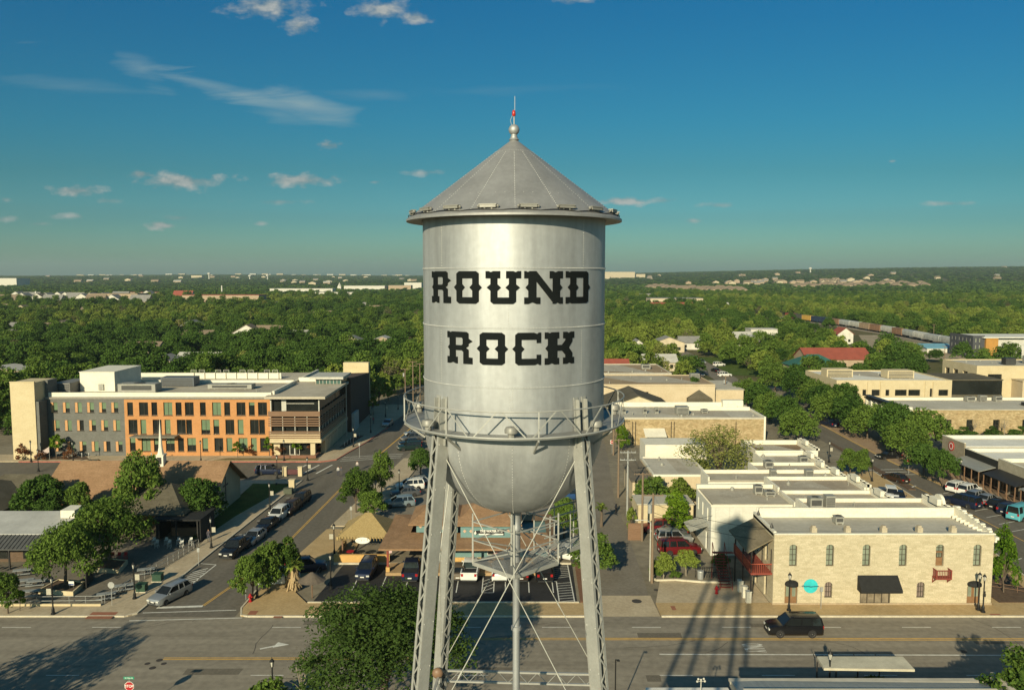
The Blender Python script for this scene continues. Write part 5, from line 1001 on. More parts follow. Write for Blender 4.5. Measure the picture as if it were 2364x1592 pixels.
for x in (-64.5, -60.0): window(t, (x, 95.19, 0), U1, 0, 2.6, .4, 2.4, -.02, 2, 1, M_DKMET, M_GLASS, .08)
# --- teal and tan drive-up store with two gabled sign dormers, and its palapa
t = JUG = thing('drive_up_store', 'tan roofed teal walled store with sign dormers behind the tower legs', 'store', (-12, 97, 0))
jx0, jx1, jy0, jy1 = -12.3, 4.6, 98.4, 106.8
def jz(zy, Y): return A(1000, 1140 + zy / 4.479, Y)[1]
mb = MB(); mb.box(jx0 + 2.0, jx1 - .3, jy0, jy1, 1.0, 3.4); mb.build('wall', M_TEAL, t); mb = MB(); mb.box(jx0 + 2.0, jx1 - .3, jy0 - .06, jy1 + .05, 0, .999); mb.build('dado', M_OCHRE, t)
mb = MB(); mb.box(-14.8, 5.0, 95.0, jy0 - .1, 0.0, .35); mb.build('porch_base', mat('porch_tan', (0.36, 0.24, 0.12), .9, scale=.6, fine=.1), t)
rf_ = MB(); e = [(-15.6, 94.9, 3.25), (5.3, 94.9, 3.25), (5.3, 108.5, 3.25), (-15.6, 108.5, 3.25)]; r0 = [(-12.4, 99.6, 3.7), (4.2, 99.6, 3.7), (4.2, 104.3, 3.7), (-12.4, 104.3, 3.7)]
rf_.add(e + r0 + [(p[0], p[1], p[2] - .2) for p in e], [(0, 1, 5, 4), (1, 2, 6, 5), (2, 3, 7, 6), (3, 0, 4, 7), (11, 10, 9, 8), (8, 9, 1, 0), (9, 10, 2, 1), (10, 11, 3, 2), (11, 8, 0, 3)]); rf_.build('roof', M_SHING, t)
for (a, b, zt) in ((-11.6, -6.6, 5.15), (-6.2, .1, 5.25)):
    mb = MB(); mb.box(a, b, 98.1 if a > -8 else 98.7, 101, 3.3 if a > -8 else 4.0, zt - .002); mb.build('sign_dormer', M_TEAL, t)
    hip(t, a - .7, b + .9, 97.7 if a > -8 else 98.3, 105.5, zt, zt + 1.6, M_SHING, 2.4, .2, 'dormer_roof')
M_SIGNW = mat('sign_white', (0.70, 0.68, 0.60), .6, scale=3); M_SIGNB = mat('sign_black', (0.015, .015, .015), .7, scale=3); M_SAND = mat('sign_sand', (0.50, 0.33, 0.22), .8)
for (dx, dy, zz_) in ((-5.7, 98.08, 4.35), (-4.95, 98.08, 4.35), (-.45, 98.08, 4.35), (-11.1, 98.68, 4.75), (-6.95, 98.68, 4.75)):
    mb = MB(); mb.quad((dx - .22, dy - .02, zz_), (dx, dy - .02, zz_ - .22), (dx + .22, dy - .02, zz_), (dx, dy - .02, zz_ + .22)); mb.quad((dx, dy, zz_ + .22), (dx, dy, zz_ - .22), (dx, dy - .02, zz_ - .22), (dx, dy - .02, zz_ + .22)); mb.build('diamond_plaque', M_SAND, t)
mb = MB(); mb.prism([(-4.6, 98.0), (-.95, 98.0), (-.95, 98.06), (-4.6, 98.06)], [4.10, 3.85, 3.85, 4.10], [4.4, 4.62, 4.62, 4.4]); sgn = mb.build('sign_board', M_SIGNB, t)
flat_text('THE WATER JUG', .36, M_SIGNW, 'sign_lettering', (-2.5, 97.98, 4.38), 0, PI / 2, .012, sgn, 1.0, .016)
mb = MB(); mb.box(-4.0, -1.05, 97.975, 97.995, 3.92, 4.08); mb.build('sign_strip', M_SIGNW, sgn); mb = MB(); mb.lathe([(.02, 4.0), (.13, 4.04), (.16, 4.2), (.05, 4.38), (.06, 4.44)], 10, (-4.4, 97.9)); mb.build('jug_emblem', M_SIGNW, sgn, 40)
mb = MB(); mb.box(-10.6, -7.3, 98.64, 98.69, 4.35, 5.0); mb.build('sign_board', mat('sign_faded', (0.42, .36, .28), .8, scale=2), t)
for a in (-9.2, -3.0): window(t, (a, jy0, 0), U1, 0, .9, 1.3, 2.5, -.01, 1, 1, M_FRAMEW, M_GLASS, .08)
mb = MB(); mb.box(-2.2, -1.4, jy0 - .08, jy0 - .02, 1.2, 2.0); mb.build('poster', mat('poster_pink', (0.55, 0.30, .26), .7, scale=5), t); mb = MB(); mb.box(-1.0, .2, jy0 - .08, jy0 - .02, .4, 2.6); mb.build('door', M_SIGNB, t)
for x in (-14.6, -9.9, -4.6, .4, 4.4): mb = MB(); mb.box(x - .12, x + .12, 95.4, 95.64, .9, 3.1); mb.build('post', M_REDW, t); mb = MB(); mb.box(x - .22, x + .22, 95.3, 95.74, .3, .9); mb.build('post_plinth', M_OCHRE, t)
JUG.location.y -= 4.4
t = PAL = thing('palapa', 'thatched palapa shading the small patio left of the teal store', 'shelter', (-18.2, 98.5, 0)); M_THAT = mat('thatch', (0.27, 0.19, 0.075), .95, col2=(0.37, 0.27, 0.115), scale=2.5, stretch=(2, 2, .6), fine=.35, bump=.5)
hip(t, -21.2, -15.3, 96.0, 102.2, 2.9, 5.0, M_THAT, 2.6, .3)
mb = MB()
for k in range(70):
    q = k / 70 * 4; s, u = int(q), q % 1
    c = [(-21.5, 95.7), (-15.0, 95.7), (-15.0, 102.5), (-21.5, 102.5)]; a, b = c[s], c[(s + 1) % 4]; x, y = a[0] + (b[0] - a[0]) * u, a[1] + (b[1] - a[1]) * u
    mb.beam((x, y, 2.95), (x + rnd.uniform(-.1, .1), y + rnd.uniform(-.1, .1), 2.55 + rnd.uniform(-.1, .1)), .3, .06)
mb.build('thatch_fringe', M_THAT, t)
for x, y in ((-21, 96.2), (-15.5, 96.2), (-21, 102), (-15.5, 102)): mb = MB(); mb.tube([(x, y, 0), (x, y, 2.9)], .11, 7); mb.build('post', M_WOODS, t)
mb = MB(); mb.lathe([(.001, 0), (.9, 0), (.9, .06), (.001, .06)], 24); mb.xf(Matrix.Translation((-18.4, 95.6, 2.55)) @ Matrix.Rotation(PI / 2, 4, 'X') @ Matrix.Diagonal((1, .45, 1, 1))); mb.build('oval_sign', M_SIGNW, t)
t = thing('patio_wall', 'low ochre patio wall in front of the palapa', 'wall', (-18.5, 95, 0)); mb = MB(); mb.box(-21.8, -15.0, 94.9, 95.2, 0, .9); mb.box(-21.85, -14.95, 94.85, 95.25, .9, .98); mb.box(-21.8, -21.5, 95.2, 101, 0, .9); mb.build('wall', M_OCHRE, t)
# --- right side: shop terrace, stone corner block, cream offices
t = RS = thing('shop_terrace', 'right hand shop terrace of brick fronts under metal awnings with white roofs', 'building', (79, 120, 0))
x0 = 79.6
segs = [(137.6, 144.8, 5.2, mat('grey_stone', (0.27, 0.225, 0.155), .9, col2=(0.33, .28, .2), scale=.8, fine=.15, brick=(.6, .25, .85, .15)), M_ROOFW), (128.0, 137.4, 4.4, M_DKMET, M_ROOFW), (118.5, 127.8, 4.8, mat('mural_board', (0.30, 0.26, .18), .9, col2=(.42, .37, .27), scale=1.5, fine=.2), M_ROOF), (105, 118.3, 4.6, mat('brown_brick', (0.22, 0.13, .07), .9, scale=.8, fine=.15, brick=(.5, .16, .8, .2)), M_ROOF)]
for i, (a, b, z, m, rm) in enumerate(segs):
    mb = MB(); mb.box(x0, x0 + 26, a, b, 0, z - .2); mb.build('wall', M_CREAM2 if i else m, t); mb = MB(); mb.box(x0 - .25, x0 - .003, a, b, 0, z + .5); mb.build('shop_front', m, t)
    mb = MB(); mb.box(x0, x0 + 26, a + .3, b - .3, z - .2, z - .05); mb.build('roof', rm, t); mb = MB(); mb.box(x0, x0 + 26, b - .3, b, z - .2, z + .55); mb.box(x0 - .3, x0, a, b, z + .5, z + .6); mb.build('parapet', M_PARA, t)
    if i: mb = MB(); mb.prism([(x0 - 3.0, a + .4), (x0 - .26, a + .4), (x0 - .26, b - .4), (x0 - 3.0, b - .4)], [2.9, 3.6, 3.6, 2.9], [3.0, 3.7, 3.7, 3.0]); mb.build('awning', M_METR if i != 2 else M_DKMET, t)
    for k in range(3): window(t, (x0 - .26, b - .5, 0), (0, -1, 0), .5 + k * 2.6, 2.4 + k * 2.6, .4, 2.5, -.01, 2, 1, M_DKMET, M_GLASS, .1, 'shopfront')
    if i:
        mb = MB()
        for k in range(5): y = a + .6 + k * (b - a - 1.2) / 4; mb.box(x0 - 2.95, x0 - 2.82, y - .06, y + .06, 0, 2.9)
        mb.build('awning_posts', M_WOODS, t)
mb = MB(); mb.lathe([(.001, 0), (.85, 0), (.85, .1), (.001, .1)], 28); mb.xf(Matrix.Translation((x0 - .26, 141.6, 4.4)) @ Matrix.Rotation(-PI / 2, 4, 'Y')); sg = mb.build('round_sign', mat('sign_red', (0.42, .04, .03), .6), t); mb = MB(); mb.lathe([(.45, .102), (.62, .102), (.62, .12), (.45, .12)], 28); mb.xf(Matrix.Translation((x0 - .26, 141.6, 4.4)) @ Matrix.Rotation(-PI / 2, 4, 'Y')); mb.build('sign_ring', M_SIGNW, sg)
hvac(94.5, 141, 5.15, 1.8, 1.4, 1.4, 'pale unit on the first white roof of the right hand shop terrace'); hvac(91.5, 133.5, 4.35, 1.6, 1.4, 1.3, 'dark unit on the second white roof of the right hand shop terrace', 1)
t = RST = thing('stone_corner_block', 'right hand rubble stone corner block with an ornate white street front', 'building', (88, 175, 0))
mb = MB(); panel(mb, (86.2, 174.5, 0), U1, 0, 40, 0, 5.3, [(14.6, 16, .6, 3.2), (20.5, 22, .6, 3.2), (27, 28.4, .6, 3.2), (10, 11.3, .6, 3.2)], .3); mb.box(86.2, 126.2, 174.9, 188, 0, 5.29); mb.build('wall', M_RUBB, t)
for a in (14.6, 20.5, 27, 10): window(t, (86.2, 174.5, 0), U1, a, a + 1.4, .6, 3.2, .26, 2, 2)
mb = MB(); mb.box(86.2, 126.2, 174.6, 188, 5.32, 5.5); mb.build('roof', M_ROOFG, t); mb = MB(); mb.box(86.2, 126.2, 187.7, 188.1, 5.5, 6.1); mb.box(85.4, 86.19, 173.9, 190, 0, 6.2); mb.build('street_front', M_PARA, t)
mb = MB(); mb.box(84.9, 86.3, 173.6, 190.3, 5.7, 6.0); mb.box(84.9, 86.4, 173.5, 190.4, 6.2, 6.45); mb.build('cornice', M_DKMET, t); mb = MB()
for k in range(7): mb.box(85.05, 85.4, 174.2 + k * 2.5, 174.8 + k * 2.5, 0, 5.7)
mb.box(86.3, 88.2, 174.1, 174.49, 0, 5.0); mb.box(86.2, 88.4, 173.9, 174.6, 5.1, 6.1); mb.build('pilasters', M_PARA, t)
hvac(108, 186, 5.5, 2, 1.2, 1.1, 'grey unit in the middle of the stone corner block roof'); hvac(111, 186.2, 5.5, 1.6, 1.2, 1.3, 'dark unit beside the middle one on the stone corner block roof', 1); hvac(114.5, 186, 5.5, 1.6, 1.2, 1.2, 'fan unit right of the dark one on the stone corner block roof'); hvac(118, 179.5, 5.5, 3.2, 1.6, .7, 'flat black panel unit at the right end of the stone corner block roof', 1, M_DKMET)
Yo = 204.5; t = CO = thing('cream_office', 'wide two storey cream office with black strip windows and a white roof', 'building', (92, Yo, 0))
fx = lambda zx: A(1800 + zx / 4.129, 900, Yo)[0]; fz = lambda zy: A(2100, 700 + zy / 4.129, Yo)[1]
wx0, wx1 = fx(540), fx(1640); ops = [(fx(a) - wx0, fx(b) - wx0, fz(880), fz(822)) for a, b in ((700, 742), (790, 826), (877, 955), (1010, 1046), (1100, 1212), (1228, 1340), (1515, 1607))] + [(fx(1432) - wx0, fx(1455) - wx0, fz(890), fz(812))]
g0 = [(2 + i * 4.2, 4.4 + i * 4.2, .3, 2.1) for i in range(8) if not any(0 for _ in ())]
zt = fz(748)
mb = MB(); panel(mb, (wx0, Yo, 0), U1, 0, wx1 - wx0, 0, zt, ops, .35); panel(mb, (wx0, Yo + 22, 0), (0, -1, 0), 0, 22, 0, zt, [(3, 6, 3, 5), (9, 12, 3, 5), (15, 18, 3, 5)], .3); mb.quad((wx1, Yo, 0), (wx1, Yo + 14, 0), (wx1, Yo + 14, zt), (wx1, Yo, zt)); mb.quad((wx0, Yo + 22, 0), (wx1, Yo + 22, 0), (wx1, Yo + 22, zt), (wx0, Yo + 22, zt)); mb.build('wall', M_CREAM2, t)
for o in ops: window(t, (wx0, Yo, 0), U1, *o, depth=.3, nx=2, ny=1, fm=M_DKMET, t=.08)
roofbox(t, wx0, wx1, Yo, Yo + 22, zt + .15, .3, rm=M_ROOFW, pm=M_CREAM2)
mb = MB()
for a in (845, 970, 1395, 1470): x = fx(a); mb.box(x - .35, x + .35, Yo - .25, Yo - .003, 0, zt)
mb.build('pilasters', M_CREAM2, t); mb = MB(); mb.box(fx(700), fx(1000), Yo - 3.5, Yo - .26, 2.2, 2.5); mb.build('entrance_canopy', M_CREAM, t)
hvac(fx(690), Yo + 10, zt + .15, 7, 4, 2.1, 'big pale louvred box at the left on the white office roof', 1, M_CREAM2); hvac(fx(1240), Yo + 7, zt + .15, 7, 4, 2.1, 'big pale louvred box at the right on the white office roof', 1, M_CREAM2)
t = CO2 = thing('cream_office_tower', 'three storey cream office with recessed dark windows at the right edge', 'building', (132, 226, 0))
bx, by, bz = 131.6, 224, 9.2
mb = MB(); panel(mb, (bx, by, 0), U1, 0, 34, 0, bz, [(3.2, 7.2, 5.2, 7.2), (3.2, 7.2, 1.0, 3.0), (24, 28, 5.2, 7.2)], .4); panel(mb, (bx, by + 18, 0), (0, -1, 0), 0, 18, 0, bz, [(1.5, 4, 4.8, 7.4), (6, 8.5, 4.8, 7.4), (11, 13.5, 4.8, 7.4), (11, 13.5, .8, 3.4), (6, 8.5, .8, 3.4)], .5); mb.build('wall', M_CREAM2, t)
for o in [(3.2, 7.2, 5.2, 7.2), (3.2, 7.2, 1.0, 3.0), (24, 28, 5.2, 7.2)]: window(t, (bx, by, 0), U1, *o, depth=.35, nx=2, ny=1)
for o in [(1.5, 4, 4.8, 7.4), (6, 8.5, 4.8, 7.4), (11, 13.5, 4.8, 7.4), (11, 13.5, .8, 3.4), (6, 8.5, .8, 3.4)]: window(t, (bx, by + 18, 0), (0, -1, 0), *o, depth=.45, nx=1, ny=2)
roofbox(t, bx, bx + 34, by, by + 18, bz + .15, .25, rm=M_ROOFG, pm=M_CREAM2)
mb = MB(); mb.box(bx + 10, bx + 18, by - 5, by - .01, 0, 5.8); mb.box(bx + 9.8, bx + 18.2, by - 5.2, by - .01, 5.8, 6.0); mb.build('entrance_block', M_PEACH, t); mb = MB(); mb.box(bx + 14, bx + 16, by - 5.02, by - 5.003, 1.8, 3.0); mb.build('pane', M_GLASS, t)
mb = MB(); mb.box(fx(1645), bx - .05, 212, 226, 3.2, 7.0); mb.build('glazed_link', M_GLASS, t); mb = MB(); mb.box(fx(1640) + .1, bx - .02, 211.6, 226, 7.0, 7.3); mb.box(fx(1645), bx - .05, 211.8, 226, 0, 3.19); mb.build('link_roof', M_SHIND, t)
hvac(bx + 12, by + 5, bz + .15, 3, 2, 2, 'dark fan cluster on the three storey cream office roof', 1, M_DKMET); hvac(bx + 20, by + 8, bz + .15, 3, 2, 2.2, 'right hand dark unit on the three storey cream office roof', 1)
t = GO = thing('apartment_block', 'new grey and orange block with a long white unfinished wing at the far right', 'building', (196, 336, 0))
mb = MB(); panel(mb, (196.3, 338, 0), U1, 0, 5, 0, 9.6, [(1.0 + i * 1.6, 1.5 + i * 1.6, z, z + 1.7) for z in (1, 3.9, 6.8) for i in range(2)], .3); panel(mb, (196.3, 356, 0), (0, -1, 0), 0, 18, 0, 9.6, [(1.5 + i * 2.8, 2.2 + i * 2.8, z, z + 1.7) for z in (1, 3.9, 6.8) for i in range(6)], .3); mb.build('wall', mat('charcoal_cladding', (0.06, .062, .068), .8, scale=.5, fine=.1), t)
for z in (1, 3.9, 6.8):
    for i in range(2): window(t, (196.3, 338, 0), U1, 1.0 + i * 1.6, 1.5 + i * 1.6, z, z + 1.7, .25, 1, 1, M_FRAMEW, M_GLASSC)
    for i in range(6): window(t, (196.3, 356, 0), (0, -1, 0), 1.5 + i * 2.8, 2.2 + i * 2.8, z, z + 1.7, .25, 1, 1, M_FRAMEW, M_GLASSC)
mb = MB(); mb.box(201.31, 206.5, 337, 356, 1.2, 8.6); mb.build('orange_bay', mat('orange_cladding', (0.40, .20, .045), .8, scale=.5), t); mb = MB(); mb.box(206.51, 240, 338.6, 356, 0, 8.3); mb.build('long_wing', mat('wrap_white', (0.42, .41, .36), .8, col2=(.54, .52, .46), scale=.35, fine=.15), t)
for i in range(6): window(t, (208 + i * 4, 338.59, 0), U1, 0, 1.6, 1, 3, -.01, 2, 1)
mb = MB(); mb.box(200, 240.4, 336.6, 356.3, 8.62, 9.0); mb.build('roof', M_ROOFW, t)
# --- near roofs at the bottom right and the platform awning by the kerb
t = thing('metal_roofed_store', 'long grey metal roof of a store in the near right foreground', 'building', (25, 52, 0)); ax0, ay0 = 16.4, 57.4
mb = MB(); mb.box(ax0 + .3, 35.6, 44, 56.6, 0, 4.6); mb.build('wall', mat('store_wall', (0.35, .33, .27), .8), t)
mb = MB(); mb.add([(ax0, 57.6, 4.7), (36.0, 57.2, 4.7), (36.0, 55.2, 5.2), (ax0, 54.0, 5.2), (ax0, 57.6, 4.2), (36.0, 57.2, 4.2), (36, 43, 4.2), (ax0, 43, 4.2), (36, 43, 4.6), (ax0, 43, 4.6)], [(0, 3, 2, 1), (4, 5, 6, 7), (0, 1, 5, 4), (3, 9, 8, 2), (1, 2, 8, 6, 5), (0, 4, 7, 9, 3), (7, 6, 8, 9)]); mb.build('roof', M_METR, t)
mb = MB(); mb.box(ax0 - .05, 36.1, 57.2, 57.75, 4.55, 4.75); mb.box(ax0 + .3, 35, 55.0, 55.2, 5.2, 5.32); mb.box(ax0 + 1, 35, 54.2, 54.4, 5.15, 5.3); mb.box(35.75, 36.1, 46, 57.2, 4.6, 5.5); mb.build('roof_edge', M_ROOFG, t)
mb = MB(); mb.box(10, 16.2, 54, 57.3, 4.0, 4.25); mb.build('side_roof', M_ROOFW, t)
t = thing('kerbside_awning', 'flat cream awning slab beside the near right kerb', 'canopy', (26, 60, 0)); zA = 3.2; c = [G(1886, 1514, zA), G(2084, 1514, zA), G(2112, 1544, zA), G(1902, 1541, zA)]
mb = MB(); mb.prism([c[3], c[2], c[1], c[0]], zA - .2, zA); mb.build('slab', mat('awning_cream', (0.50, .46, .34), .85, scale=.8, fine=.06), t)
for x in (25.4, 27.0, 28.8, 30.6): mb = MB(); mb.beam((x, c[0][1] + .01, zA - .12), (x, c[0][1] + .3, zA + .05), .05, .05); mb.tube([(x, c[0][1] - .6, 0), (x, c[0][1] - .6, zA - .2)], .06, 6); mb.build('bracket_post', M_DKMET, t)
# ---------------------------------------------------------------- vehicles
M_TYRE = mat('tyre_rubber', (0.018, .017, .016), .85, scale=4); M_RIM = mat('alloy_rim', (0.38, .37, .35), .4, .6, scale=4)
M_CGL = mat('car_glass', (0.012, .014, .014), .06, spec=.6, scale=1); M_HEAD = mat('headlight_glass', (0.55, .54, .48), .15, spec=.6, scale=6); M_TAIL = mat('tail_light_red', (0.32, .012, .012), .25, scale=6); M_TRIM = mat('black_trim', (0.02, .02, .02), .6, scale=4); M_PLATE = mat('number_plate', (0.6, .58, .52), .6)
def paint(name, c, metal=.35, rough=.28): return mat('paint_' + name, c, rough, metal, var=.06, scale=1.5, spec=.6)
PA = dict(black=paint('black', (0.010, .010, .011), .1, .2), silver=paint('silver', (0.40, .41, .40), .6, .32), white=paint('white', (0.66, .65, .59), 0, .3), grey=paint('grey', (0.10, .105, .11)), red=paint('red', (0.16, .012, .015)),
          navy=paint('navy', (0.014, .022, .05)), blue=paint('blue', (0.03, .085, .22)), teal=paint('teal', (0.10, .38, .42), .05, .4), bronze=paint('bronze', (0.045, .026, .017)), green=paint('dark_green', (0.016, .035, .03)), ice=paint('ice_blue', (0.28, .35, .38), .5), tan=paint('champagne', (.25, .20, .14), .5))
SPEC = {  # length, width, belt, roof, bonnet height, [x of: bonnet end, windscreen top, roof end, rear glass end], wheel r, base
 'sedan': (4.7, 1.82, .98, 1.46, .92, (-1.0, -.25, 1.25, 1.85), .33, 2.75), 'suv': (4.7, 1.86, 1.12, 1.74, 1.06, (-1.15, -.45, 2.05, 2.3), .37, 2.75), 'bigsuv': (5.3, 2.0, 1.22, 1.93, 1.16, (-1.35, -.55, 2.4, 2.6), .41, 3.1),
 'wagon': (4.85, 1.86, 1.05, 1.6, .98, (-1.2, -.3, 1.95, 2.35), .34, 2.85), 'pickup': (5.8, 2.0, 1.18, 1.9, 1.15, (-1.3, -.6, .95, 1.1), .41, 3.6), 'van': (4.9, 1.95, 1.3, 2.25, 1.15, (-1.95, -1.35, 2.35, 2.42), .37, 2.9)}
def make_car(kind, col, name, label, group, detail=True):
    Lc, Wd, zb, zr, zh, (b0, b1, b2, b3), wr, base = SPEC[kind]; m = PA[col]; t = thing(name, label, {'pickup': 'pickup truck', 'van': 'van', 'sedan': 'car', 'wagon': 'car'}.get(kind, 'car'), (0, 0, 0), 0, group)
    h = Lc / 2; w = Wd / 2; g0 = wr * .62
    # x runs from -h (front) to +h (rear); built nose towards -x, then turned so the nose looks to +x
    st = [(-h, g0 + .12, zh * .70, w * .80), (-h + .12, g0, zh * .86, w * .92), (-h + .55, g0, zh * .96, w * .99), (b0, g0, zb * .98, w), ((b0 + b2) / 2, g0, zb, w), (b2 if kind != 'pickup' else b3, g0, zb, w)]
    if kind == 'sedan': st += [(b3, g0, zb * 1.0, w * .98), (h - .12, g0, zb * .97, w * .92), (h, g0 + .12, zb * .82, w * .82)]
    elif kind == 'pickup': st += [(h - .1, g0 + .1, zb, w * .98), (h, g0 + .2, zb * .97, w * .96)]
    else: st += [(h - .1, g0, zb, w * .96), (h, g0 + .12, zb * .8, w * .88)]
    mb = MB(); ring = []
    for x, z0, z1, ww in st: ring.append([(x, -ww * .92, z0), (x, -ww, z0 + .16), (x, -ww, z0 + (z1 - z0) * .62), (x, -ww * .95, z1 - .03), (x, -ww * .84, z1), (x, ww * .84, z1), (x, ww * .95, z1 - .03), (x, ww, z0 + (z1 - z0) * .62), (x, ww, z0 + .16), (x, ww * .92, z0)])
    n = 10; vs = [p for r in ring for p in r]; fs = []
    for i in range(len(ring) - 1):
        for k in range(n): fs.append((i * n + k, i * n + (k + 1) % n, (i + 1) * n + (k + 1) % n, (i + 1) * n + k))
    fs += [tuple(range(n)), tuple(range((len(ring) - 1) * n + n - 1, (len(ring) - 1) * n - 1, -1))]; mb.add(vs, fs)
    gw = w * .90; rw = w * .74
    for s in (-1, 1):                           # pillars
        for (x0_, x1_, q) in ((b0 + .05, b1, .09), (b1 + (b2 - b1) * .36, b1 + (b2 - b1) * .38, .09), (b1 + (b2 - b1) * .70, b1 + (b2 - b1) * .68, .10), (b3 - .03, b2 - .02, .13)): mb.beam((x0_, s * gw, zb - .02), (x1_, s * rw, zr - .03), q, .05, (0, s, 0))
    mb.add([(b1 - .05, -rw, zr - .045), (b1 - .05, rw, zr - .045), (b2 + .06, rw, zr - .05), (b2 + .06, -rw, zr - .05), (b1 + .1, -rw * .9, zr), (b1 + .1, rw * .9, zr), (b2 - .1, rw * .9, zr - .005), (b2 - .1, -rw * .9, zr - .005)], [(4, 5, 6, 7), (0, 1, 5, 4), (1, 2, 6, 5), (2, 3, 7, 6), (3, 0, 4, 7)])
    if kind in ('suv', 'bigsuv', 'wagon'):
        for s in (-1, 1): mb.beam((b1 + .3, s * rw * .92, zr + .04), (b2 - .2, s * rw * .92, zr + .04), .05, .04)
    turn = Matrix.Rotation(PI, 4, 'Z')
    mb.xf(turn); body = mb.build('body', m, t, 35, world=False)
    mb = MB(); a = .012
    top = [(b1, -rw + a, zr - .05), (b2, -rw + a, zr - .05), (b2, rw - a, zr - .05), (b1, rw - a, zr - .05)]; bot = [(b0 + .02, -gw + a, zb - .03), (b3, -gw + a, zb - .03), (b3, gw - a, zb - .03), (b0 + .02, gw - a, zb - .03)]
    mb.add(bot + top, [(0, 1, 5, 4), (1, 2, 6, 5), (2, 3, 7, 6), (3, 0, 4, 7), (4, 5, 6, 7)]); mb.xf(turn); mb.build('windows', M_CGL, t, world=False)
    if kind == 'pickup':
        mb = MB(); mb.box(b3 + .12, h - .12, -w * .8, w * .8, zb + .002, zb + .006); mb.xf(turn); mb.build('load_bed', M_TRIM, t, world=False)
        mb = MB()
        for s in (-1, 1): mb.box(b3 + .05, h - .02, s * w * .9 - .07, s * w * .9 + .07, zb, zb + .10)
        mb.box(h - .14, h - .02, -w * .83, w * .83, zb, zb + .10); mb.xf(turn); mb.build('bed_rail', m, t, world=False)
    for sx in (-1, 1):
        for s in (-1, 1):
            x = sx * base / 2 + (-.05 if kind != 'pickup' else -.1); mb = MB()
            mb.lathe([(wr * .6, -.11), (wr, -.10), (wr, .10), (wr * .6, .11)], 16, caps=True); mb.xf(turn @ Matrix.Translation((x, s * (w - .10), wr)) @ Matrix.Rotation(PI / 2, 4, 'X')); wo = mb.build('wheel', M_TYRE, t, 40, world=False)
            mb = MB(); mb.lathe([(wr * .62, -.115), (wr * .55, -.09), (wr * .15, -.10), (.001, -.12)], 10); mb.lathe([(wr * .62, .115), (wr * .55, .09), (wr * .15, .10), (.001, .12)], 10); mb.xf(turn @ Matrix.Translation((x, s * (w - .10), wr)) @ Matrix.Rotation(PI / 2, 4, 'X')); mb.build('rim', M_RIM, wo, world=False)
    for s in (-1, 1):
        mb = MB(); mb.box(-h - .012, -h + .26, s * w * .68 - .17, s * w * .68 + .17, zh * .62, zh * .78); mb.xf(turn); mb.build('headlight', M_HEAD, t, world=False)
        mb = MB(); z0 = zb * .70 if kind in ('sedan',) else zb * .72; mb.box(h - .14, h + .012, s * w * .76 - .13, s * w * .76 + .13, z0, z0 + (.16 if kind == 'sedan' else .3)); mb.xf(turn); mb.build('tail_light', M_TAIL, t, world=False)
        mb = MB(); mb.box(b0 + .2, b0 + .35, s * (w + .08) - .09, s * (w + .08) + .09, zb - .04, zb + .12); mb.xf(turn); mb.build('mirror', m, t, world=False)
    mb = MB(); mb.box(-h - .02, -h + .1, -w * .45, w * .45, g0 + .18, zh * .62); mb.box(-h - .01, -h + .2, -w * .8, w * .8, g0 - .02, g0 + .14); mb.box(h - .2, h + .02, -w * .8, w * .8, g0, g0 + .16); mb.xf(turn); mb.build('grille_and_bumpers', M_TRIM, t, world=False)
    for x in (-h - .03, h + .014): mb = MB(); mb.box(x, x + .015, -.22, .22, zb * .5, zb * .5 + .13); mb.xf(turn); mb.build('number_plate', M_PLATE, t, world=False)
    return t
CAR = {}
CARN = {'pickup': 'pickup_truck', 'van': 'minibus', 'wagon': 'estate_car', 'sedan': 'parked_car', 'suv': 'parked_suv', 'bigsuv': 'large_suv'}
def car(kind, col, px, py, rz, label, group=None, z=0.0, xy=None):
    x, y = xy or G(px, py); key = (kind, col)
    if key in CAR: return dup(CAR[key], (x, y, z), R(rz), label, group=group or 'cars parked along the streets')
    t = make_car(kind, col, CARN[kind], label, group or 'cars parked along the streets'); CAR[key] = t
    t.location = (x, y, z); t.rotation_euler = (0, 0, R(rz)); WL[t.name] = Vector((x, y, z)); return t
# heading: 0 = nose to +x (right), 180 = left, 90 = away, -90 = towards the viewer
SD = -96
car('bigsuv', 'black', 1831, 1462, 180, 'black sport utility vehicle driving left on the main road', 'moving cars')
car('wagon', 'silver', 393, 1382, -112, 'silver estate car waiting at the stop line of the left street', 'moving cars')
car('pickup', 'black', 545, 1275, SD, 'black pickup parked nearest in the kerb row on the left street')
car('sedan', 'silver', 587, 1248, SD, 'silver sedan parked behind the black pickup on the left street')
car('sedan', 'black', 617, 1219, SD, 'black sedan third in the kerb row on the left street')
car('suv', 'white', 643, 1197, SD, 'white car fourth in the kerb row on the left street')
car('suv', 'bronze', 671, 1182, SD, 'dark brown car fifth in the kerb row on the left street')
car('suv', 'black', 695, 1162, SD, 'black car last in the kerb row on the left street')
car('suv', 'navy', 622, 1094, 0, 'dark car waiting by the low sign near the zebra lines', 'moving cars')
car('sedan', 'green', 208, 1079, 178, 'dark green sedan behind the church hall')
car('suv', 'black', 192, 1095, 0, 'black car half hidden behind the church hall roof')
car('sedan', 'silver', 895, 982, -97, 'silver car driving this way past the office block', 'moving cars')
for px, py, k, c, l in ((963, 1118, 'sedan', 'silver', 'silver sedan farthest in the angled row behind the teal store'), (946, 1129, 'suv', 'white', 'white car second farthest in the angled row behind the teal store'), (936, 1144, 'sedan', 'grey', 'grey sedan third in the angled row behind the teal store'), (921, 1168, 'wagon', 'ice', 'pale blue car nearest in the angled row behind the teal store')):
    car(k, c, px, py, 195, l)
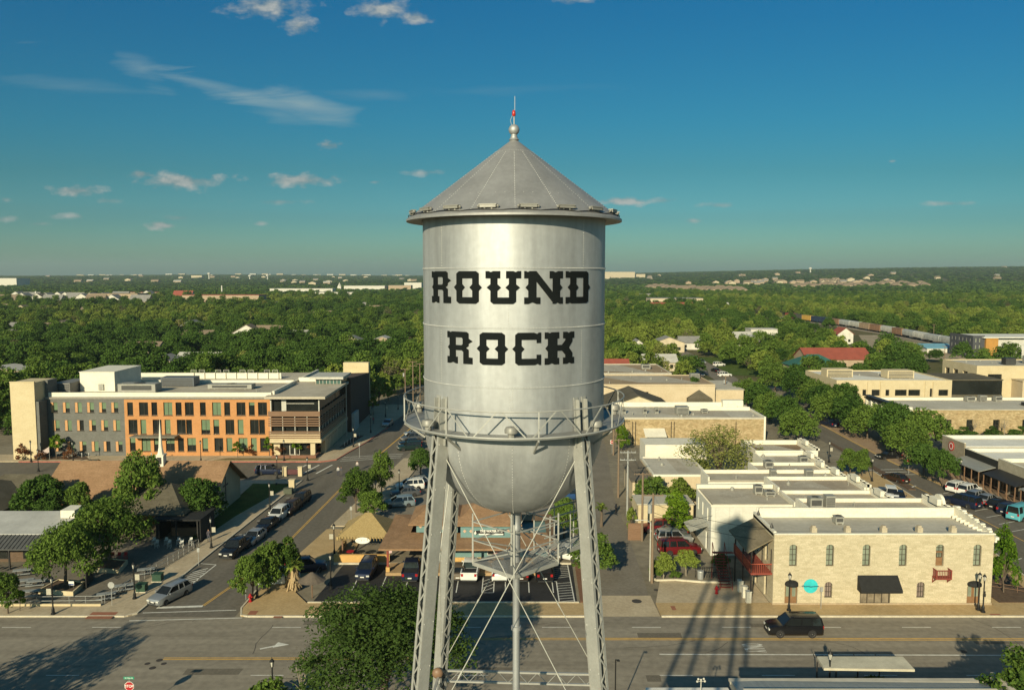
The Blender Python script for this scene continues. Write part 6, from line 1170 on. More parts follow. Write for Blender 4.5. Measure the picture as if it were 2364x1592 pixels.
for i, (px, py, k, c) in enumerate(((951, 1017, 'suv', 'grey'), (947, 1028, 'sedan', 'black'), (945, 1038, 'suv', 'green'), (958, 1005, 'sedan', 'silver'))):
    car(k, c, px, py, 200, ('grey car beyond the kerb trees left of the tower', 'black sedan beyond the kerb trees left of the tower', 'dark green car nearest beyond the kerb trees left of the tower', 'silver sedan farthest beyond the kerb trees left of the tower')[i])
car('suv', 'navy', 847, 1326, -93, 'navy car parked nose out beside the palapa wall'); car('pickup', 'navy', 951, 1325, 92, 'navy pickup in the store lot left of the tower leg'); car('sedan', 'tan', 1058, 1326, 92, 'champagne sedan half hidden by the tower leg')
car('pickup', 'white', 1087, 1325, 88, 'white pickup parked tail out before the teal store'); car('suv', 'white', 1154, 1328, 90, 'white car in the store lot left of the riser pipe'); car('sedan', 'bronze', 1203, 1328, 90, 'dark brown sedan just right of the riser pipe'); car('pickup', 'black', 1254, 1326, 92, 'black pickup at the right end of the store lot'); car('suv', 'white', 1308, 1288, 150, 'white car behind the small tree at the alley')
car('suv', 'white', 643, 1345, 188, 'white car half hidden under the corner trees'); car('suv', 'navy', 706, 1318, 20, 'navy car parked behind the corner trees')
car('suv', 'blue', 1318, 1152, 10, 'blue car under the tree behind the tower bowl')
car('suv', 'red', 1519, 1226, 184, 'red car parked farthest beside the alley'); car('sedan', 'grey', 1545, 1237, 186, 'grey sedan between the red and silver cars by the alley'); car('suv', 'silver', 1556, 1251, 2, 'silver car third in the row beside the alley'); car('bigsuv', 'red', 1568, 1277, 5, 'dark red car nearest in the row beside the alley')
car('sedan', 'bronze', 2067, 1110, 155 - 45 + 0, 'brown sedan driving away on the right hand street', 'moving cars')
car('bigsuv', 'navy', 2221, 1167, 118, 'dark blue car driving by the parked row on the right', 'moving cars')
for px, py, k, c, l in ((2212, 1133, 'suv', 'white', 'white car first in the angled row before the shop terrace'), (2238, 1139, 'suv', 'white', 'second white car in the angled row before the shop terrace'), (2257, 1152, 'wagon', 'silver', 'silver estate car third in the angled row before the shop terrace'), (2281, 1160, 'sedan', 'silver', 'silver sedan fourth in the angled row before the shop terrace'), (2306, 1171, 'sedan', 'black', 'black sedan fifth in the angled row before the shop terrace'), (2332, 1184, 'suv', 'navy', 'navy car next to the turquoise van'), (2357, 1197, 'van', 'teal', 'turquoise minibus in the angled row at the right edge')):
    car(k, c, px, py, 32, l)
car('sedan', 'black', 2051, 1058, 190, 'black sedan pulling out beside the street trees on the right', 'moving cars'); car('pickup', 'navy', 1912, 983, 100, 'navy pickup parked under the dense right hand street trees')
car('sedan', 'grey', 2040, 1148, -110, 'dark sedan peeping over the shop fronts'); car('suv', 'white', 2058, 1150, -110, 'white car peeping over the shop fronts'); car('sedan', 'navy', 2074, 1154, -110, 'navy sedan peeping over the shop fronts')
for px, py, k, c, rz, l in ((1620, 839, 'suv', 'silver', -80, 'silver car coming down the far tree lined street'), (1603, 829, 'sedan', 'silver', 100, 'distant pale sedan at the top of the tree lined street'), (1660, 845, 'suv', 'white', 20, 'white car by the verge of the far street'), (1601, 858, 'suv', 'navy', -70, 'dark car parked left on the far street'), (1614, 868, 'sedan', 'black', -70, 'black sedan parked left on the far street'), (1651, 858, 'sedan', 'black', 100, 'black car driving away on the far street'), (1673, 869, 'suv', 'white', 10, 'white car turning from the far street'), (1727, 897, 'sedan', 'white', 90, 'white sedan waiting at the far junction'), (1785, 938, 'suv', 'white', 100, 'white car heading away near the far junction'), (1692, 938, 'sedan', 'grey', 10, 'grey sedan behind the rubble stone building'), (2110, 851, 'sedan', 'black', 30, 'black sedan behind the cream office roof'), (2188, 807, 'sedan', 'black', 0, 'black car beside the pale blue shed')):
    car(k, c, px, py, rz, l)
# bicycle-like motorbike pair by the palapa, and one in the alley
def motorbike(px, py, rz, label):
    x, y = G(px, py); t = thing('motorcycle', label, 'motorcycle', (x, y, 0), 0); ca, sa = math.cos(R(rz)), math.sin(R(rz)); P = lambda u, v, z: (x + u * ca - v * sa, y + u * sa + v * ca, z)
    for u in (-.7, .7): mb = MB(); mb.tube([P(u + .3 * math.cos(k * PI / 6), 0, .32 + .3 * math.sin(k * PI / 6)) for k in range(13)], .06, 6); mb.build('wheel', M_TYRE, t)
    mb = MB(); mb.tube([P(-.7, 0, .35), P(-.3, 0, .6), P(.35, 0, .75), P(.6, 0, .95), P(.72, 0, .35)], [.06, .14, .16, .08, .04], 7); mb.tube([P(.5, -.35, 1.05), P(.55, 0, 1.0), P(.5, .35, 1.05)], .025, 5); mb.build('frame', PA['black'], t)
    mb = MB(); mb.ball(P(-.25, 0, .78), .16, 5, (1.8, 1, .5)); mb.build('seat', M_TRIM, t); mb = MB(); mb.ball(P(.62, 0, .86), .1, 5); mb.build('headlight', M_HEAD, t); return t
motorbike(850, 1205, 20, 'black motorcycle parked left behind the palapa'); motorbike(870, 1207, 10, 'black motorcycle parked right behind the palapa'); motorbike(1422, 1180, 80, 'motorcycle leaning by the alley pole')
# ---------------------------------------------------------------- trees
def leaves_mesh(name, lobes, n, size, m, seed, squash=.8, shell=.55):
    """thousands of separate leaf blades spread through overlapping lobes"""
    g = np.random.default_rng(seed); w = np.array([l[3] ** 2 for l in lobes]); w = w / w.sum(); idx = g.choice(len(lobes), n, p=w); Lb = np.array([l[:3] for l in lobes])[idx]; rr = np.array([l[3] for l in lobes])[idx]
    sub = g.normal(size=(len(lobes), 7, 3)); sub /= np.linalg.norm(sub, axis=2, keepdims=True); pick = g.integers(0, 7, n); sr = g.uniform(.30, .55, (len(lobes), 7))[idx, pick]
    d = g.normal(size=(n, 3)); d /= np.linalg.norm(d, axis=1, keepdims=True); d[:, 2] = np.where(d[:, 2] < -.45, -d[:, 2], d[:, 2])
    rad = rr * (shell + (1.08 - shell) * g.random(n) ** .6); loose = g.random(n) < .72; rad = np.where(loose, rad * sr, rad); c = Lb + (np.where(loose[:, None], sub[idx, pick] * (rr * g.uniform(.72, .95, n))[:, None], 0) + d * rad[:, None]) * np.array([1, 1, squash])
    nrm = d + g.normal(size=(n, 3)) * .8; nrm /= np.linalg.norm(nrm, axis=1, keepdims=True)
    a = np.cross(nrm, g.normal(size=(n, 3))); a /= np.linalg.norm(a, axis=1, keepdims=True); b = np.cross(nrm, a); s = size * g.uniform(.55, 1.25, n)[:, None]
    v = np.empty((n, 4, 3)); v[:, 0] = c - a * s; v[:, 1] = c - b * s * .55 + nrm * s * .15; v[:, 2] = c + a * s; v[:, 3] = c + b * s * .55 + nrm * s * .15
    me = bpy.data.meshes.new(name); me.vertices.add(n * 4); me.vertices.foreach_set('co', v.reshape(-1).astype(np.float32)); me.loops.add(n * 4); me.loops.foreach_set('vertex_index', np.arange(n * 4, dtype=np.int32)); me.polygons.add(n); me.polygons.foreach_set('loop_start', np.arange(0, n * 4, 4, dtype=np.int32)); me.polygons.foreach_set('loop_total', np.full(n, 4, dtype=np.int32))
    me.update(calc_edges=True); me.materials.append(m); return me
M_BARK = mat('bark', (0.085, .062, .042), .95, col2=(.15, .115, .08), scale=3, stretch=(2, 2, .5), fine=.2, bump=.4); M_BARKP = mat('pale_bark', (0.26, .22, .16), .9, scale=3, fine=.2)
LF = [leafmat('leaf_dark', (0.018, 0.045, 0.011), (0.080, 0.142, 0.028)), leafmat('leaf_mid', (0.034, 0.070, 0.014), (0.128, 0.196, 0.036)), leafmat('leaf_light', (0.070, 0.108, 0.020), (0.215, 0.268, 0.050)), leafmat('leaf_pale', (0.10, 0.115, 0.03), (0.25, 0.265, 0.07)), leafmat('leaf_bright', (0.045, 0.105, 0.010), (0.15, 0.24, 0.022)), leafmat('leaf_grey', (0.085, 0.078, 0.040), (0.18, 0.155, 0.085)), leafmat('leaf_rust', (0.10, .035, .018), (.20, .09, .04))]
def lobes_of(seed, h, r, ht, n):
    q = random.Random(seed); out = []
    for i in range(n):
        a = 2.4 * i + q.uniform(-.4, .4); u = math.sqrt((i + .5) / n); z = ht * .85 + (h - ht) * (.10 + .70 * (1 - u * u) * q.uniform(.7, 1.12) + .16 * q.random())
        rl = r * q.uniform(.22, .44) * (1.15 - .3 * u); out.append((math.cos(a) * u * r * .74, math.sin(a) * u * r * .74, z, rl))
    return out
def trunk_mesh(name, lobes, ht, r0, seed, m):
    mb = MB(); q = random.Random(seed); f = (q.uniform(-.15, .15), q.uniform(-.15, .15), ht); mb.tube([(0, 0, -.1), (f[0] * .4, f[1] * .4, ht * .5), f], [r0 * 1.25, r0, r0 * .85], 8)
    for l in lobes[:9]: mb.tube([f, (f[0] + (l[0] - f[0]) * .45, f[1] + (l[1] - f[1]) * .45, f[2] + (l[2] - f[2]) * .6), (l[0], l[1], l[2])], [r0 * .6, r0 * .36, r0 * .1], 5)
    me = bpy.data.meshes.new(name); me.from_pydata(mb.v, [], mb.f); me.update(); me.materials.append(m); return me
TP = {}
def tree_parts(key, h, r, ht, nl, n, size, lm, seed, r0=.2, bark=None, squash=.8, shell=.55):
    if key not in TP:
        lb = lobes_of(seed, h, r, ht, nl); TP[key] = (leaves_mesh('crown', lb, n, size, lm, seed, squash, shell), trunk_mesh('trunk', lb, ht, r0, seed, bark or M_BARK))
    return TP[key]
def tree(name, label, cat, x, y, key, rz=0.0, sc=1.0, group=None, z=0.0):
    cm, tm = TP[key]; t = thing(name, label, cat, (x, y, z), rz, group); t.scale = (sc,) * 3 if isinstance(sc, (int, float)) else sc
    c = link(bpy.data.objects.new('crown', cm)); c.parent = t; k = link(bpy.data.objects.new('trunk', tm)); k.parent = t; return t
tree_parts('big', 12.6, 6.7, 3.2, 34, 36000, .145, leafmat('leaf_deep', (0.013, 0.032, 0.009), (0.060, 0.100, 0.024)), 3, .32)
tree_parts('oakA', 7.6, 4.4, 2.0, 22, 9000, .20, LF[1], 11, .2); tree_parts('oakB', 6.6, 3.7, 1.8, 18, 8000, .19, LF[0], 12, .2); tree_parts('oakC', 5.2, 3.0, 1.7, 15, 6000, .17, LF[1], 14, .13)
tree_parts('spread', 6.4, 5.2, 2.3, 24, 9500, .19, LF[1], 15, .22); tree_parts('street', 6.8, 4.2, 2.2, 20, 6500, .23, LF[0], 16, .18); tree_parts('streetm', 6.4, 4.4, 2.0, 20, 6500, .23, LF[1], 17, .18)
tree_parts('young', 3.6, 1.0, 1.3, 9, 1300, .13, LF[4], 18, .05); tree_parts('pale', 10.4, 6.2, 2.6, 40, 6200, .17, LF[3], 19, .28, None, .8, .35); tree_parts('cone', 6.0, 2.1, 1.2, 14, 4200, .16, LF[4], 20, .1, None, 1.3); tree_parts('myrtle', 3.4, 1.75, 1.4, 12, 3000, .13, LF[2], 21, .07, M_BARKP)
tree_parts('shrub', 2.2, 1.5, .3, 9, 2400, .13, LF[1], 22, .05); tree_parts('darkshrub', 3.2, 2.0, .5, 10, 3000, .15, LF[0], 23, .06); tree_parts('bare', 6.0, 2.6, 2.0, 14, 300, .05, LF[5], 24, .10, M_BARKP); tree_parts('rust', 1.6, 1.0, .2, 7, 900, .10, LF[6], 25, .04); tree_parts('hedgecol', 3.6, .9, .2, 7, 2600, .11, LF[2], 26, .05, None, 1.6)
NT = [0]
def T(name, px, py, key, sc, label, cat='tree', z=0.0, rz=None, xy=None):
    x, y = xy or G(px, py, z); NT[0] += 1; return tree(name, label, cat, x, y, key, R((NT[0] * 77) % 360) if rz is None else R(rz), sc, None, 0)
T('shade_tree', 0, 0, 'big', (1.12, 1.0, .86), 'huge dark green tree in the near foreground left of the tower', xy=(-10.0, 60.4), rz=0)
T('shade_tree', 0, 0, 'oakA', (.95, .95, 1.0), 'dark tree filling the bottom right corner', xy=(38.2, 55.6)); T('shade_tree', 0, 0, 'oakB', .8, 'second dark crown at the lower right edge', xy=(42.5, 58.5)); T('kerb_shrub', 0, 0, 'shrub', 1.15, 'bright shrub above the cream kerbside awning', 'shrub', xy=(29.4, 62.4)); T('kerb_shrub', 0, 0, 'shrub', (1.5, 1.5, 1.35), 'round shrub at the bottom edge left of the tower', 'shrub', xy=(-19.4, 60.6)); T('bare_tree', 0, 0, 'bare', (.9, .9, .85), 'leafless pale sapling by the near kerb', xy=(-16.9, 61.5))
tree_parts('sparse', 10, 6.0, 3.0, 26, 6500, .2, LF[0], 41, .28, None, .8, .3)
T('shade_tree', 0, 0, 'sparse', (1.0, 1.0, 1.0), 'big tree outside the left edge casting the road shadow', xy=(-46, 52.5)) 
for x, y, k, sc, n, l in ((-28.0, 83.2, 'oakC', (.82, .82, .92), 'corner_tree', 'left one of three small trees on the corner island'), (-27.0, 85.4, 'oakC', (.72, .72, 1.03), 'corner_tree', 'middle one of three small trees on the corner island'), (-25.4, 86.9, 'oakC', (.68, .68, 1.0), 'corner_tree', 'right one of three small trees on the corner island'),
 (-23.1, 115.3, 'oakA', (.66, .66, .85), 'kerb_tree', 'tall green tree on the right kerb of the left street'), (-20.6, 123.4, 'oakA', (.54, .54, .94), 'kerb_tree', 'lighter tree behind the tall kerb tree'), (-20.0, 111.9, 'oakC', (.85, .85, .76), 'kerb_tree', 'low round tree above the motorcycles'), (-15.9, 136.1, 'oakB', (.64, .64, .8), 'kerb_tree', 'tree against the left flank of the tank bowl'),
 (-65.5, 108.5, 'oakB', (1.15, 1.15, 1.12), 'yard_tree', 'round dark tree before the dark roofed house'), (-51.6, 107.6, 'oakA', (.92, .92, 1.36), 'yard_tree', 'tallest tree before the brown church roof'), (-43.9, 109.0, 'oakB', (1.02, 1.02, 1.05), 'yard_tree', 'broad tree beside the church gable'), (-59.4, 107.2, 'oakC', (.78, .78, 1.2), 'yard_tree', 'small tree at the left eave of the church hall'),
 (-49.3, 94.8, 'spread', (.98, .98, 1.2), 'patio_tree', 'wide spreading tree growing in the larger stone planter'), (-50.3, 87.0, 'spread', (.76, .76, 1.08), 'patio_tree', 'leaning tree growing in the nearer stone planter'), (-52.3, 79.9, 'oakC', (.6, .6, .78), 'patio_tree', 'small tree at the left edge by the railing'), (-51.5, 80.6, 'young', .75, 'young_tree', 'thin young sapling beside the left railing'), (-54.0, 105.0, 'oakC', (1.0, 1.0, .95), 'yard_tree', 'dense tree below the tallest church tree'), (-62, 104.5, 'oakB', (.7, .7, .75), 'yard_tree', 'dark tree behind the diner roof')): T(n, 0, 0, k, sc, l, xy=(x, y))
for px, py, k, s, l in ((549, 1057, 'young', 1.0, 'sapling before the orange wall, left of the last windows'), (622, 1053, 'young', 1.2, 'sapling at the right end of the orange wall'), (685, 1053, 'young', 1.0, 'sapling before the balcony corner'), (862, 958, 'young', 1.5, 'sapling on the shaded pavement beside the office block'), (131, 1060, 'young', 1.5, 'sapling before the grey brick wall')): T('young_tree', px, py, k, s, l)
for px, py, k, s, l in ((55, 1062, 'rust', 1.8, 'bare brown shrub at the foot of the cream stair tower'), (95, 1063, 'rust', 1.2, 'reddish shrub beside the flag banner'), (160, 1060, 'rust', 1.4, 'brown shrub right of the grey wall sapling'), (577, 1053, 'rust', 1.3, 'red leafed shrub before the orange wall'), (645, 1052, 'rust', 1.5, 'red leafed shrub left in the sandstone planter'), (725, 1050, 'rust', 1.6, 'red leafed shrub right in the sandstone planter')): T('shrub', px, py, k, s, l, 'shrub')
T('pale_tree', 1657, 1122, 'pale', (1.5, 1.25, .95), 'pale yellow leafed thin tree in the middle of the shop roofs'); T('yard_tree', 0, 0, 'oakC', (1.2, 1.1, .95), 'dark tree left of the pale one behind the yard wall', xy=(20.4, 115.5)); T('yard_tree', 0, 0, 'cone', (1.0, 1.0, .9), 'tapering green tree beside the white building', xy=(22.3, 105.8)); T('yard_tree', 0, 0, 'myrtle', 1.5, 'yellowish bushy tree below the pale one', xy=(25.0, 115.5)); T('yard_shrub', 0, 0, 'shrub', 1.0, 'small dark shrub against the white building', 'shrub', xy=(24.0, 107.0)); T('yard_tree', 1612, 1122, 'oakC', (1.0, 1.0, .8), 'low dark tree at the foot of the pale tree')
T('alley_tree', 0, 0, 'oakC', (1.12, 1.05, .88), 'round tree where the alley meets the apron', xy=(9.3, 90.3)); T('alley_tree', 0, 0, 'oakA', (.6, .6, .68), 'dark tree behind the walkway under the tank', xy=(7.0, 104.2)); T('column_hedge', 1457, 1224, 'hedgecol', 1.05, 'yellow green clipped column hedge at the alley corner', 'hedge'); T('alley_shrub', 1468, 1235, 'shrub', .6, 'small shrub beside the column hedge', 'shrub')
for px, py, l in ((1532, 1338, 'left crape myrtle in the kerbed bed by the alley'), (1584, 1328, 'right crape myrtle in the kerbed bed by the alley')): T('crape_myrtle', px, py, 'myrtle', .9, l)
T('bed_shrub', 1512, 1332, 'shrub', .6, 'low shrub left in the kerbed bed by the alley', 'shrub'); T('bed_shrub', 1560, 1337, 'shrub', .5, 'low shrub middle in the kerbed bed by the alley', 'shrub'); T('dark_shrub', 1663, 1318, 'darkshrub', .72, 'dark evergreen at the foot of the red stair', 'shrub'); T('yard_shrub', 1580, 1228, 'hedgecol', (1.3, 1.0, .45), 'clipped oval hedge under the metal canopy', 'hedge'); T('alley_tree', 1435, 1040, 'cone', .8, 'slim dark tree before the rubble stone wall')
T('street_tree', 2317, 1370, 'cone', (.75, .75, 1.15), 'bright green young tree right of the limestone block'); T('street_tree', 1961, 1103, 'oakC', (.74, .74, .92), 'left of two trees rising behind the shop fronts'); T('street_tree', 1990, 1101, 'oakC', (.6, .6, .88), 'right of two trees rising behind the shop fronts'); T('street_tree', 2132, 1098, 'street', (.88, .88, .8), 'dark street tree beside the red stop sign'); T('street_tree', 2177, 1124, 'street', (.66, .66, .92), 'dark street tree before the grey stone shop')
for i, (x, y, k, s) in enumerate(((60.5, 166, 'streetm', 1.05), (61.5, 178, 'street', 1.15), (62, 190, 'streetm', 1.05), (63, 201, 'street', 1.1), (63.5, 213, 'streetm', 1.1), (76.5, 196, 'street', 1.15), (76, 186, 'streetm', 1.2), (75.5, 176, 'street', 1.2), (76, 168, 'streetm', 1.15), (77.5, 160, 'street', 1.25), (82, 156, 'streetm', 1.3), (80, 166, 'street', 1.2), (79.5, 208, 'streetm', 1.15), (80, 220, 'street', 1.2), (84, 200, 'street', 1.15), (86, 210, 'streetm', 1.1), (75.3, 151, 'streetm', 1.05), (84, 232, 'street', 1.3), (80, 240, 'streetm', 1.3), (50, 213, 'darkshrub', 2.2))):
    if y in (208, 220, 232, 240): s *= 1.0
    T('street_tree', 0, 0, k, s, ('leafy street tree on the left kerb of the right hand street, beyond the shops' if x < 70 else 'leafy street tree on the right kerb of the right hand street'), xy=(x, y))['group'] = 'street trees on the left kerb' if x < 70 else 'street trees on the right kerb'
for i, x in enumerate((96, 103, 110, 117)): tree('hedge_row', 'clipped green hedge before the rubble stone corner block', 'hedge', x, 168, 'darkshrub', R(i * 70), (1.9, 1.3, .8), 'hedges before the stone corner block')
for i, x in enumerate((95, 101.5, 108)): tree('bare_tree', 'brown leafless tree before the arched windows of the stone corner block', 'tree', x, 172.3, 'bare', R(i * 50), .8, 'leafless trees before the stone corner block')
# palm and shaggy dead-skirted palm
def palm(px, py, h, label, skirt=False):
    x, y = G(px, py); t = thing('palm', label, 'palm', (x, y, 0)); mb = MB(); mb.tube([(x, y, 0), (x + .05, y, h * .5), (x, y, h)], [.25, .18, .16], 8); mb.build('trunk', M_BARK, t); f = MB(); q = random.Random(px)
    for k in range(26):
        a = q.uniform(0, 2 * PI); e = q.uniform(-.3, 1.2); L_ = q.uniform(1.0, 1.5); d = Vector((math.cos(a) * math.cos(e), math.sin(a) * math.cos(e), math.sin(e))); p = Vector((x, y, h)); s = d.cross(Vector((0, 0, 1))).normalized() * .22
        m1 = p + d * L_ * .6; e1 = p + d * L_ + Vector((0, 0, -.35)); f.quad(p - s * .2, m1 - s, e1, m1 + s, p + s * .2)
    f.build('fronds', LF[2], t)
    if skirt:
        s_ = MB()
        for k in range(120): a = q.uniform(0, 2 * PI); r0, r1 = q.uniform(.1, .4), q.uniform(.45, 1.0); zt = q.uniform(h * .5, h); zb = q.uniform(.1, h * .5); s_.beam((x + r0 * math.cos(a), y + r0 * math.sin(a), zt), (x + r1 * math.cos(a), y + r1 * math.sin(a), zb), .16, .03)
        s_.build('dead_fronds', mat('dead_fronds', (0.30, .21, .10), .95, col2=(.42, .31, .17), scale=4, fine=.3), t)
    return t
palm(1388, 1215, 2.6, 'green fan palm between the tower leg and the alley'); palm(678, 1362, 2.9, 'shaggy palm with a skirt of dry brown fronds on the corner island', True)
# ---- the wooded town: three hundred trees of their own, then one mass of crowns behind them
tree_parts('wA', 10.5, 5.6, 2.4, 20, 2600, .42, LF[0], 31, .25); tree_parts('wB', 9.5, 5.4, 2.2, 18, 2400, .42, LF[1], 32, .22); tree_parts('wC', 9.0, 5.0, 2.2, 18, 2300, .40, LF[2], 33, .22); tree_parts('wD', 11.5, 5.2, 2.6, 20, 2600, .42, LF[1], 34, .24); tree_parts('wE', 8.5, 4.4, 2.2, 16, 1300, .34, LF[3], 35, .2); tree_parts('wF', 8.0, 4.4, 2.4, 15, 700, .26, LF[5], 36, .2, M_BARKP)
BLOCK = []                                    # places kept clear of the wood: (x0, x1, y0, y1)
def clear(x0, x1, y0, y1): BLOCK.append((x0, x1, y0, y1))
clear(-99, -26, 140, 208); clear(-30, -10, 120, 212); clear(14, 63, 120, 256); clear(60, 92, 128, 262); clear(84, 170, 160, 246); clear(68, 79, 232, 345)
clear(192, 245, 328, 360); clear(190, 204, 356, 372)
def blocked(x, y, pad=3.0):
    if any(a - pad < x < b + pad and c - pad < y < d + pad for a, b, c, d in BLOCK): return True
    xs_ = (222 + (y - 300) * .03 if y < 420 else 226 + (y - 420) * .09 if y < 480 else 231)
    if 300 < y < 700 and xs_ - 13 < x < xs_ + 8: return True
    if 330 < y < 470 and 160 + max(0, 400 - y) * -.3 < x < 215: return True
    lx_ = np.interp(y, [150, 250, 340, 420], [-26, -18, -10, -4]);
    if y < 300 and abs(x - lx_) < 8: return True
    if y < 160 and x < -30: return True
    if 330 < y < 690 and x > 0:
        f = lambda t: x * t - float(np.interp(y * t, [330, 374, 412, 471, 530, 586, 650], [215.5, 216.5, 219, 226, 228.5, 228.3, 225]))
        if f(1) < 0 < f(1.26) and hsh(round(x), round(y)) > .12: return True
    if 262 < y < 338 and 190 / 337 < x / y < 246 / 337 and hsh(round(x), round(y), 1) > .25: return True
    if 250 < y < 352 and .515 < x / y < .56 and hsh(round(x), round(y), 2) > .3: return True
    return False
# ---- far houses and halls, standing among the trees
HM = [mat('house_white', (0.55, .52, .44), .85, scale=.6), mat('house_cream', (0.48, .40, .27), .85, scale=.6), mat('house_tan', (0.36, .27, .18), .85, scale=.6)]
RM = [mat('roof_house_brown', (0.20, .15, .10), .9, scale=.5, fine=.1), mat('roof_house_grey', (0.22, .21, .19), .9, scale=.5, fine=.1), mat('roof_house_red', (0.26, .065, .04), .85, scale=.5, fine=.1), mat('roof_house_green', (0.03, .11, .085), .7, scale=.5), mat('roof_house_pale', (0.42, .40, .35), .8, scale=.5)]
def house(px, py, w, d, ze, zr, wm, rm, label, axis='x', name='house', cat='house', rz=0.0, group=None, hp=False):
    x, y = G(px, py); z = float(hgt(np.array(x), np.array(y))) if math.hypot(x, y) > 1450 else 0
    if z: 
        for _ in range(4): x, y = G(px, py, z); z = float(hgt(np.array(x), np.array(y)))
    t = thing(name, label, cat, (x, y, z), 0, group)
    WL[t.name] = Vector((0, 0, 0))
    if hp: mb = MB(); mb.box(-w / 2, w / 2, -d / 2, d / 2, -1, ze); mb.build('wall', HM[wm], t); hip(t, -w / 2, w / 2, -d / 2, d / 2, ze, zr, RM[rm])
    elif zr <= ze: mb = MB(); mb.box(-w / 2, w / 2, -d / 2, d / 2, -1, ze); mb.build('wall', HM[wm], t); mb = MB(); mb.box(-w / 2 - .2, w / 2 + .2, -d / 2 - .2, d / 2 + .2, ze, ze + .4); mb.build('roof', RM[rm], t)
    else: gable(t, -w / 2, w / 2, -d / 2, d / 2, ze, zr, HM[wm], RM[rm], axis, .5)
    mb = MB()
    n = max(2, int(w / 4))
    for k in range(n): u = -w / 2 + w * (k + .5) / n; wv = MB(); wv.box(u - .6, u + .6, -d / 2 - .04, -d / 2 - .01, 1.0, min(2.4, ze - .4)); wv.build('window', M_GLASS, t) if n < 9 else None
    WL[t.name] = Vector((x, y, z)); t.rotation_euler = (0, 0, R(rz)); clear(x - w / 2 - 2, x + w / 2 + 2, y - d / 2 - (10 if y < 500 else 26), y + d / 2)
    return t
house(1943, 792, 8, 9, 5.2, 8.2, 0, 2, 'small white house with a red roof among the right hand trees', 'y'); house(1920, 848, 24, 14, 4.0, 7.5, 2, 2, 'wide building under a dark red roof right of the green one', 'x', cat='building'); house(1876, 862, 17, 13, 3.2, 7.0, 1, 3, 'building under a dark green roof behind the street trees', 'x', cat='building', hp=True)
house(1556, 706, 60, 30, 9, 8, 1, 1, 'large flat cream hall in the middle distance right of the tower', name='hall', cat='building'); house(1494, 690, 26, 14, 4, 8, 2, 1, 'grey roofed building left of the flat cream hall', cat='building'); house(1545, 716, 46, 16, 4, 8, 2, 2, 'red roofed long building below the flat cream hall', cat='building', name='hall'); house(1452, 688, 14, 12, 4, 7, 1, 4, 'pale roofed house left of the grey roofed building')
house(1757, 790, 14, 10, 7, 7, 0, 4, 'white cube house among trees in the right middle distance'); house(1738, 808, 9, 9, 6.5, 6.5, 0, 4, 'smaller white cube house left of the first'); house(1470, 818, 8, 8, 3.8, 6.8, 0, 1, 'tiny white gabled house near the far street', 'y'); house(1520, 853, 12, 9, 3.4, 5.8, 1, 4, 'cream porch house under the far street trees'); house(1405, 868, 13, 9, 3.2, 6.0, 2, 2, 'red roofed house right beside the tank'); house(1590, 805, 10, 9, 3.4, 6, 0, 1, 'white house left of the far street top')
for i, (px, py, wm, rm, l) in enumerate(((56, 768, 0, 1, 'white house with a grey roof in the left woods'), (146, 762, 1, 0, 'cream gabled house in the left woods'), (462, 790, 1, 0, 'brown roofed house in the central left woods'), (747, 735, 2, 0, 'brown roofed house in the upper left woods'), (925, 752, 0, 4, 'pale roofed house just left of the tank'), (15, 788, 0, 1, 'white house at the left edge of the woods'), (680, 784, 0, 4, 'long pale roof in the woods left of the tank'), (380, 860, 2, 1, 'grey roof right above the office block'), (465, 852, 0, 4, 'pale roof behind the office block railing'), (335, 822, 1, 0, 'brown roof above the white rooftop box'), (10, 880, 2, 4, 'pale metal roof left of the cream stair tower'), (210, 725, 1, 0, 'low tan roof far in the left woods'))): house(px, py, 15 if i != 10 else 26, 11, 3.6, 6.4 if i not in (6, 10) else 5.2, wm, rm, l, 'y' if i % 3 == 1 else 'x')
for i in range(26):
    px = 20 + hsh(i, 41) * 2300; py = 700 + hsh(i, 42) * 115
    if 940 < px < 1400 or (px > 1780 and py > 700): continue
    house(px, py, 11 + 6 * hsh(i, 43), 9, 3.4 + 2 * hsh(i, 46), 6.6 + 2.4 * hsh(i, 44), i % 3, (0, 1, 4, 1, 0)[i % 5], ('pale roofed', 'brown roofed', 'grey roofed')[i % 3] + ' house half hidden by the town woods', 'y' if i % 2 else 'x', group=('pale', 'brown', 'grey')[i % 3] + ' roofs half hidden in the town woods')
for i in range(20):
    px = 20 + i * 17 + hsh(i) * 8; py = 690 + hsh(i, 2) * 12 + (0 if i % 2 else 6); house(px, py, 22, 16, 6, 13, 0 if i % 3 else 1, 1 if i % 4 else 0, 'white terraced house with a steep roof in the far left estate', 'y' if i % 3 else 'x', group='houses of the far left estate')
for px, py, w, d, ze, rm, wm, l, zr in ((520, 704, 90, 30, 12, 2, 2, 'brick red shed in the far left yard', 8), (275, 702, 60, 30, 13, 0, 2, 'flat tan hall right of the far left estate', 8), (700, 678, 120, 30, 10, 4, 0, 'long pale warehouse in the far left', 8), (775, 688, 70, 26, 9, 4, 0, 'second pale warehouse right of the long one', 8), (1000 - 575, 694, 26, 16, 6, 2, 0, 'small orange red roofed hall in the far left', 14), (450, 704, 80, 24, 7, 4, 1, 'low cream shed under the orange red roof', 6), (845, 672, 90, 40, 12, 4, 0, 'white hangar left of the tank', 8), (925, 672, 50, 30, 13, 1, 2, 'far brown block just left of the tank', 8), (955, 670, 40, 30, 18, 4, 0, 'far glassy block at the tank edge', 8), (8, 663, 110, 60, 24, 4, 0, 'pale blue factory on the left horizon', 8), (330, 688, 60, 24, 9, 2, 1, 'long low terrace behind the flat tan hall', 8), (615, 687, 30, 14, 7, 1, 1, 'small ochre shop in the far left', 8)):
    house(px, py, w, d, ze, zr, wm, rm, l, name='warehouse', cat='building')
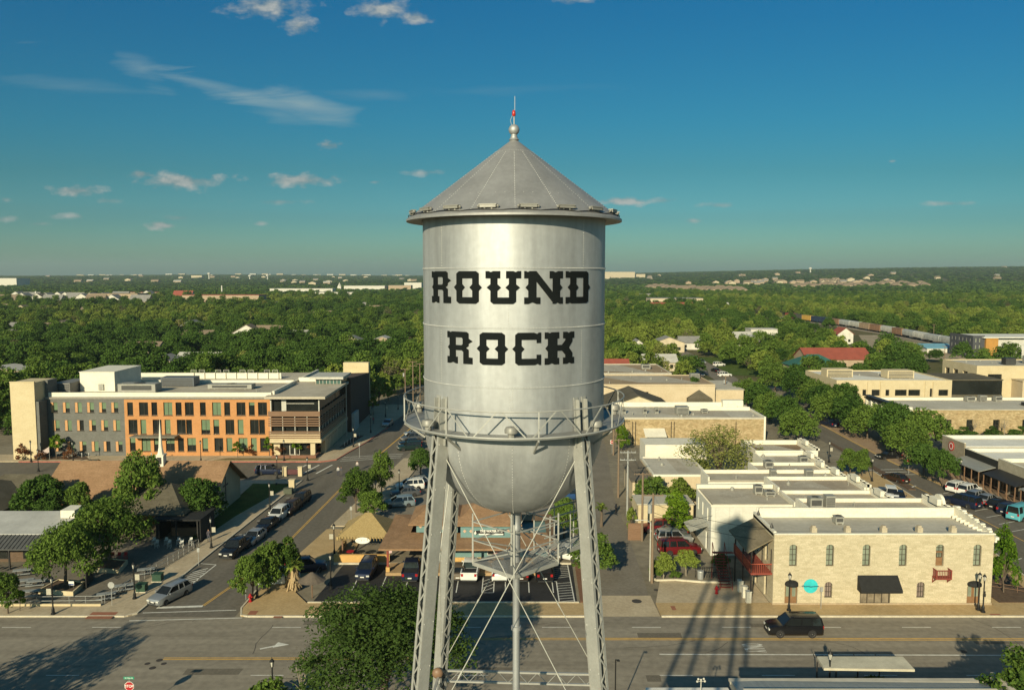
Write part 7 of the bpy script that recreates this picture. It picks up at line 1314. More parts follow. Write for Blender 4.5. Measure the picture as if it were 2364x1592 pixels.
for px, py, w, ze, l in ((1420, 652, 190, 44, 'big tan school block on the right horizon'), (1462, 652, 110, 26, 'lower right wing of the tan school block'), (1385, 652, 90, 34, 'left wing of the tan school block')): house(px, py, w, 60, ze * .75, 6, 1, 1, l, name='school', cat='building')
for i in range(26): house(1500 + i * 8.2 + hsh(i, 5) * 6, 664 + hsh(i, 6) * 6 + i * .25, 26, 18, 6, 12, 2, 0, 'brown roofed suburban house on the right plain', hp=True, group='suburban houses on the right plain')
def hill_house(u, y, i, label, grp, wm, rm, k=1.0):
    x = u * y; z = float(hgt(np.array(x), np.array(y))); t = thing('house', label, 'house', (x, y, z), 0, grp); WL[t.name] = Vector((0, 0, 0)); w, d, h = 15 * k + 9 * hsh(i, 51), 13 * k, 6 + 3 * hsh(i, 52)
    gable(t, -w / 2, w / 2, -d / 2, d / 2, h, h + 4, HM[wm], RM[rm], 'x' if i % 2 else 'y', .6); WL[t.name] = Vector((x, y, z)); clear(x - w / 2 - 4, x + w / 2 + 4, y - 120, y + d)
for i in range(54):
    u = .16 + .46 * hsh(i, 7) if i > 30 else .26 + .19 * hsh(i, 7); hill_house(u, 2400 + 2300 * hsh(i, 8) if i > 30 else 2350 + 350 * hsh(i, 8), i, 'pale house on the far right hillside', 'pale houses on the far right hillside', 2 if i % 3 else 1, (0, 1, 0)[i % 3])
for i in range(36): hill_house(-.64 + .52 * hsh(i, 61), 2500 + 3300 * hsh(i, 62), i, 'pale house on the far left plain', 'pale houses on the far left plain', 1 + i % 2, (4, 1, 0)[i % 3], 1.3)
for i in range(22): house(1835 + i * 14 + hsh(i, 17) * 9, 663 + hsh(i, 18) * 3, 26, 18, 6, 12, 2, 0, 'brown roofed house in the long row on the right plain', hp=True, group='long row of brown roofed houses on the right plain')
for i in range(34): house(180 + i * 23 + hsh(i, 27) * 20, 641 + hsh(i, 28) * 4, 60, 30, 16, 10, 0 if i % 2 else 1, 4 if i % 2 else 0, 'tiny pale building on the left horizon', group='tiny pale buildings on the left horizon')
# church steeple, chimneys, far water tower, masts
def mast(px, py, top, r, label, name, cat, m, base=None):
    x, y = G(px, py); zt = A(px, top, y)[1]; t = thing(name, label, cat, (x, y, 0)); mb = MB(); mb.tube([(x, y, -.5), (x, y, zt)], [r, r * .7], 8); mb.build('shaft', m, t); return t, x, y, zt
for px, py, top, l in ((84, 700, 672, 'tall pale chimney in the far left estate'), (513, 692, 659, 'tall pale chimney beyond the warehouses')): mast(px, py, top, 1.4, l, 'chimney_stack', 'chimney', HM[0])
t, x, y, zt = mast(784, 672, 652, .2, 'white church steeple among the far left trees', 'church_steeple', 'steeple', HM[0]); mb = MB(); mb.box(x - 4, x + 4, y - 4, y + 4, 0, zt * .55); mb.lathe([(4, zt * .55), (.2, zt)], 4, (x, y)); mb.build('spire', HM[0], t)
for px, top, l in ((483, 629, 'white water tower on the left horizon'), (577, 634, 'thin dark mast tower on the left horizon'), (618, 633, 'second dark mast tower on the left horizon'), (1870, 617, 'pale water tower on the right hill crest')):
    x, y = G(px, 652); z = 6.0; zt = A(px, top, y)[1]; t = thing('far_water_tower', l, 'water tower', (x, y, 0)); mb = MB(); mb.tube([(x, y, 0), (x, y, zt - 8)], 3.0, 8); mb.build('shaft', HM[0], t); mb = MB(); mb.ball((x, y, zt - 6), 8, 8, (1, 1, .7)); mb.build('tank', HM[0], t)
# goods train
TRP = [(215.5, 330), (216.5, 374), (219, 412), (226, 471), (228.5, 530), (228.3, 586), (225, 650)]
def trk(s):
    for a, b in zip(TRP[:-1], TRP[1:]):
        d = math.hypot(b[0] - a[0], b[1] - a[1])
        if s <= d: return a[0] + (b[0] - a[0]) * s / d, a[1] + (b[1] - a[1]) * s / d, math.atan2(b[1] - a[1], b[0] - a[0])
        s -= d
    return None
cols = [('brown', (0.115, .035, .025)), ('pale', (.42, .41, .36)), ('grey', (.33, .34, .32)), ('grey', (.36, .36, .33)), ('white', (.48, .47, .42)), ('grey', (.33, .34, .32)), ('rust', (.27, .15, .085)), ('pale', (.42, .41, .36)), ('rust', (.25, .12, .06)), ('tan', (.34, .24, .15)), ('pale', (.40, .41, .38)), ('grey', (.33, .34, .32)), ('rust', (.24, .10, .06)), ('navy', (.02, .035, .07)), ('navy', (.02, .035, .07)), ('yellow', (.50, .30, .06)), ('dark', (.07, .07, .06)), ('red', (.28, .06, .04))]
ordn = 'first second third fourth fifth sixth seventh eighth ninth tenth eleventh twelfth thirteenth fourteenth fifteenth sixteenth seventeenth eighteenth'.split()
s = 24
for i, (cn__, c) in enumerate(cols):
    p = trk(s + 8); s += 16.6
    if p is None: break
    x, y, a = p; m = mat('wagon_' + cn__, c, .75, var=.2, scale=.5, stretch=(2, 2, .6), fine=.12); t = thing('goods_wagon', cn__ + ' goods wagon, ' + ordn[i] + ' from the near end of the train', 'train wagon', (x, y, 0), a, 'goods train wagons'); WL[t.name] = Vector((0, 0, 0))
    mb = MB(); hop = cn__ in ('pale', 'grey', 'white')
    if hop: mb.add([(-7.6, -1.3, 1.6), (7.6, -1.3, 1.6), (7.6, 1.3, 1.6), (-7.6, 1.3, 1.6), (-7.9, -1.6, 3.0), (7.9, -1.6, 3.0), (7.9, 1.6, 3.0), (-7.9, 1.6, 3.0), (-7.9, -1.5, 4.3), (7.9, -1.5, 4.3), (7.9, 1.5, 4.3), (-7.9, 1.5, 4.3), (-7.9, -.6, 4.8), (7.9, -.6, 4.8), (7.9, .6, 4.8), (-7.9, .6, 4.8)], [(3, 2, 1, 0)] + [(k * 4 + j, k * 4 + (j + 1) % 4, k * 4 + 4 + (j + 1) % 4, k * 4 + 4 + j) for k in range(3) for j in range(4)] + [(12, 13, 14, 15)])
    else: mb.box(-7.8, 7.8, -1.6, 1.6, 1.1, 4.7)
    mb.build('body', m, t)
    mb = MB()
    for k in range(12): u = -7.5 + k * 1.36; [mb.box(u, u + .12, q - .05, q + .05, 1.7, 4.2) for q in (-1.6, 1.6)]
    mb.build('ribs', m, t)
    for u in (-5.6, 5.6):
        mb = MB(); mb.box(u - 1.4, u + 1.4, -1.1, 1.1, .35, 1.1); mb.build('bogie', M_TRIM, t)
    mb = MB(); mb.box(-.6, .6, -1.66, -1.61, 1.2, 4.2); mb.build('door', m, t)
x, y = 197.5, 365; t = thing('shed', 'low shed with a pale blue roof beside the goods train', 'shed', (x, y, 0)); mb = MB(); mb.box(x - 8.5, x + 4.5, y - 4, y + 4, 0, 2.2); mb.build('wall', HM[0], t); mb = MB(); mb.add([(x - 9, y - 4.4, 2.0), (x + 5, y - 4.4, 2.0), (x + 5, y + 4.4, 3.4), (x - 9, y + 4.4, 3.4), (x - 9, y - 4.4, 2.2), (x + 5, y - 4.4, 2.2), (x + 5, y + 4.4, 3.6), (x - 9, y + 4.4, 3.6)], [(3, 2, 1, 0), (4, 5, 6, 7), (0, 1, 5, 4), (1, 2, 6, 5), (3, 0, 4, 7)]); mb.build('roof', mat('blue_roof', (0.16, .34, .42), .6, scale=.6), t)
# ---- woodland planting
KINDS = [('wA', .24, 'dark green tree in the town woods'), ('wB', .27, 'mid green tree in the town woods'), ('wC', .22, 'yellow green tree in the town woods'), ('wD', .16, 'tall mid green tree in the town woods'), ('wE', .06, 'pale thin leafed tree in the town woods'), ('wF', .05, 'grey half bare tree in the town woods')]
g = random.Random(99); pts = []
def scatter(y0, y1, step, jit):
    y = y0; out = []
    while y < y1:
        x = -.70 * y - 15
        while x < .70 * y + 15:
            a, b = x + g.uniform(-jit, jit), y + g.uniform(-jit, jit)
            if not blocked(a, b): out.append((a, b))
            x += step * (1 + g.random() * .3)
        y += step * .85
    return out
near = scatter(168, 345, 7.8, 2.8); extra = []
near.sort(key=lambda p: p[1] + abs(p[0]) * .15); own = near[:300]; rest = near[300:]
def kind_of(x, y):
    n = math.sin(x * .021 + 1.3) + math.sin(y * .017 + x * .009) + g.uniform(-1.1, 1.1) + (.45 if -40 < x < 130 and y < 430 else -.1 if x > 0 else -.5)
    r = g.random()
    if r < .04: return 5
    if r < .08: return 4
    return 2 if n > .35 else 1 if n > -.35 else 3 if n > -.8 else 0
for x, y in own:
    k = kind_of(x, y); key, _, l = KINDS[k]; s = g.uniform(.55, 1.05); tree('woodland_tree', l, 'tree', x, y, key, g.uniform(0, 6.28), (s, s, s * g.uniform(.85, 1.2)), l.replace('tree', 'trees'))
rest += scatter(345, 640, 9.0, 3.2) + scatter(640, 1250, 12.5, 5) + scatter(1250, 2300, 19, 8) + scatter(2300, 6600, 40, 18)
SRC = bpy.data.collections.new('crown_sources')
cols_ = [k[0] for k in KINDS]
for i, key in enumerate(cols_): o = bpy.data.objects.new('woodland_crown', TP[key][0]); SRC.objects.link(o); o.name = '%d_woodland_crown' % i
for key, nl, n, sz, lm in (('fA', 9, 260, 1.5, LF[0]), ('fB', 9, 240, 1.5, LF[1])):
    lb = lobes_of(sum(map(ord, key)), 10, 6.5, .8, nl); TP[key] = (leaves_mesh('crown', lb, n, sz, lm, 5 + nl, .8), None)
for i, key in ((6, 'fA'), (7, 'fB')): o = bpy.data.objects.new('woodland_crown', TP[key][0]); SRC.objects.link(o); o.name = '%d_woodland_crown' % i
P_ = np.array(rest); hz = hgt(P_[:, 0], P_[:, 1]); far = P_[:, 1] > 1250; vfar = P_[:, 1] > 2300
ki = np.array([((6 if g.random() < .6 else 7) if f else kind_of(x, y)) for (x, y), f in zip(rest, far)], dtype=np.int32)
sc_ = np.array([g.uniform(.55, 1.05) for _ in rest]) * np.where(vfar, 2.7, np.where(far, 1.45, np.where(P_[:, 1] > 640, 1.15, 1.0)))
sz_ = np.where(vfar, .24, np.where(far, .52, 1.0)) * np.array([g.uniform(.8, 1.15) for _ in rest])
me = bpy.data.meshes.new('woodland'); me.vertices.add(len(rest)); me.vertices.foreach_set('co', np.column_stack([P_, hz]).astype(np.float32).reshape(-1))
for nme, typ, arr in (('kind_index', 'INT', ki), ('turn', 'FLOAT', np.array([g.uniform(0, 6.28) for _ in rest], dtype=np.float32))): a = me.attributes.new(nme, typ, 'POINT'); a.data.foreach_set('value', arr)
a = me.attributes.new('size', 'FLOAT_VECTOR', 'POINT'); a.data.foreach_set('vector', np.column_stack([sc_, sc_, sc_ * sz_]).astype(np.float32).reshape(-1))
wo = link(bpy.data.objects.new('woodland', me)); tag(wo, 'mass of green treetops reaching from the town to the horizon', 'woodland', None, 'stuff')
ng = bpy.data.node_groups.new('woodland_planting', 'GeometryNodeTree'); ng.interface.new_socket('Geometry', in_out='INPUT', socket_type='NodeSocketGeometry'); ng.interface.new_socket('Geometry', in_out='OUTPUT', socket_type='NodeSocketGeometry')
gi = ng.nodes.new('NodeGroupInput'); go = ng.nodes.new('NodeGroupOutput'); m2p = ng.nodes.new('GeometryNodeMeshToPoints'); iop = ng.nodes.new('GeometryNodeInstanceOnPoints'); ci = ng.nodes.new('GeometryNodeCollectionInfo'); ci.inputs['Collection'].default_value = SRC; ci.inputs['Separate Children'].default_value = True; ci.inputs['Reset Children'].default_value = True
def nattr(n, t): a = ng.nodes.new('GeometryNodeInputNamedAttribute'); a.data_type = t; a.inputs['Name'].default_value = n; return a.outputs['Attribute']
cx_ = ng.nodes.new('ShaderNodeCombineXYZ'); ng.links.new(nattr('turn', 'FLOAT'), cx_.inputs[2])
e2r = ng.nodes.new('FunctionNodeEulerToRotation'); ng.links.new(cx_.outputs[0], e2r.inputs[0])
ng.links.new(gi.outputs[0], m2p.inputs[0]); ng.links.new(m2p.outputs[0], iop.inputs['Points']); ng.links.new(ci.outputs[0], iop.inputs['Instance']); iop.inputs['Pick Instance'].default_value = True
ng.links.new(nattr('kind_index', 'INT'), iop.inputs['Instance Index']); ng.links.new(e2r.outputs[0], iop.inputs['Rotation']); ng.links.new(nattr('size', 'FLOAT_VECTOR'), iop.inputs['Scale']); ng.links.new(iop.outputs[0], go.inputs[0])
md = wo.modifiers.new('planting', 'NODES'); md.node_group = ng
print('woodland points', len(rest), 'near', len(near))
# ---------------------------------------------------------------- street furniture
M_POST = mat('lamp_black', (0.014, .014, .013), .45, .2, scale=4); M_LGL = mat('lantern_pane', (0.50, .48, .40), .3, spec=.5, scale=5); M_POLE = mat('pole_timber', (0.16, .11, .07), .95, col2=(.22, .16, .105), scale=2, stretch=(3, 3, .4), fine=.2); M_GALV = mat('galvanised', (0.38, .38, .35), .5, .4, scale=4)
def lamp_proto(label, x, y, h, banner):
    t = thing('street_lamp', label, 'street lamp', (0, 0, 0), 0, 'black lantern street lamps')
    mb = MB(); mb.lathe([(.24, 0), (.24, .12), (.15, .22), (.15, .55), (.10, .7), (.075, .8), (.06, h - .75), (.09, h - .72), (.05, h - .66), (.12, h - .58)], 10, caps=True); mb.build('post', M_POST, t, 40, world=False)
    mb = MB(); mb.lathe([(.10, h - .58), (.17, h - .15)], 6, caps=True); mb.build('lantern', M_LGL, t, world=False)
    mb = MB(); mb.lathe([(.21, h - .15), (.19, h - .10), (.07, h + .05), (.03, h + .1), (.02, h + .22), (.001, h + .23)], 8)
    for k in range(6): a = 2 * PI * k / 6; mb.beam((.10 * math.cos(a), .10 * math.sin(a), h - .58), (.175 * math.cos(a), .175 * math.sin(a), h - .15), .02, .02)
    mb.build('lantern_cap', M_POST, t, world=False)
    if banner:
        mb = MB(); mb.beam((0, 0, 2.75), (.62, 0, 2.75), .03, .03); mb.beam((0, 0, 2.05), (.62, 0, 2.05), .03, .03); mb.build('banner_arm', M_POST, t, world=False)
        mb = MB(); mb.box(.12, .60, -.008, .008, 2.07, 2.73); mb.build('banner', mat('banner_cloth', (.40, .37, .28), .8, scale=3), t, world=False)
    WL[t.name] = Vector((x, y, 0)); t.location = (x, y, .13); return t
LP = {}
def lamp(px, py, label, banner=False, rz=0, h=3.95, xy=None):
    x, y = xy or G(px, py, .13)
    if banner not in LP: LP[banner] = lamp_proto(label, x, y, 3.95, banner); LP[banner].rotation_euler = (0, 0, R(rz)); o = LP[banner]
    else: o = dup(LP[banner], (x, y, .13), R(rz), label)
    o.scale = (1, 1, h / 3.95); return o
lamp(1821, 1408, 'black street lamp before the left arched door of the limestone block'); lamp(2258, 1407, 'left of the paired street lamps before the right arched door'); lamp(2269, 1412, 'right of the paired street lamps before the right arched door')
lamp(123, 1417, 'street lamp with a banner by the left railing', True, 180); lamp(311, 1381, 'street lamp with a banner beside the green bins', True, 0); lamp(772, 1281, 'street lamp with a banner before the palapa', True, 180); lamp(710, 1108, 'street lamp with a banner at the corner beyond the parked row', True, 0); lamp(623, 1174, 'street lamp with a banner by the church lawn', True, 0); lamp(488, 1264, 'street lamp with a banner beside the black pavilion', True, 0); lamp(640, 1103, 'lone street lamp by the low sign of the lawn corner'); lamp(201, 1350, 'street lamp inside the patio behind the dark board'); lamp(89, 1087, 'street lamp behind the dark roofed house'); lamp(72, 1065, 'street lamp at the foot of the cream stair tower'); lamp(169, 1067, 'street lamp before the grey brick wall'); lamp(464, 1065, 'street lamp before the orange brick wall'); lamp(656, 1063, 'street lamp before the sandstone planter'); lamp(816, 1031, 'street lamp with a banner near the bike posts', True, 0); lamp(856, 998, 'street lamp at the shaded corner of the office block'); lamp(890, 962, 'street lamp with a banner on the sunny far pavement', True, 0); lamp(919, 945, 'farthest street lamp left of the balcony hoop'); lamp(922, 1140, 'street lamp over the angled cars'); lamp(868, 1168, 'street lamp hidden among the kerb trees'); lamp(594, 1379, 'street lamp among the corner island trees'); lamp(764, 1358, 'street lamp at the lot corner left of the big tree'); lamp(0, 0, 'street lamp rising at the bottom left of the big tree', xy=(-19.4, 61.9), h=4.0); lamp(0, 0, 'street lamp behind the cream kerbside awning', xy=(26.0, 62.6), h=4.3)
lamp(2013, 1110, 'street lamp beyond the shop false fronts'); lamp(2217, 1113, 'street lamp before the shop terrace'); lamp(1914, 1066, 'street lamp with pale banner over the shop fronts', True, 0)
# stop signs, regulatory signs
M_SRED = mat('stop_red', (0.36, .012, .016), .5, scale=5); M_SGRN = mat('street_sign_green', (0.02, .24, .14), .5, scale=5)
def sign_post(name, label, x, y, h, cat='sign'):
    t = thing(name, label, cat, (x, y, 0)); mb = MB(); mb.tube([(x, y, 0), (x, y, h)], .035, 6); mb.build('post', M_GALV, t); return t
def octagon(t, x, y, z, r, m, edge=True):
    mb = MB(); o = lambda q, yy: [(x + q * math.cos(PI / 8 + k * PI / 4), yy, z + q * math.sin(PI / 8 + k * PI / 4)) for k in range(8)]
    mb.add(o(r, y - .05) + o(r, y - .035), [tuple(range(8)), tuple(range(15, 7, -1))] + [(k, (k + 1) % 8, 8 + (k + 1) % 8, 8 + k) for k in range(8)]); p = mb.build('plate', M_SIGNW if edge else m, t)
    if edge: mb = MB(); mb.add(o(r * .92, y - .056), [tuple(range(8))]); mb.build('red_face', m, p)
    return p
x, y = G(299, 1582, 2.35); sx0, sy0 = x, y; t = sign_post('stop_sign', 'red STOP sign under a green street name blade at the bottom left', x, y, 3.1); pl_ = octagon(t, x, y, 2.35, .40, M_SRED); flat_text('STOP', .30, M_SIGNW, 'sign_lettering', (x, y - .064, 2.35), 0, PI / 2, .002, pl_, .95, .006)
mb = MB(); mb.box(x - .42, x + .42, y - .06, y - .045, 2.93, 3.14); bl_ = mb.build('street_blade', M_SGRN, t); flat_text('W Main St', .15, M_SIGNW, 'sign_lettering', (x, y - .066, 3.03), 0, PI / 2, .002, bl_, 1, .002)
x, y = G(2098, 1078, 1.2); t = sign_post('stop_sign', 'red stop sign beside the crossing of the right hand street', x, y, 3.2); pl_ = octagon(t, x, y, 2.7, .62, M_SRED); flat_text('STOP', .46, M_SIGNW, 'sign_lettering', (x, y - .064, 2.7), 0, PI / 2, .002, pl_, .95, .008)
x, y = G(1413, 1046); t = sign_post('no_entry_sign', 'small red and white no entry sign in the alley', x, y, 2.6); mb = MB(); mb.box(x - .38, x + .38, y - .05, y - .035, 1.9, 2.66); p = mb.build('plate', M_SIGNW, t); mb = MB(); mb.lathe([(.001, 0), (.34, 0), (.34, .01), (.001, .01)], 20); mb.xf(Matrix.Translation((x, y - .052, 2.28)) @ Matrix.Rotation(PI / 2, 4, 'X')); d_ = mb.build('red_disc', M_SRED, p); mb = MB(); mb.box(x - .24, x + .24, y - .072, y - .064, 2.23, 2.33); mb.build('white_bar', M_SIGNW, d_)
x, y = G(568, 1384); t = sign_post('no_turn_sign', 'white no turn sign on the corner island', x, y, 3.2); mb = MB(); mb.box(x - .32, x + .32, y - .06, y - .045, 2.5, 3.2); p = mb.build('plate', M_SIGNW, t); mb = MB(); mb.lathe([(.19, 0), (.26, 0), (.26, .01), (.19, .01)], 24); mb.xf(Matrix.Translation((x, y - .066, 2.86)) @ Matrix.Rotation(PI / 2, 4, 'X')); mb.build('red_ring', M_SRED, p); mb = MB(); mb.tube([(x + .1, y - .068, 2.74), (x + .1, y - .068, 2.9), (x - .02, y - .068, 2.94), (x - .12, y - .068, 2.88)], .028, 5); mb.build('arrow', M_SIGNB, p)
for px, py, l in ((259, 1399, 'back of an octagonal sign on a post by the railing'),): x, y = G(px, py); t = sign_post('traffic_sign', l, x, y, 2.6); octagon(t, x, y, 2.35, .37, M_GALV, False)
for px, py, h, l in ((459, 1305, 2.2, 'slim parking sign post on the left pavement'), (1895, 1407, 2.5, 'slim brown post before the limestone wall'), (811, 1210, 2.6, 'thin sign post on the right kerb of the left street'), (830, 1055, 2.8, 'thin sign post by the red kerb')): x, y = G(px, py); t = sign_post('sign_post', l, x, y, h); mb = MB(); mb.box(x - .15, x + .15, y - .05, y - .04, h - .5, h); mb.build('plate', M_GALV, t)
x, y = 8.15, 60.2; t = thing('street_lamp', 'tall thin lamp pole at the bottom right of the tower', 'street lamp', (x, y, 0)); mb = MB(); mb.tube([(x, y, 0), (x, y, 5.0)], .05, 6); mb.beam((x, y, 4.95), (x + .25, y, 4.97), .08, .05); mb.build('pole', M_POST, t); mb = MB(); mb.box(x + .1, x + .32, y - .08, y + .08, 4.86, 4.93); mb.build('lamp_head', M_POST, t)
x, y = 14.0, 56.6; t = thing('roof_aerial', 'pale aerial cluster on the low roof at the bottom', 'aerial', (x, y, 4.2)); mb = MB(); mb.tube([(x, y, 4.2), (x, y, 5.2)], .04, 6); mb.build('mast', M_FRAMEW, t); mb = MB(); [mb.ball((x + dx, y, 5.1 + dz), .09, 4) for dx, dz in ((-.28, 0), (.28, .02), (-.2, .18), (.2, .2), (0, .12))]; [mb.beam((x, y, 5.1), (x + dx, y, 5.1), .03, .03) for dx in (-.28, .28)]; mb.build('lamp_heads', M_FRAMEW, t)
# utility poles with wires
POLES = []
def upole(px, py, top, label, arms=1, tr=False, m=None):
    x, y = G(px, py); zt = A(px, top, y)[1]; t = thing('utility_pole', label, 'utility pole', (x, y, 0)); mb = MB(); mb.tube([(x, y, 0), (x, y, zt)], [.17, .12], 8); mb.build('pole', m or M_POLE, t)
    for k in range(arms): z = zt - .25 - k * 1.1; mb = MB(); mb.beam((x - 1.15, y, z), (x + 1.15, y, z), .1, .12); [mb.tube([(x + u, y, z + .05), (x + u, y, z + .22)], .04, 5) for u in (-1.05, -.5, .5, 1.05)]; mb.build('crossarm', m or M_POLE, t)
    if tr: mb = MB(); mb.lathe([(.02, zt - 2.3), (.25, zt - 2.25), (.25, zt - 1.3), (.1, zt - 1.2)], 10, (x - .38, y - .1)); mb.build('transformer', M_GALV, t)
    POLES.append((x, y, zt)); return t
upole(1482, 1248, 1090, 'timber utility pole with crossarm beside the alley lot', 1); upole(1505, 1345, 1138, 'timber pole carrying grey transformers by the alley', 1, True); upole(1427, 1148, 1012, 'leaning brown utility pole at the alley bend', 1); upole(1448, 1190, 1040, 'thin utility pole with insulators before the yard wall', 2, False, M_GALV); upole(1416, 1050, 942, 'dark utility pole before the rubble stone wall', 1)
upole(954, 935, 833, 'timber utility pole left of the tank hoop', 2); upole(936, 930, 850, 'second timber pole left of the tank hoop', 1, True); upole(970, 925, 838, 'utility pole against the left flank of the tank', 1); upole(1674, 930, 866, 'timber pole at the far junction', 1, True); upole(414, 775, 738, 'lone utility pole in the left woods', 1); upole(603, 800, 773, 'crossarm pole in the central left woods', 1); upole(797, 735, 714, 'crossarm pole in the upper left woods', 1); upole(2087, 860, 832, 'pale pole behind the cream office roof', 1); upole(2180, 835, 798, 'pole beside the pale blue shed', 1); upole(2155, 780, 748, 'pole behind the goods train', 1)
wr = MB()
def wire(a, b, sag=.5):
    a, b = Vector(a), Vector(b); wr.tube([a.lerp(b, k / 8) - Vector((0, 0, sag * (1 - (2 * k / 8 - 1) ** 2))) for k in range(9)], .022, 4, False)
for u in (-1.0, .5): wire((POLES[1][0] + u, POLES[1][1], POLES[1][2] - .2), (POLES[0][0] + u, POLES[0][1], POLES[0][2] - .2)); wire((POLES[0][0] + u, POLES[0][1], POLES[0][2] - .2), (POLES[3][0] + u * .8, POLES[3][1], POLES[3][2] - .2)); wire((POLES[3][0] + u, POLES[3][1], POLES[3][2] - .2), (POLES[4][0] + u * .8, POLES[4][1], POLES[4][2] - .2))
wire((POLES[1][0], POLES[1][1], POLES[1][2] - 1.2), (27.9, 84, 7.8)); wire((POLES[1][0], POLES[1][1], POLES[1][2] - 2.2), (27.9, 83.5, 6.6)); wire((POLES[1][0], POLES[1][1], POLES[1][2] - 2.6), (25, 97.2, 5.2))
tag(wr.build('overhead_wires', M_POST), 'thin overhead wires running from the alley poles to the buildings', 'wires')
x, y = G(1500, 1340); zt = A(1495, 1205, y)[1]; t = thing('cobra_street_light', 'white cobra head street light pole beside the alley bed', 'street lamp', (x, y, 0)); mb = MB(); mb.tube([(x, y, 0), (x, y, zt), (x - .5, y, zt + .25), (x - 1.3, y, zt + .25)], [.08, .07, .05, .04], 7); mb.build('pole', M_FRAMEW, t); mb = MB(); mb.ball((x - 1.5, y, zt + .25), .2, 6, (1.6, .8, .5)); mb.build('lamp_head', M_FRAMEW, t)
# flagpoles before the office block
for px, top, l, c in ((832, 884, 'flagpole nearest with a red and white flag', (.40, .10, .08)), (840, 877, 'middle flagpole with a red flag', (.38, .08, .08)), (848, 880, 'third flagpole with a pale flag', (.5, .5, .45))):
    x, y = G(px, 975 - (px - 832)); zt = A(px, top, y)[1]; t = thing('flagpole', l, 'flagpole', (x, y, 0)); mb = MB(); mb.tube([(x, y, 0), (x, y, zt)], [.10, .06], 7); mb.build('pole', M_GALV, t); mb = MB(); f0 = [(x - .05 - k * .12, y + .1 * math.sin(k * 1.3), zt - .2 - k * .12) for k in range(6)]
    for a, b in zip(f0[:-1], f0[1:]): mb.quad(a, b, (b[0], b[1] + .01, b[2] - 1.7), (a[0], a[1] + .01, a[2] - 1.7)); mb.quad((a[0], a[1] + .02, a[2]), (a[0], a[1] + .03, a[2] - 1.7), (b[0], b[1] + .03, b[2] - 1.7), (b[0], b[1] + .02, b[2]))
    mb.build('flag', mat('flag_%d' % px, c, .8), t)
# patio: railing, planters, tables, bins, boards, chairs
def railing(label, pts, h=1.05, step=1.6, m=None, name='railing'):
    t = thing(name, label, 'railing', (pts[0][0], pts[0][1], 0)); mb = MB()
    for a, b in zip(pts[:-1], pts[1:]):
        for z in (h, h * .55): mb.beam((a[0], a[1], z), (b[0], b[1], z), .05, .05)
    mb.build('rails', m or M_GALV, t); 
    for a, b in zip(pts[:-1], pts[1:]):
        n = max(1, int(math.hypot(b[0] - a[0], b[1] - a[1]) / step))
        for k in range(n + 1): q = k / n; p = MB(); p.tube([(a[0] + (b[0] - a[0]) * q, a[1] + (b[1] - a[1]) * q, 0), (a[0] + (b[0] - a[0]) * q, a[1] + (b[1] - a[1]) * q, h)], .03, 5); p.build('post', m or M_GALV, t)
    return t
railing('galvanised railing along the front of the patio at the left', [(-64, 81.9), (-54, 81.9), (-43.7, 82.2)]); railing('galvanised railing climbing beside the left street pavement', [(-43.5, 82.4), (-42.0, 93), (-40.6, 100.6)], step=1.1)
mb = MB(); mb.box(-66, -43.6, 81.72, 81.88, 0, .35); tag(mb.build('low_kerb_wall', M_CREAM2), 'low cream wall under the patio front railing', 'wall')
railing('black iron fence in the bed beside the alley', [G(1605, 1332), G(1690, 1335)], 1.3, .25, M_POST, 'iron_fence'); railing('black rail around the lot corner by the shaggy palm', [G(722, 1350), G(740, 1322)], .9, .8, M_POST, 'iron_fence'); railing('ochre topped railing before the shop terrace', [(78.2, 130), (77.4, 112), (76.5, 100)], 1.0, 2.2, M_WOODS); railing('brown rail round the mulch bed beside the limestone block', [(52.3, 92), (53.2, 86.5), (57, 84.5)], .9, 1.2, M_WOODS)
def planter(label, poly, h=.55):
    t = thing('stone_planter', label, 'planter', (*poly[0], 0)); n = len(poly); cx__ = sum(p[0] for p in poly) / n; cy__ = sum(p[1] for p in poly) / n; inn = [(p[0] + (cx__ - p[0]) * .09, p[1] + (cy__ - p[1]) * .09) for p in poly]; mb = MB()
    for i in range(n): j = (i + 1) % n; mb.add([(*poly[i], 0), (*poly[j], 0), (*poly[j], h), (*poly[i], h), (*inn[i], h - .1), (*inn[j], h - .1), (*inn[j], h), (*inn[i], h)], [(0, 1, 2, 3), (3, 2, 6, 7), (7, 6, 5, 4)])
    mb.build('stone_rim', M_CREAM2, t); mb = MB(); mb.quad(*[(p[0], p[1], h - .1) for p in inn]); mb.build('soil', M_MULCH, t)
planter('nearer angular stone planter with a tree on the patio', [G(355 / 4.02, 1050 + 1290 / 4.02), G(680 / 4.02, 1050 + 1312 / 4.02), G(790 / 4.02, 1050 + 1215 / 4.02), G(545 / 4.02, 1050 + 1190 / 4.02)]); planter('larger stone planter behind the dark board on the patio', [G(820 / 4.02, 1050 + 1085 / 4.02), G(1110 / 4.02, 1050 + 1105 / 4.02), G(1190 / 4.02, 1050 + 1010 / 4.02), G(930 / 4.02, 1050 + 985 / 4.02)])
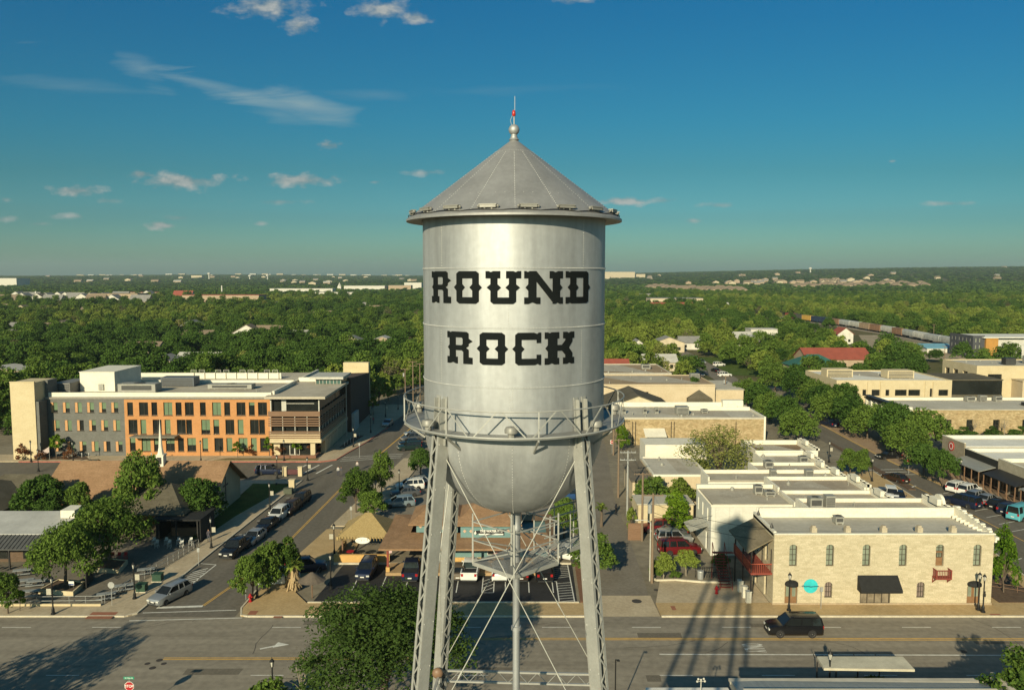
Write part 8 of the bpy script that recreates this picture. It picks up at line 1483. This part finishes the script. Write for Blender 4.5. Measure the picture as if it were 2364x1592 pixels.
def table(px, py, rz, label):
    x, y = G(px, py, .7); t = thing('picnic_table', label, 'table', (x, y, 0), R(rz), 'picnic tables on the patio'); WL[t.name] = Vector((0, 0, 0)); mb = MB(); mb.box(-.95, .95, -.38, .38, .70, .76); mb.build('tabletop', mat('table_grey', (.30, .31, .29), .6, .2, scale=2), t)
    for s in (-1, 1): mb = MB(); mb.box(-.95, .95, s * .72 - .13, s * .72 + .13, .42, .47); mb.build('bench', MATS['table_grey'], t); mb = MB(); mb.beam((s * .65, -.72, .42), (s * .65, .72, .42), .06, .05); mb.beam((s * .65, -.35, 0), (s * .65, -.1, .7), .06, .06); mb.beam((s * .65, .35, 0), (s * .65, .1, .7), .06, .06); mb.build('leg', M_DKMET, t)
    WL[t.name] = Vector((x, y, 0)); return t
TB = table(337, 1313, 20, 'picnic table nearest the black pavilion')
for zx, zy, l in ((1150, 1205, 'second picnic table beside the climbing railing'), (985, 1285, 'dark picnic table by the railing corner'), (280, 1260, 'picnic table left of the nearer planter'), (340, 1165, 'picnic table behind the nearer planter'), (225, 1160, 'picnic table farther left behind the planter'), (205, 1065, 'picnic table close to the diner')): o = dup(TB, (*G(zx / 4.02, 1050 + zy / 4.02, .7), 0), R(15 + zx % 20), l, group='picnic tables on the patio')
ST = None
def stool(x, y, label, m):
    t = thing('bar_stool', label, 'stool', (x, y, .05), 0, 'bar stools of the patio'); mb = MB(); mb.box(x - .2, x + .2, y - .2, y + .2, .75, .80); mb.box(x - .2, x + .2, y + .17, y + .2, .8, 1.1); mb.build('seat', m, t); mb = MB(); [mb.beam((x + a * .2, y + b * .2, .05), (x + a * .15, y + b * .15, .75), .035, .035) for a in (-1, 1) for b in (-1, 1)]; [mb.beam((x - .18, y + b * .18, .35), (x + .18, y + b * .18, .35), .03, .03) for b in (-1, 1)]; mb.build('frame', m, t); return t
MW = mat('stool_white', (.55, .54, .48), .6)
for k in range(5): stool(-63.6 + k * .72, 90.8 + (k % 2) * .4, 'white metal stool by the diner awning', MW)['group'] = 'white stools by the diner awning'
for k in range(7): stool(-46.6 + k * .8, 101.0 - (k % 2) * .9, 'white metal stool before the black pavilion', MW)['group'] = 'white stools before the black pavilion'
for k in range(3): stool(-49.2 + k * .8, 95.4, 'red stool behind the larger planter', M_SRED)['group'] = 'red stools behind the larger planter'
def bin_(px, py, label):
    x, y = G(px, py); t = thing('planter_box', label, 'planter', (x, y, 0), 0); mb = MB(); mb.prism([(x - .5, y - .4), (x + .5, y - .4), (x + .5, y + .4), (x - .5, y + .4)], .2, .95); mb.build('box', mat('dark_green_box', (.02, .055, .03), .6), t); mb = MB(); mb.box(x - .56, x + .56, y - .46, y + .46, .95, 1.02); mb.build('rim', MATS['dark_green_box'], t); mb = MB(); mb.box(x - .6, x + .6, y - .5, y + .5, 0.13, .2); mb.build('base', M_KERB, t)
bin_(365, 1342, 'farther green bin box on the left pavement'); bin_(328, 1366, 'nearer green bin box on the left pavement')
t = thing('menu_board', 'dark upright board with white lettering on the patio', 'board', (-47.4, 87, 0)); mb = MB(); p0, p1 = G(800 / 4.02, 1050 + 1240 / 4.02), G(865 / 4.02, 1050 + 1150 / 4.02); mb.beam((*p0, .9), (*p1, .9), .1, 1.8); mb.build('panel', M_DKMET, t)
x, y = G(165, 1354, .6); t = thing('yard_sign', 'small white and blue yard sign in the nearer planter', 'sign', (x, y, .5)); mb = MB(); mb.box(x - .3, x + .3, y - .02, y + .02, .8, 1.25); mb.build('panel', M_SIGNW, t); mb = MB(); mb.box(x - .26, x + .26, y - .028, y - .021, .84, .98); mb.build('blue_band', mat('sign_blue', (.05, .08, .25), .6), t); mb = MB(); [mb.tube([(x + s, y, .45), (x + s, y, .8)], .012, 4) for s in (-.2, .2)]; mb.build('stakes', M_GALV, t)
# fire hydrant, bollards, bike racks, low church sign, bench, utility box
def hydrant(px, py, label):
    x, y = G(px, py, .13); t = thing('fire_hydrant', label, 'fire hydrant', (x, y, .13)); mb = MB(); mb.lathe([(.2, .13), (.2, .2), (.13, .22), (.13, .75), (.17, .77), (.15, .9), (.04, 1.0), (.04, 1.06)], 10, (x, y), True); mb.build('barrel', M_SRED, t); mb = MB(); mb.tube([(x - .24, y, .65), (x + .24, y, .65)], .07, 7); mb.tube([(x, y - .24, .62), (x, y, .62)], .08, 7); mb.build('nozzles', M_SRED, t)
hydrant(578, 1388, 'red fire hydrant on the corner island'); hydrant(1654, 1369, 'red topped hydrant on the concrete apron')
x, y = G(676, 1098); t = thing('church_sign', 'low sign board between two stone pillars at the lawn corner', 'sign', (x, y, 0)); mb = MB(); mb.box(x - .95, x + .95, y - .08, y + .08, .3, 1.15); mb.build('board', mat('sign_maroon', (.09, .03, .03), .7), t)
for s in (-1, 1): mb = MB(); mb.box(x + s * 1.35 - .35, x + s * 1.35 + .35, y - .35, y + .35, 0, 1.6); mb.box(x + s * 1.35 - .42, x + s * 1.35 + .42, y - .42, y + .42, 1.6, 1.7); mb.build('pillar', M_CREAM2, t)
x, y = G(675, 1134); t = thing('stone_pillar', 'lone cream stone pillar beside the lawn', 'pillar', (x, y, 0)); mb = MB(); mb.box(x - .45, x + .45, y - .45, y + .45, .1, 1.9); mb.build('shaft', M_CREAM2, t); mb = MB(); mb.box(x - .52, x + .52, y - .52, y + .52, 1.9, 2.05); mb.build('cap', M_CREAM2, t)
x, y = G(667, 1140); t = thing('utility_box', 'dull green utility box beside the stone pillar', 'utility box', (x, y, 0)); mb = MB(); mb.box(x - .75, x + .55, y - .4, y + .4, .1, .95); mb.build('body', mat('box_green', (.075, .085, .055), .7), t); mb = MB(); mb.box(x - .8, x + .6, y - .45, y + .45, .95, 1.0); mb.build('lid', MATS['box_green'], t)
x, y = G(653, 1120); t = thing('park_bench', 'pale slatted bench at the edge of the church lawn', 'bench', (x, y, 0)); mb = MB(); [mb.box(x - 1.3, x + 1.3, y - .3 + k * .2, y - .15 + k * .2, .5, .55) for k in range(3)]; mb.build('seat', M_GALV, t); mb = MB(); [mb.box(x - 1.3, x + 1.3, y + .35, y + .4, .65 + k * .2, .8 + k * .2) for k in range(2)]; mb.build('backrest', M_GALV, t); mb = MB(); [mb.box(x + s - .05, x + s + .05, y - .3, y + .4, .1, .5) for s in (-1.1, 1.1)]; mb.build('legs', M_DKMET, t)
def bollard(x, y, label, grp): t = thing('bollard', label, 'bollard', (x, y, .13), 0, grp); mb = MB(); mb.lathe([(.09, .13), (.09, 1.0), (.05, 1.08), (.001, 1.09)], 8, (x, y)); mb.build('shaft', M_GALV, t); mb = MB(); mb.lathe([(.095, .85), (.095, .95)], 8, (x, y)); mb.build('band', M_SIGNW, t)
for i in range(7): bollard(-73.5 + i * 1.35 - 12 + (10.7 if i > 3 else 0), 150.9, 'pale bollard before the office block wall', 'bollards before the office block')
for i in range(6): bollard(-34.4 + i * .25, 161 + i * 1.9, 'pale bollard along the planted strip of the office block', 'bollards along the planted strip')
x, y = G(96, 1062); t = thing('flag_banner', 'pale striped banner sagging before the grey wall', 'banner', (x, y, 0)); mb = MB(); mb.add([(x - 1.6, y, .8), (x + 1.5, y, 2.6), (x + 1.6, y + .05, 1.6), (x - .6, y + .1, .5), (x, y + .15, 1.5)], [(0, 3, 4), (3, 2, 4), (2, 1, 4), (1, 0, 4)]); mb.build('cloth', mat('banner_striped', (.45, .36, .32), .8, scale=3), t); mb = MB(); mb.tube([(x + 1.55, y, 0), (x + 1.55, y, 2.7)], .04, 5); mb.build('pole', M_GALV, t)
x, y = G(720, 1336, 2.1); t = thing('patio_umbrella', 'brown thatched umbrella by the lot corner', 'umbrella', (x, y, 0)); mb = MB(); mb.lathe([(1.5, 2.0), (1.2, 2.15), (.1, 2.9)], 14, (x, y)); mb.build('canopy', mat('grey_thatch', (.12, .095, .07), .95, scale=3, fine=.3), t); mb = MB(); mb.tube([(x, y, 0), (x, y, 2.6)], .06, 6); mb.build('pole', M_WOODS, t)
for dx, c, l in ((-1.8, M_SRED, 'red and white umbrella table under the palapa'), (-.4, M_DKMET, 'dark cafe table under the palapa'), (1.0, M_DKMET, 'second dark cafe table under the palapa')): x, y = -18.4 + dx, 96.8; t = thing('cafe_table', l, 'table', (x, y, 0)); mb = MB(); mb.lathe([(.001, .74), (.5, .74), (.5, .78), (.001, .78)], 14, (x, y)); mb.build('tabletop', c, t); mb = MB(); mb.tube([(x, y, 0), (x, y, .74)], .05, 6); mb.lathe([(.25, .02), (.05, .06)], 10, (x, y)); mb.build('pedestal', M_DKMET, t)
x, y = -15.2, 95.6; t = thing('feather_banner', 'tall pink feather banner beside the palapa', 'banner', (x, y, 0)); mb = MB(); mb.tube([(x, y, 0), (x, y, 3.2)], .03, 5); mb.build('pole', M_GALV, t); mb = MB(); mb.add([(x, y, .9), (x + .4, y, 1.0), (x + .45, y, 2.6), (x + .2, y, 3.15), (x, y, 3.2), (x, y + .02, .9), (x + .4, y + .02, 1.0), (x + .45, y + .02, 2.6), (x + .2, y + .02, 3.15), (x, y + .02, 3.2)], [(0, 1, 2, 3, 4), (9, 8, 7, 6, 5)]); mb.build('cloth', mat('feather_pink', (.50, .25, .28), .7, col2=(.55, .48, .42), scale=3), t)
x, y = G(1617, 1335); t = thing('waste_bin', 'pale ribbed bin beside the iron fence', 'bin', (x, y, 0)); mb = MB(); mb.lathe([(.35, 0), (.38, .9)], 12, (x, y)); mb.build('drum', M_GALV, t); mb = MB(); mb.lathe([(.4, .9), (.38, .97), (.001, 1.0)], 12, (x, y)); mb.build('lid', M_GALV, t)
pb_ = [G(1505, 1338), G(1515, 1343), G(1560, 1342), G(1620, 1347), G(1680, 1348)]; mb = MB(); kerbline(mb, pb_, .25, .35); tag(mb.build('bed_kerb_wall', M_KERB), 'low whitish kerb wall curving before the alley bed', 'wall')
# ---------------------------------------------------------------- people
def person(x, y, rz, label, top, legs, stride=.16, z=.13):
    t = thing('person', label, 'person', (x, y, z), R(rz)); q = stride
    V = [(0, 0, .92), (0, .02, 1.12), (0, .0, 1.36), (0, 0, 1.50), (0, .02, 1.62), (0, .02, 1.70), (-.09, 0, .88), (-.10, q * .6, .48), (-.10, q * .5 - .04, .06), (-.10, q * .5 + .12, .03), (.09, 0, .88), (.10, -q * .5, .48), (.10, -q - .05, .07), (.10, -q + .08, .03), (-.19, 0, 1.36), (-.25, -.06, 1.10), (-.22, .06, .86), (.19, 0, 1.36), (.25, .05, 1.10), (.22, .16, .88), (-.21, .09, .79), (.21, .2, .82)]
    E = [(0, 1), (1, 2), (2, 3), (3, 4), (4, 5), (0, 6), (6, 7), (7, 8), (8, 9), (0, 10), (10, 11), (11, 12), (12, 13), (2, 14), (14, 15), (15, 16), (2, 17), (17, 18), (18, 19), (16, 20), (19, 21)]
    RR = [.15, .14, .16, .06, .095, .08, .10, .07, .05, .04, .10, .07, .05, .04, .07, .05, .035, .07, .05, .035, .03, .03]
    me = bpy.data.meshes.new('body'); me.from_pydata(V, E, []); me.update(); o = link(bpy.data.objects.new('body', me)); o.parent = t
    sk = o.modifiers.new('skin', 'SKIN'); 
    for i, r in enumerate(RR): me.skin_vertices[0].data[i].radius = (r, r * .75)
    me.skin_vertices[0].data[0].use_root = True; ss = o.modifiers.new('smooth', 'SUBSURF'); ss.levels = ss.render_levels = 1
    m = bpy.data.materials.new('clothed_body'); m.use_nodes = True; nt_ = m.node_tree; b = nt_.nodes['Principled BSDF']; b.inputs['Roughness'].default_value = .85
    tc_ = nt_.nodes.new('ShaderNodeTexCoord'); sp = nt_.nodes.new('ShaderNodeSeparateXYZ'); rp = nt_.nodes.new('ShaderNodeValToRGB'); rp.color_ramp.interpolation = 'CONSTANT'; nt_.links.new(tc_.outputs['Object'], sp.inputs[0]); dv = nt_.nodes.new('ShaderNodeMath'); dv.operation = 'DIVIDE'; dv.inputs[1].default_value = 1.8; nt_.links.new(sp.outputs[2], dv.inputs[0]); nt_.links.new(dv.outputs[0], rp.inputs[0])
    e = rp.color_ramp.elements; e[0].position = 0; e[0].color = (.05, .04, .035, 1); e[1].position = .05; e[1].color = (*legs, 1); n1 = e.new(.53); n1.color = (*top, 1); n2 = e.new(.825); n2.color = (.36, .20, .13, 1); nt_.links.new(rp.outputs[0], b.inputs['Base Color']); me.materials.append(m)
    h = MB(); h.ball((0, -.005, 1.70), .105, 6, (.9, 1, .75)); WL[t.name] = Vector((0, 0, 0)); h.build('hair', mat('hair_dark', (.03, .02, .015), .8), t, 60); WL[t.name] = Vector((x, y, z)); return t
for px, py, rz, l, a, b in ((781, 1098, 200, 'person in a white shirt crossing at the street corner', (.5, .48, .44), (.05, .05, .07)), (788, 1099, 190, 'person in dark clothes crossing at the street corner', (.06, .06, .07), (.10, .09, .08)), (825, 1085, 160, 'person in a pale top beyond the kerb tree', (.45, .38, .33), (.07, .07, .09)), (766, 1021, 180, 'person in dark clothes at the office block entrance', (.05, .05, .06), (.06, .06, .07)), (239, 1275, 90, 'person in a pink top near the patio planter', (.45, .22, .22), (.05, .05, .08)), (862, 978, 180, 'person in a red top on the shaded pavement', (.35, .08, .07), (.05, .05, .07)), (482, 1250, 20, 'person in dark clothes by the black pavilion', (.07, .06, .07), (.08, .08, .10))): x, y = G(px, py, .13); person(x, y, rz, l, a, b)
# ---------------------------------------------------------------- air
HAZE = True
if HAZE:
    mb = MB(); mb.box(-10200, 10200, -10200, 10200, -1.5, 190); hz_ = mb.build('haze', mat('haze_dummy', (.5, .5, .5))); hz_.data.materials.clear(); m = bpy.data.materials.new('haze_air'); m.use_nodes = True; nt_ = m.node_tree
    for n in list(nt_.nodes): nt_.nodes.remove(n)
    o = nt_.nodes.new('ShaderNodeOutputMaterial'); v = nt_.nodes.new('ShaderNodeVolumePrincipled'); v.inputs['Color'].default_value = (.78, .93, .93, 1); v.inputs['Density'].default_value = .00008; v.inputs['Anisotropy'].default_value = .2; nt_.links.new(v.outputs[0], o.inputs['Volume']); hz_.data.materials.append(m); tag(hz_, 'thin bluish evening haze over the town and plain', 'haze', None, 'stuff')
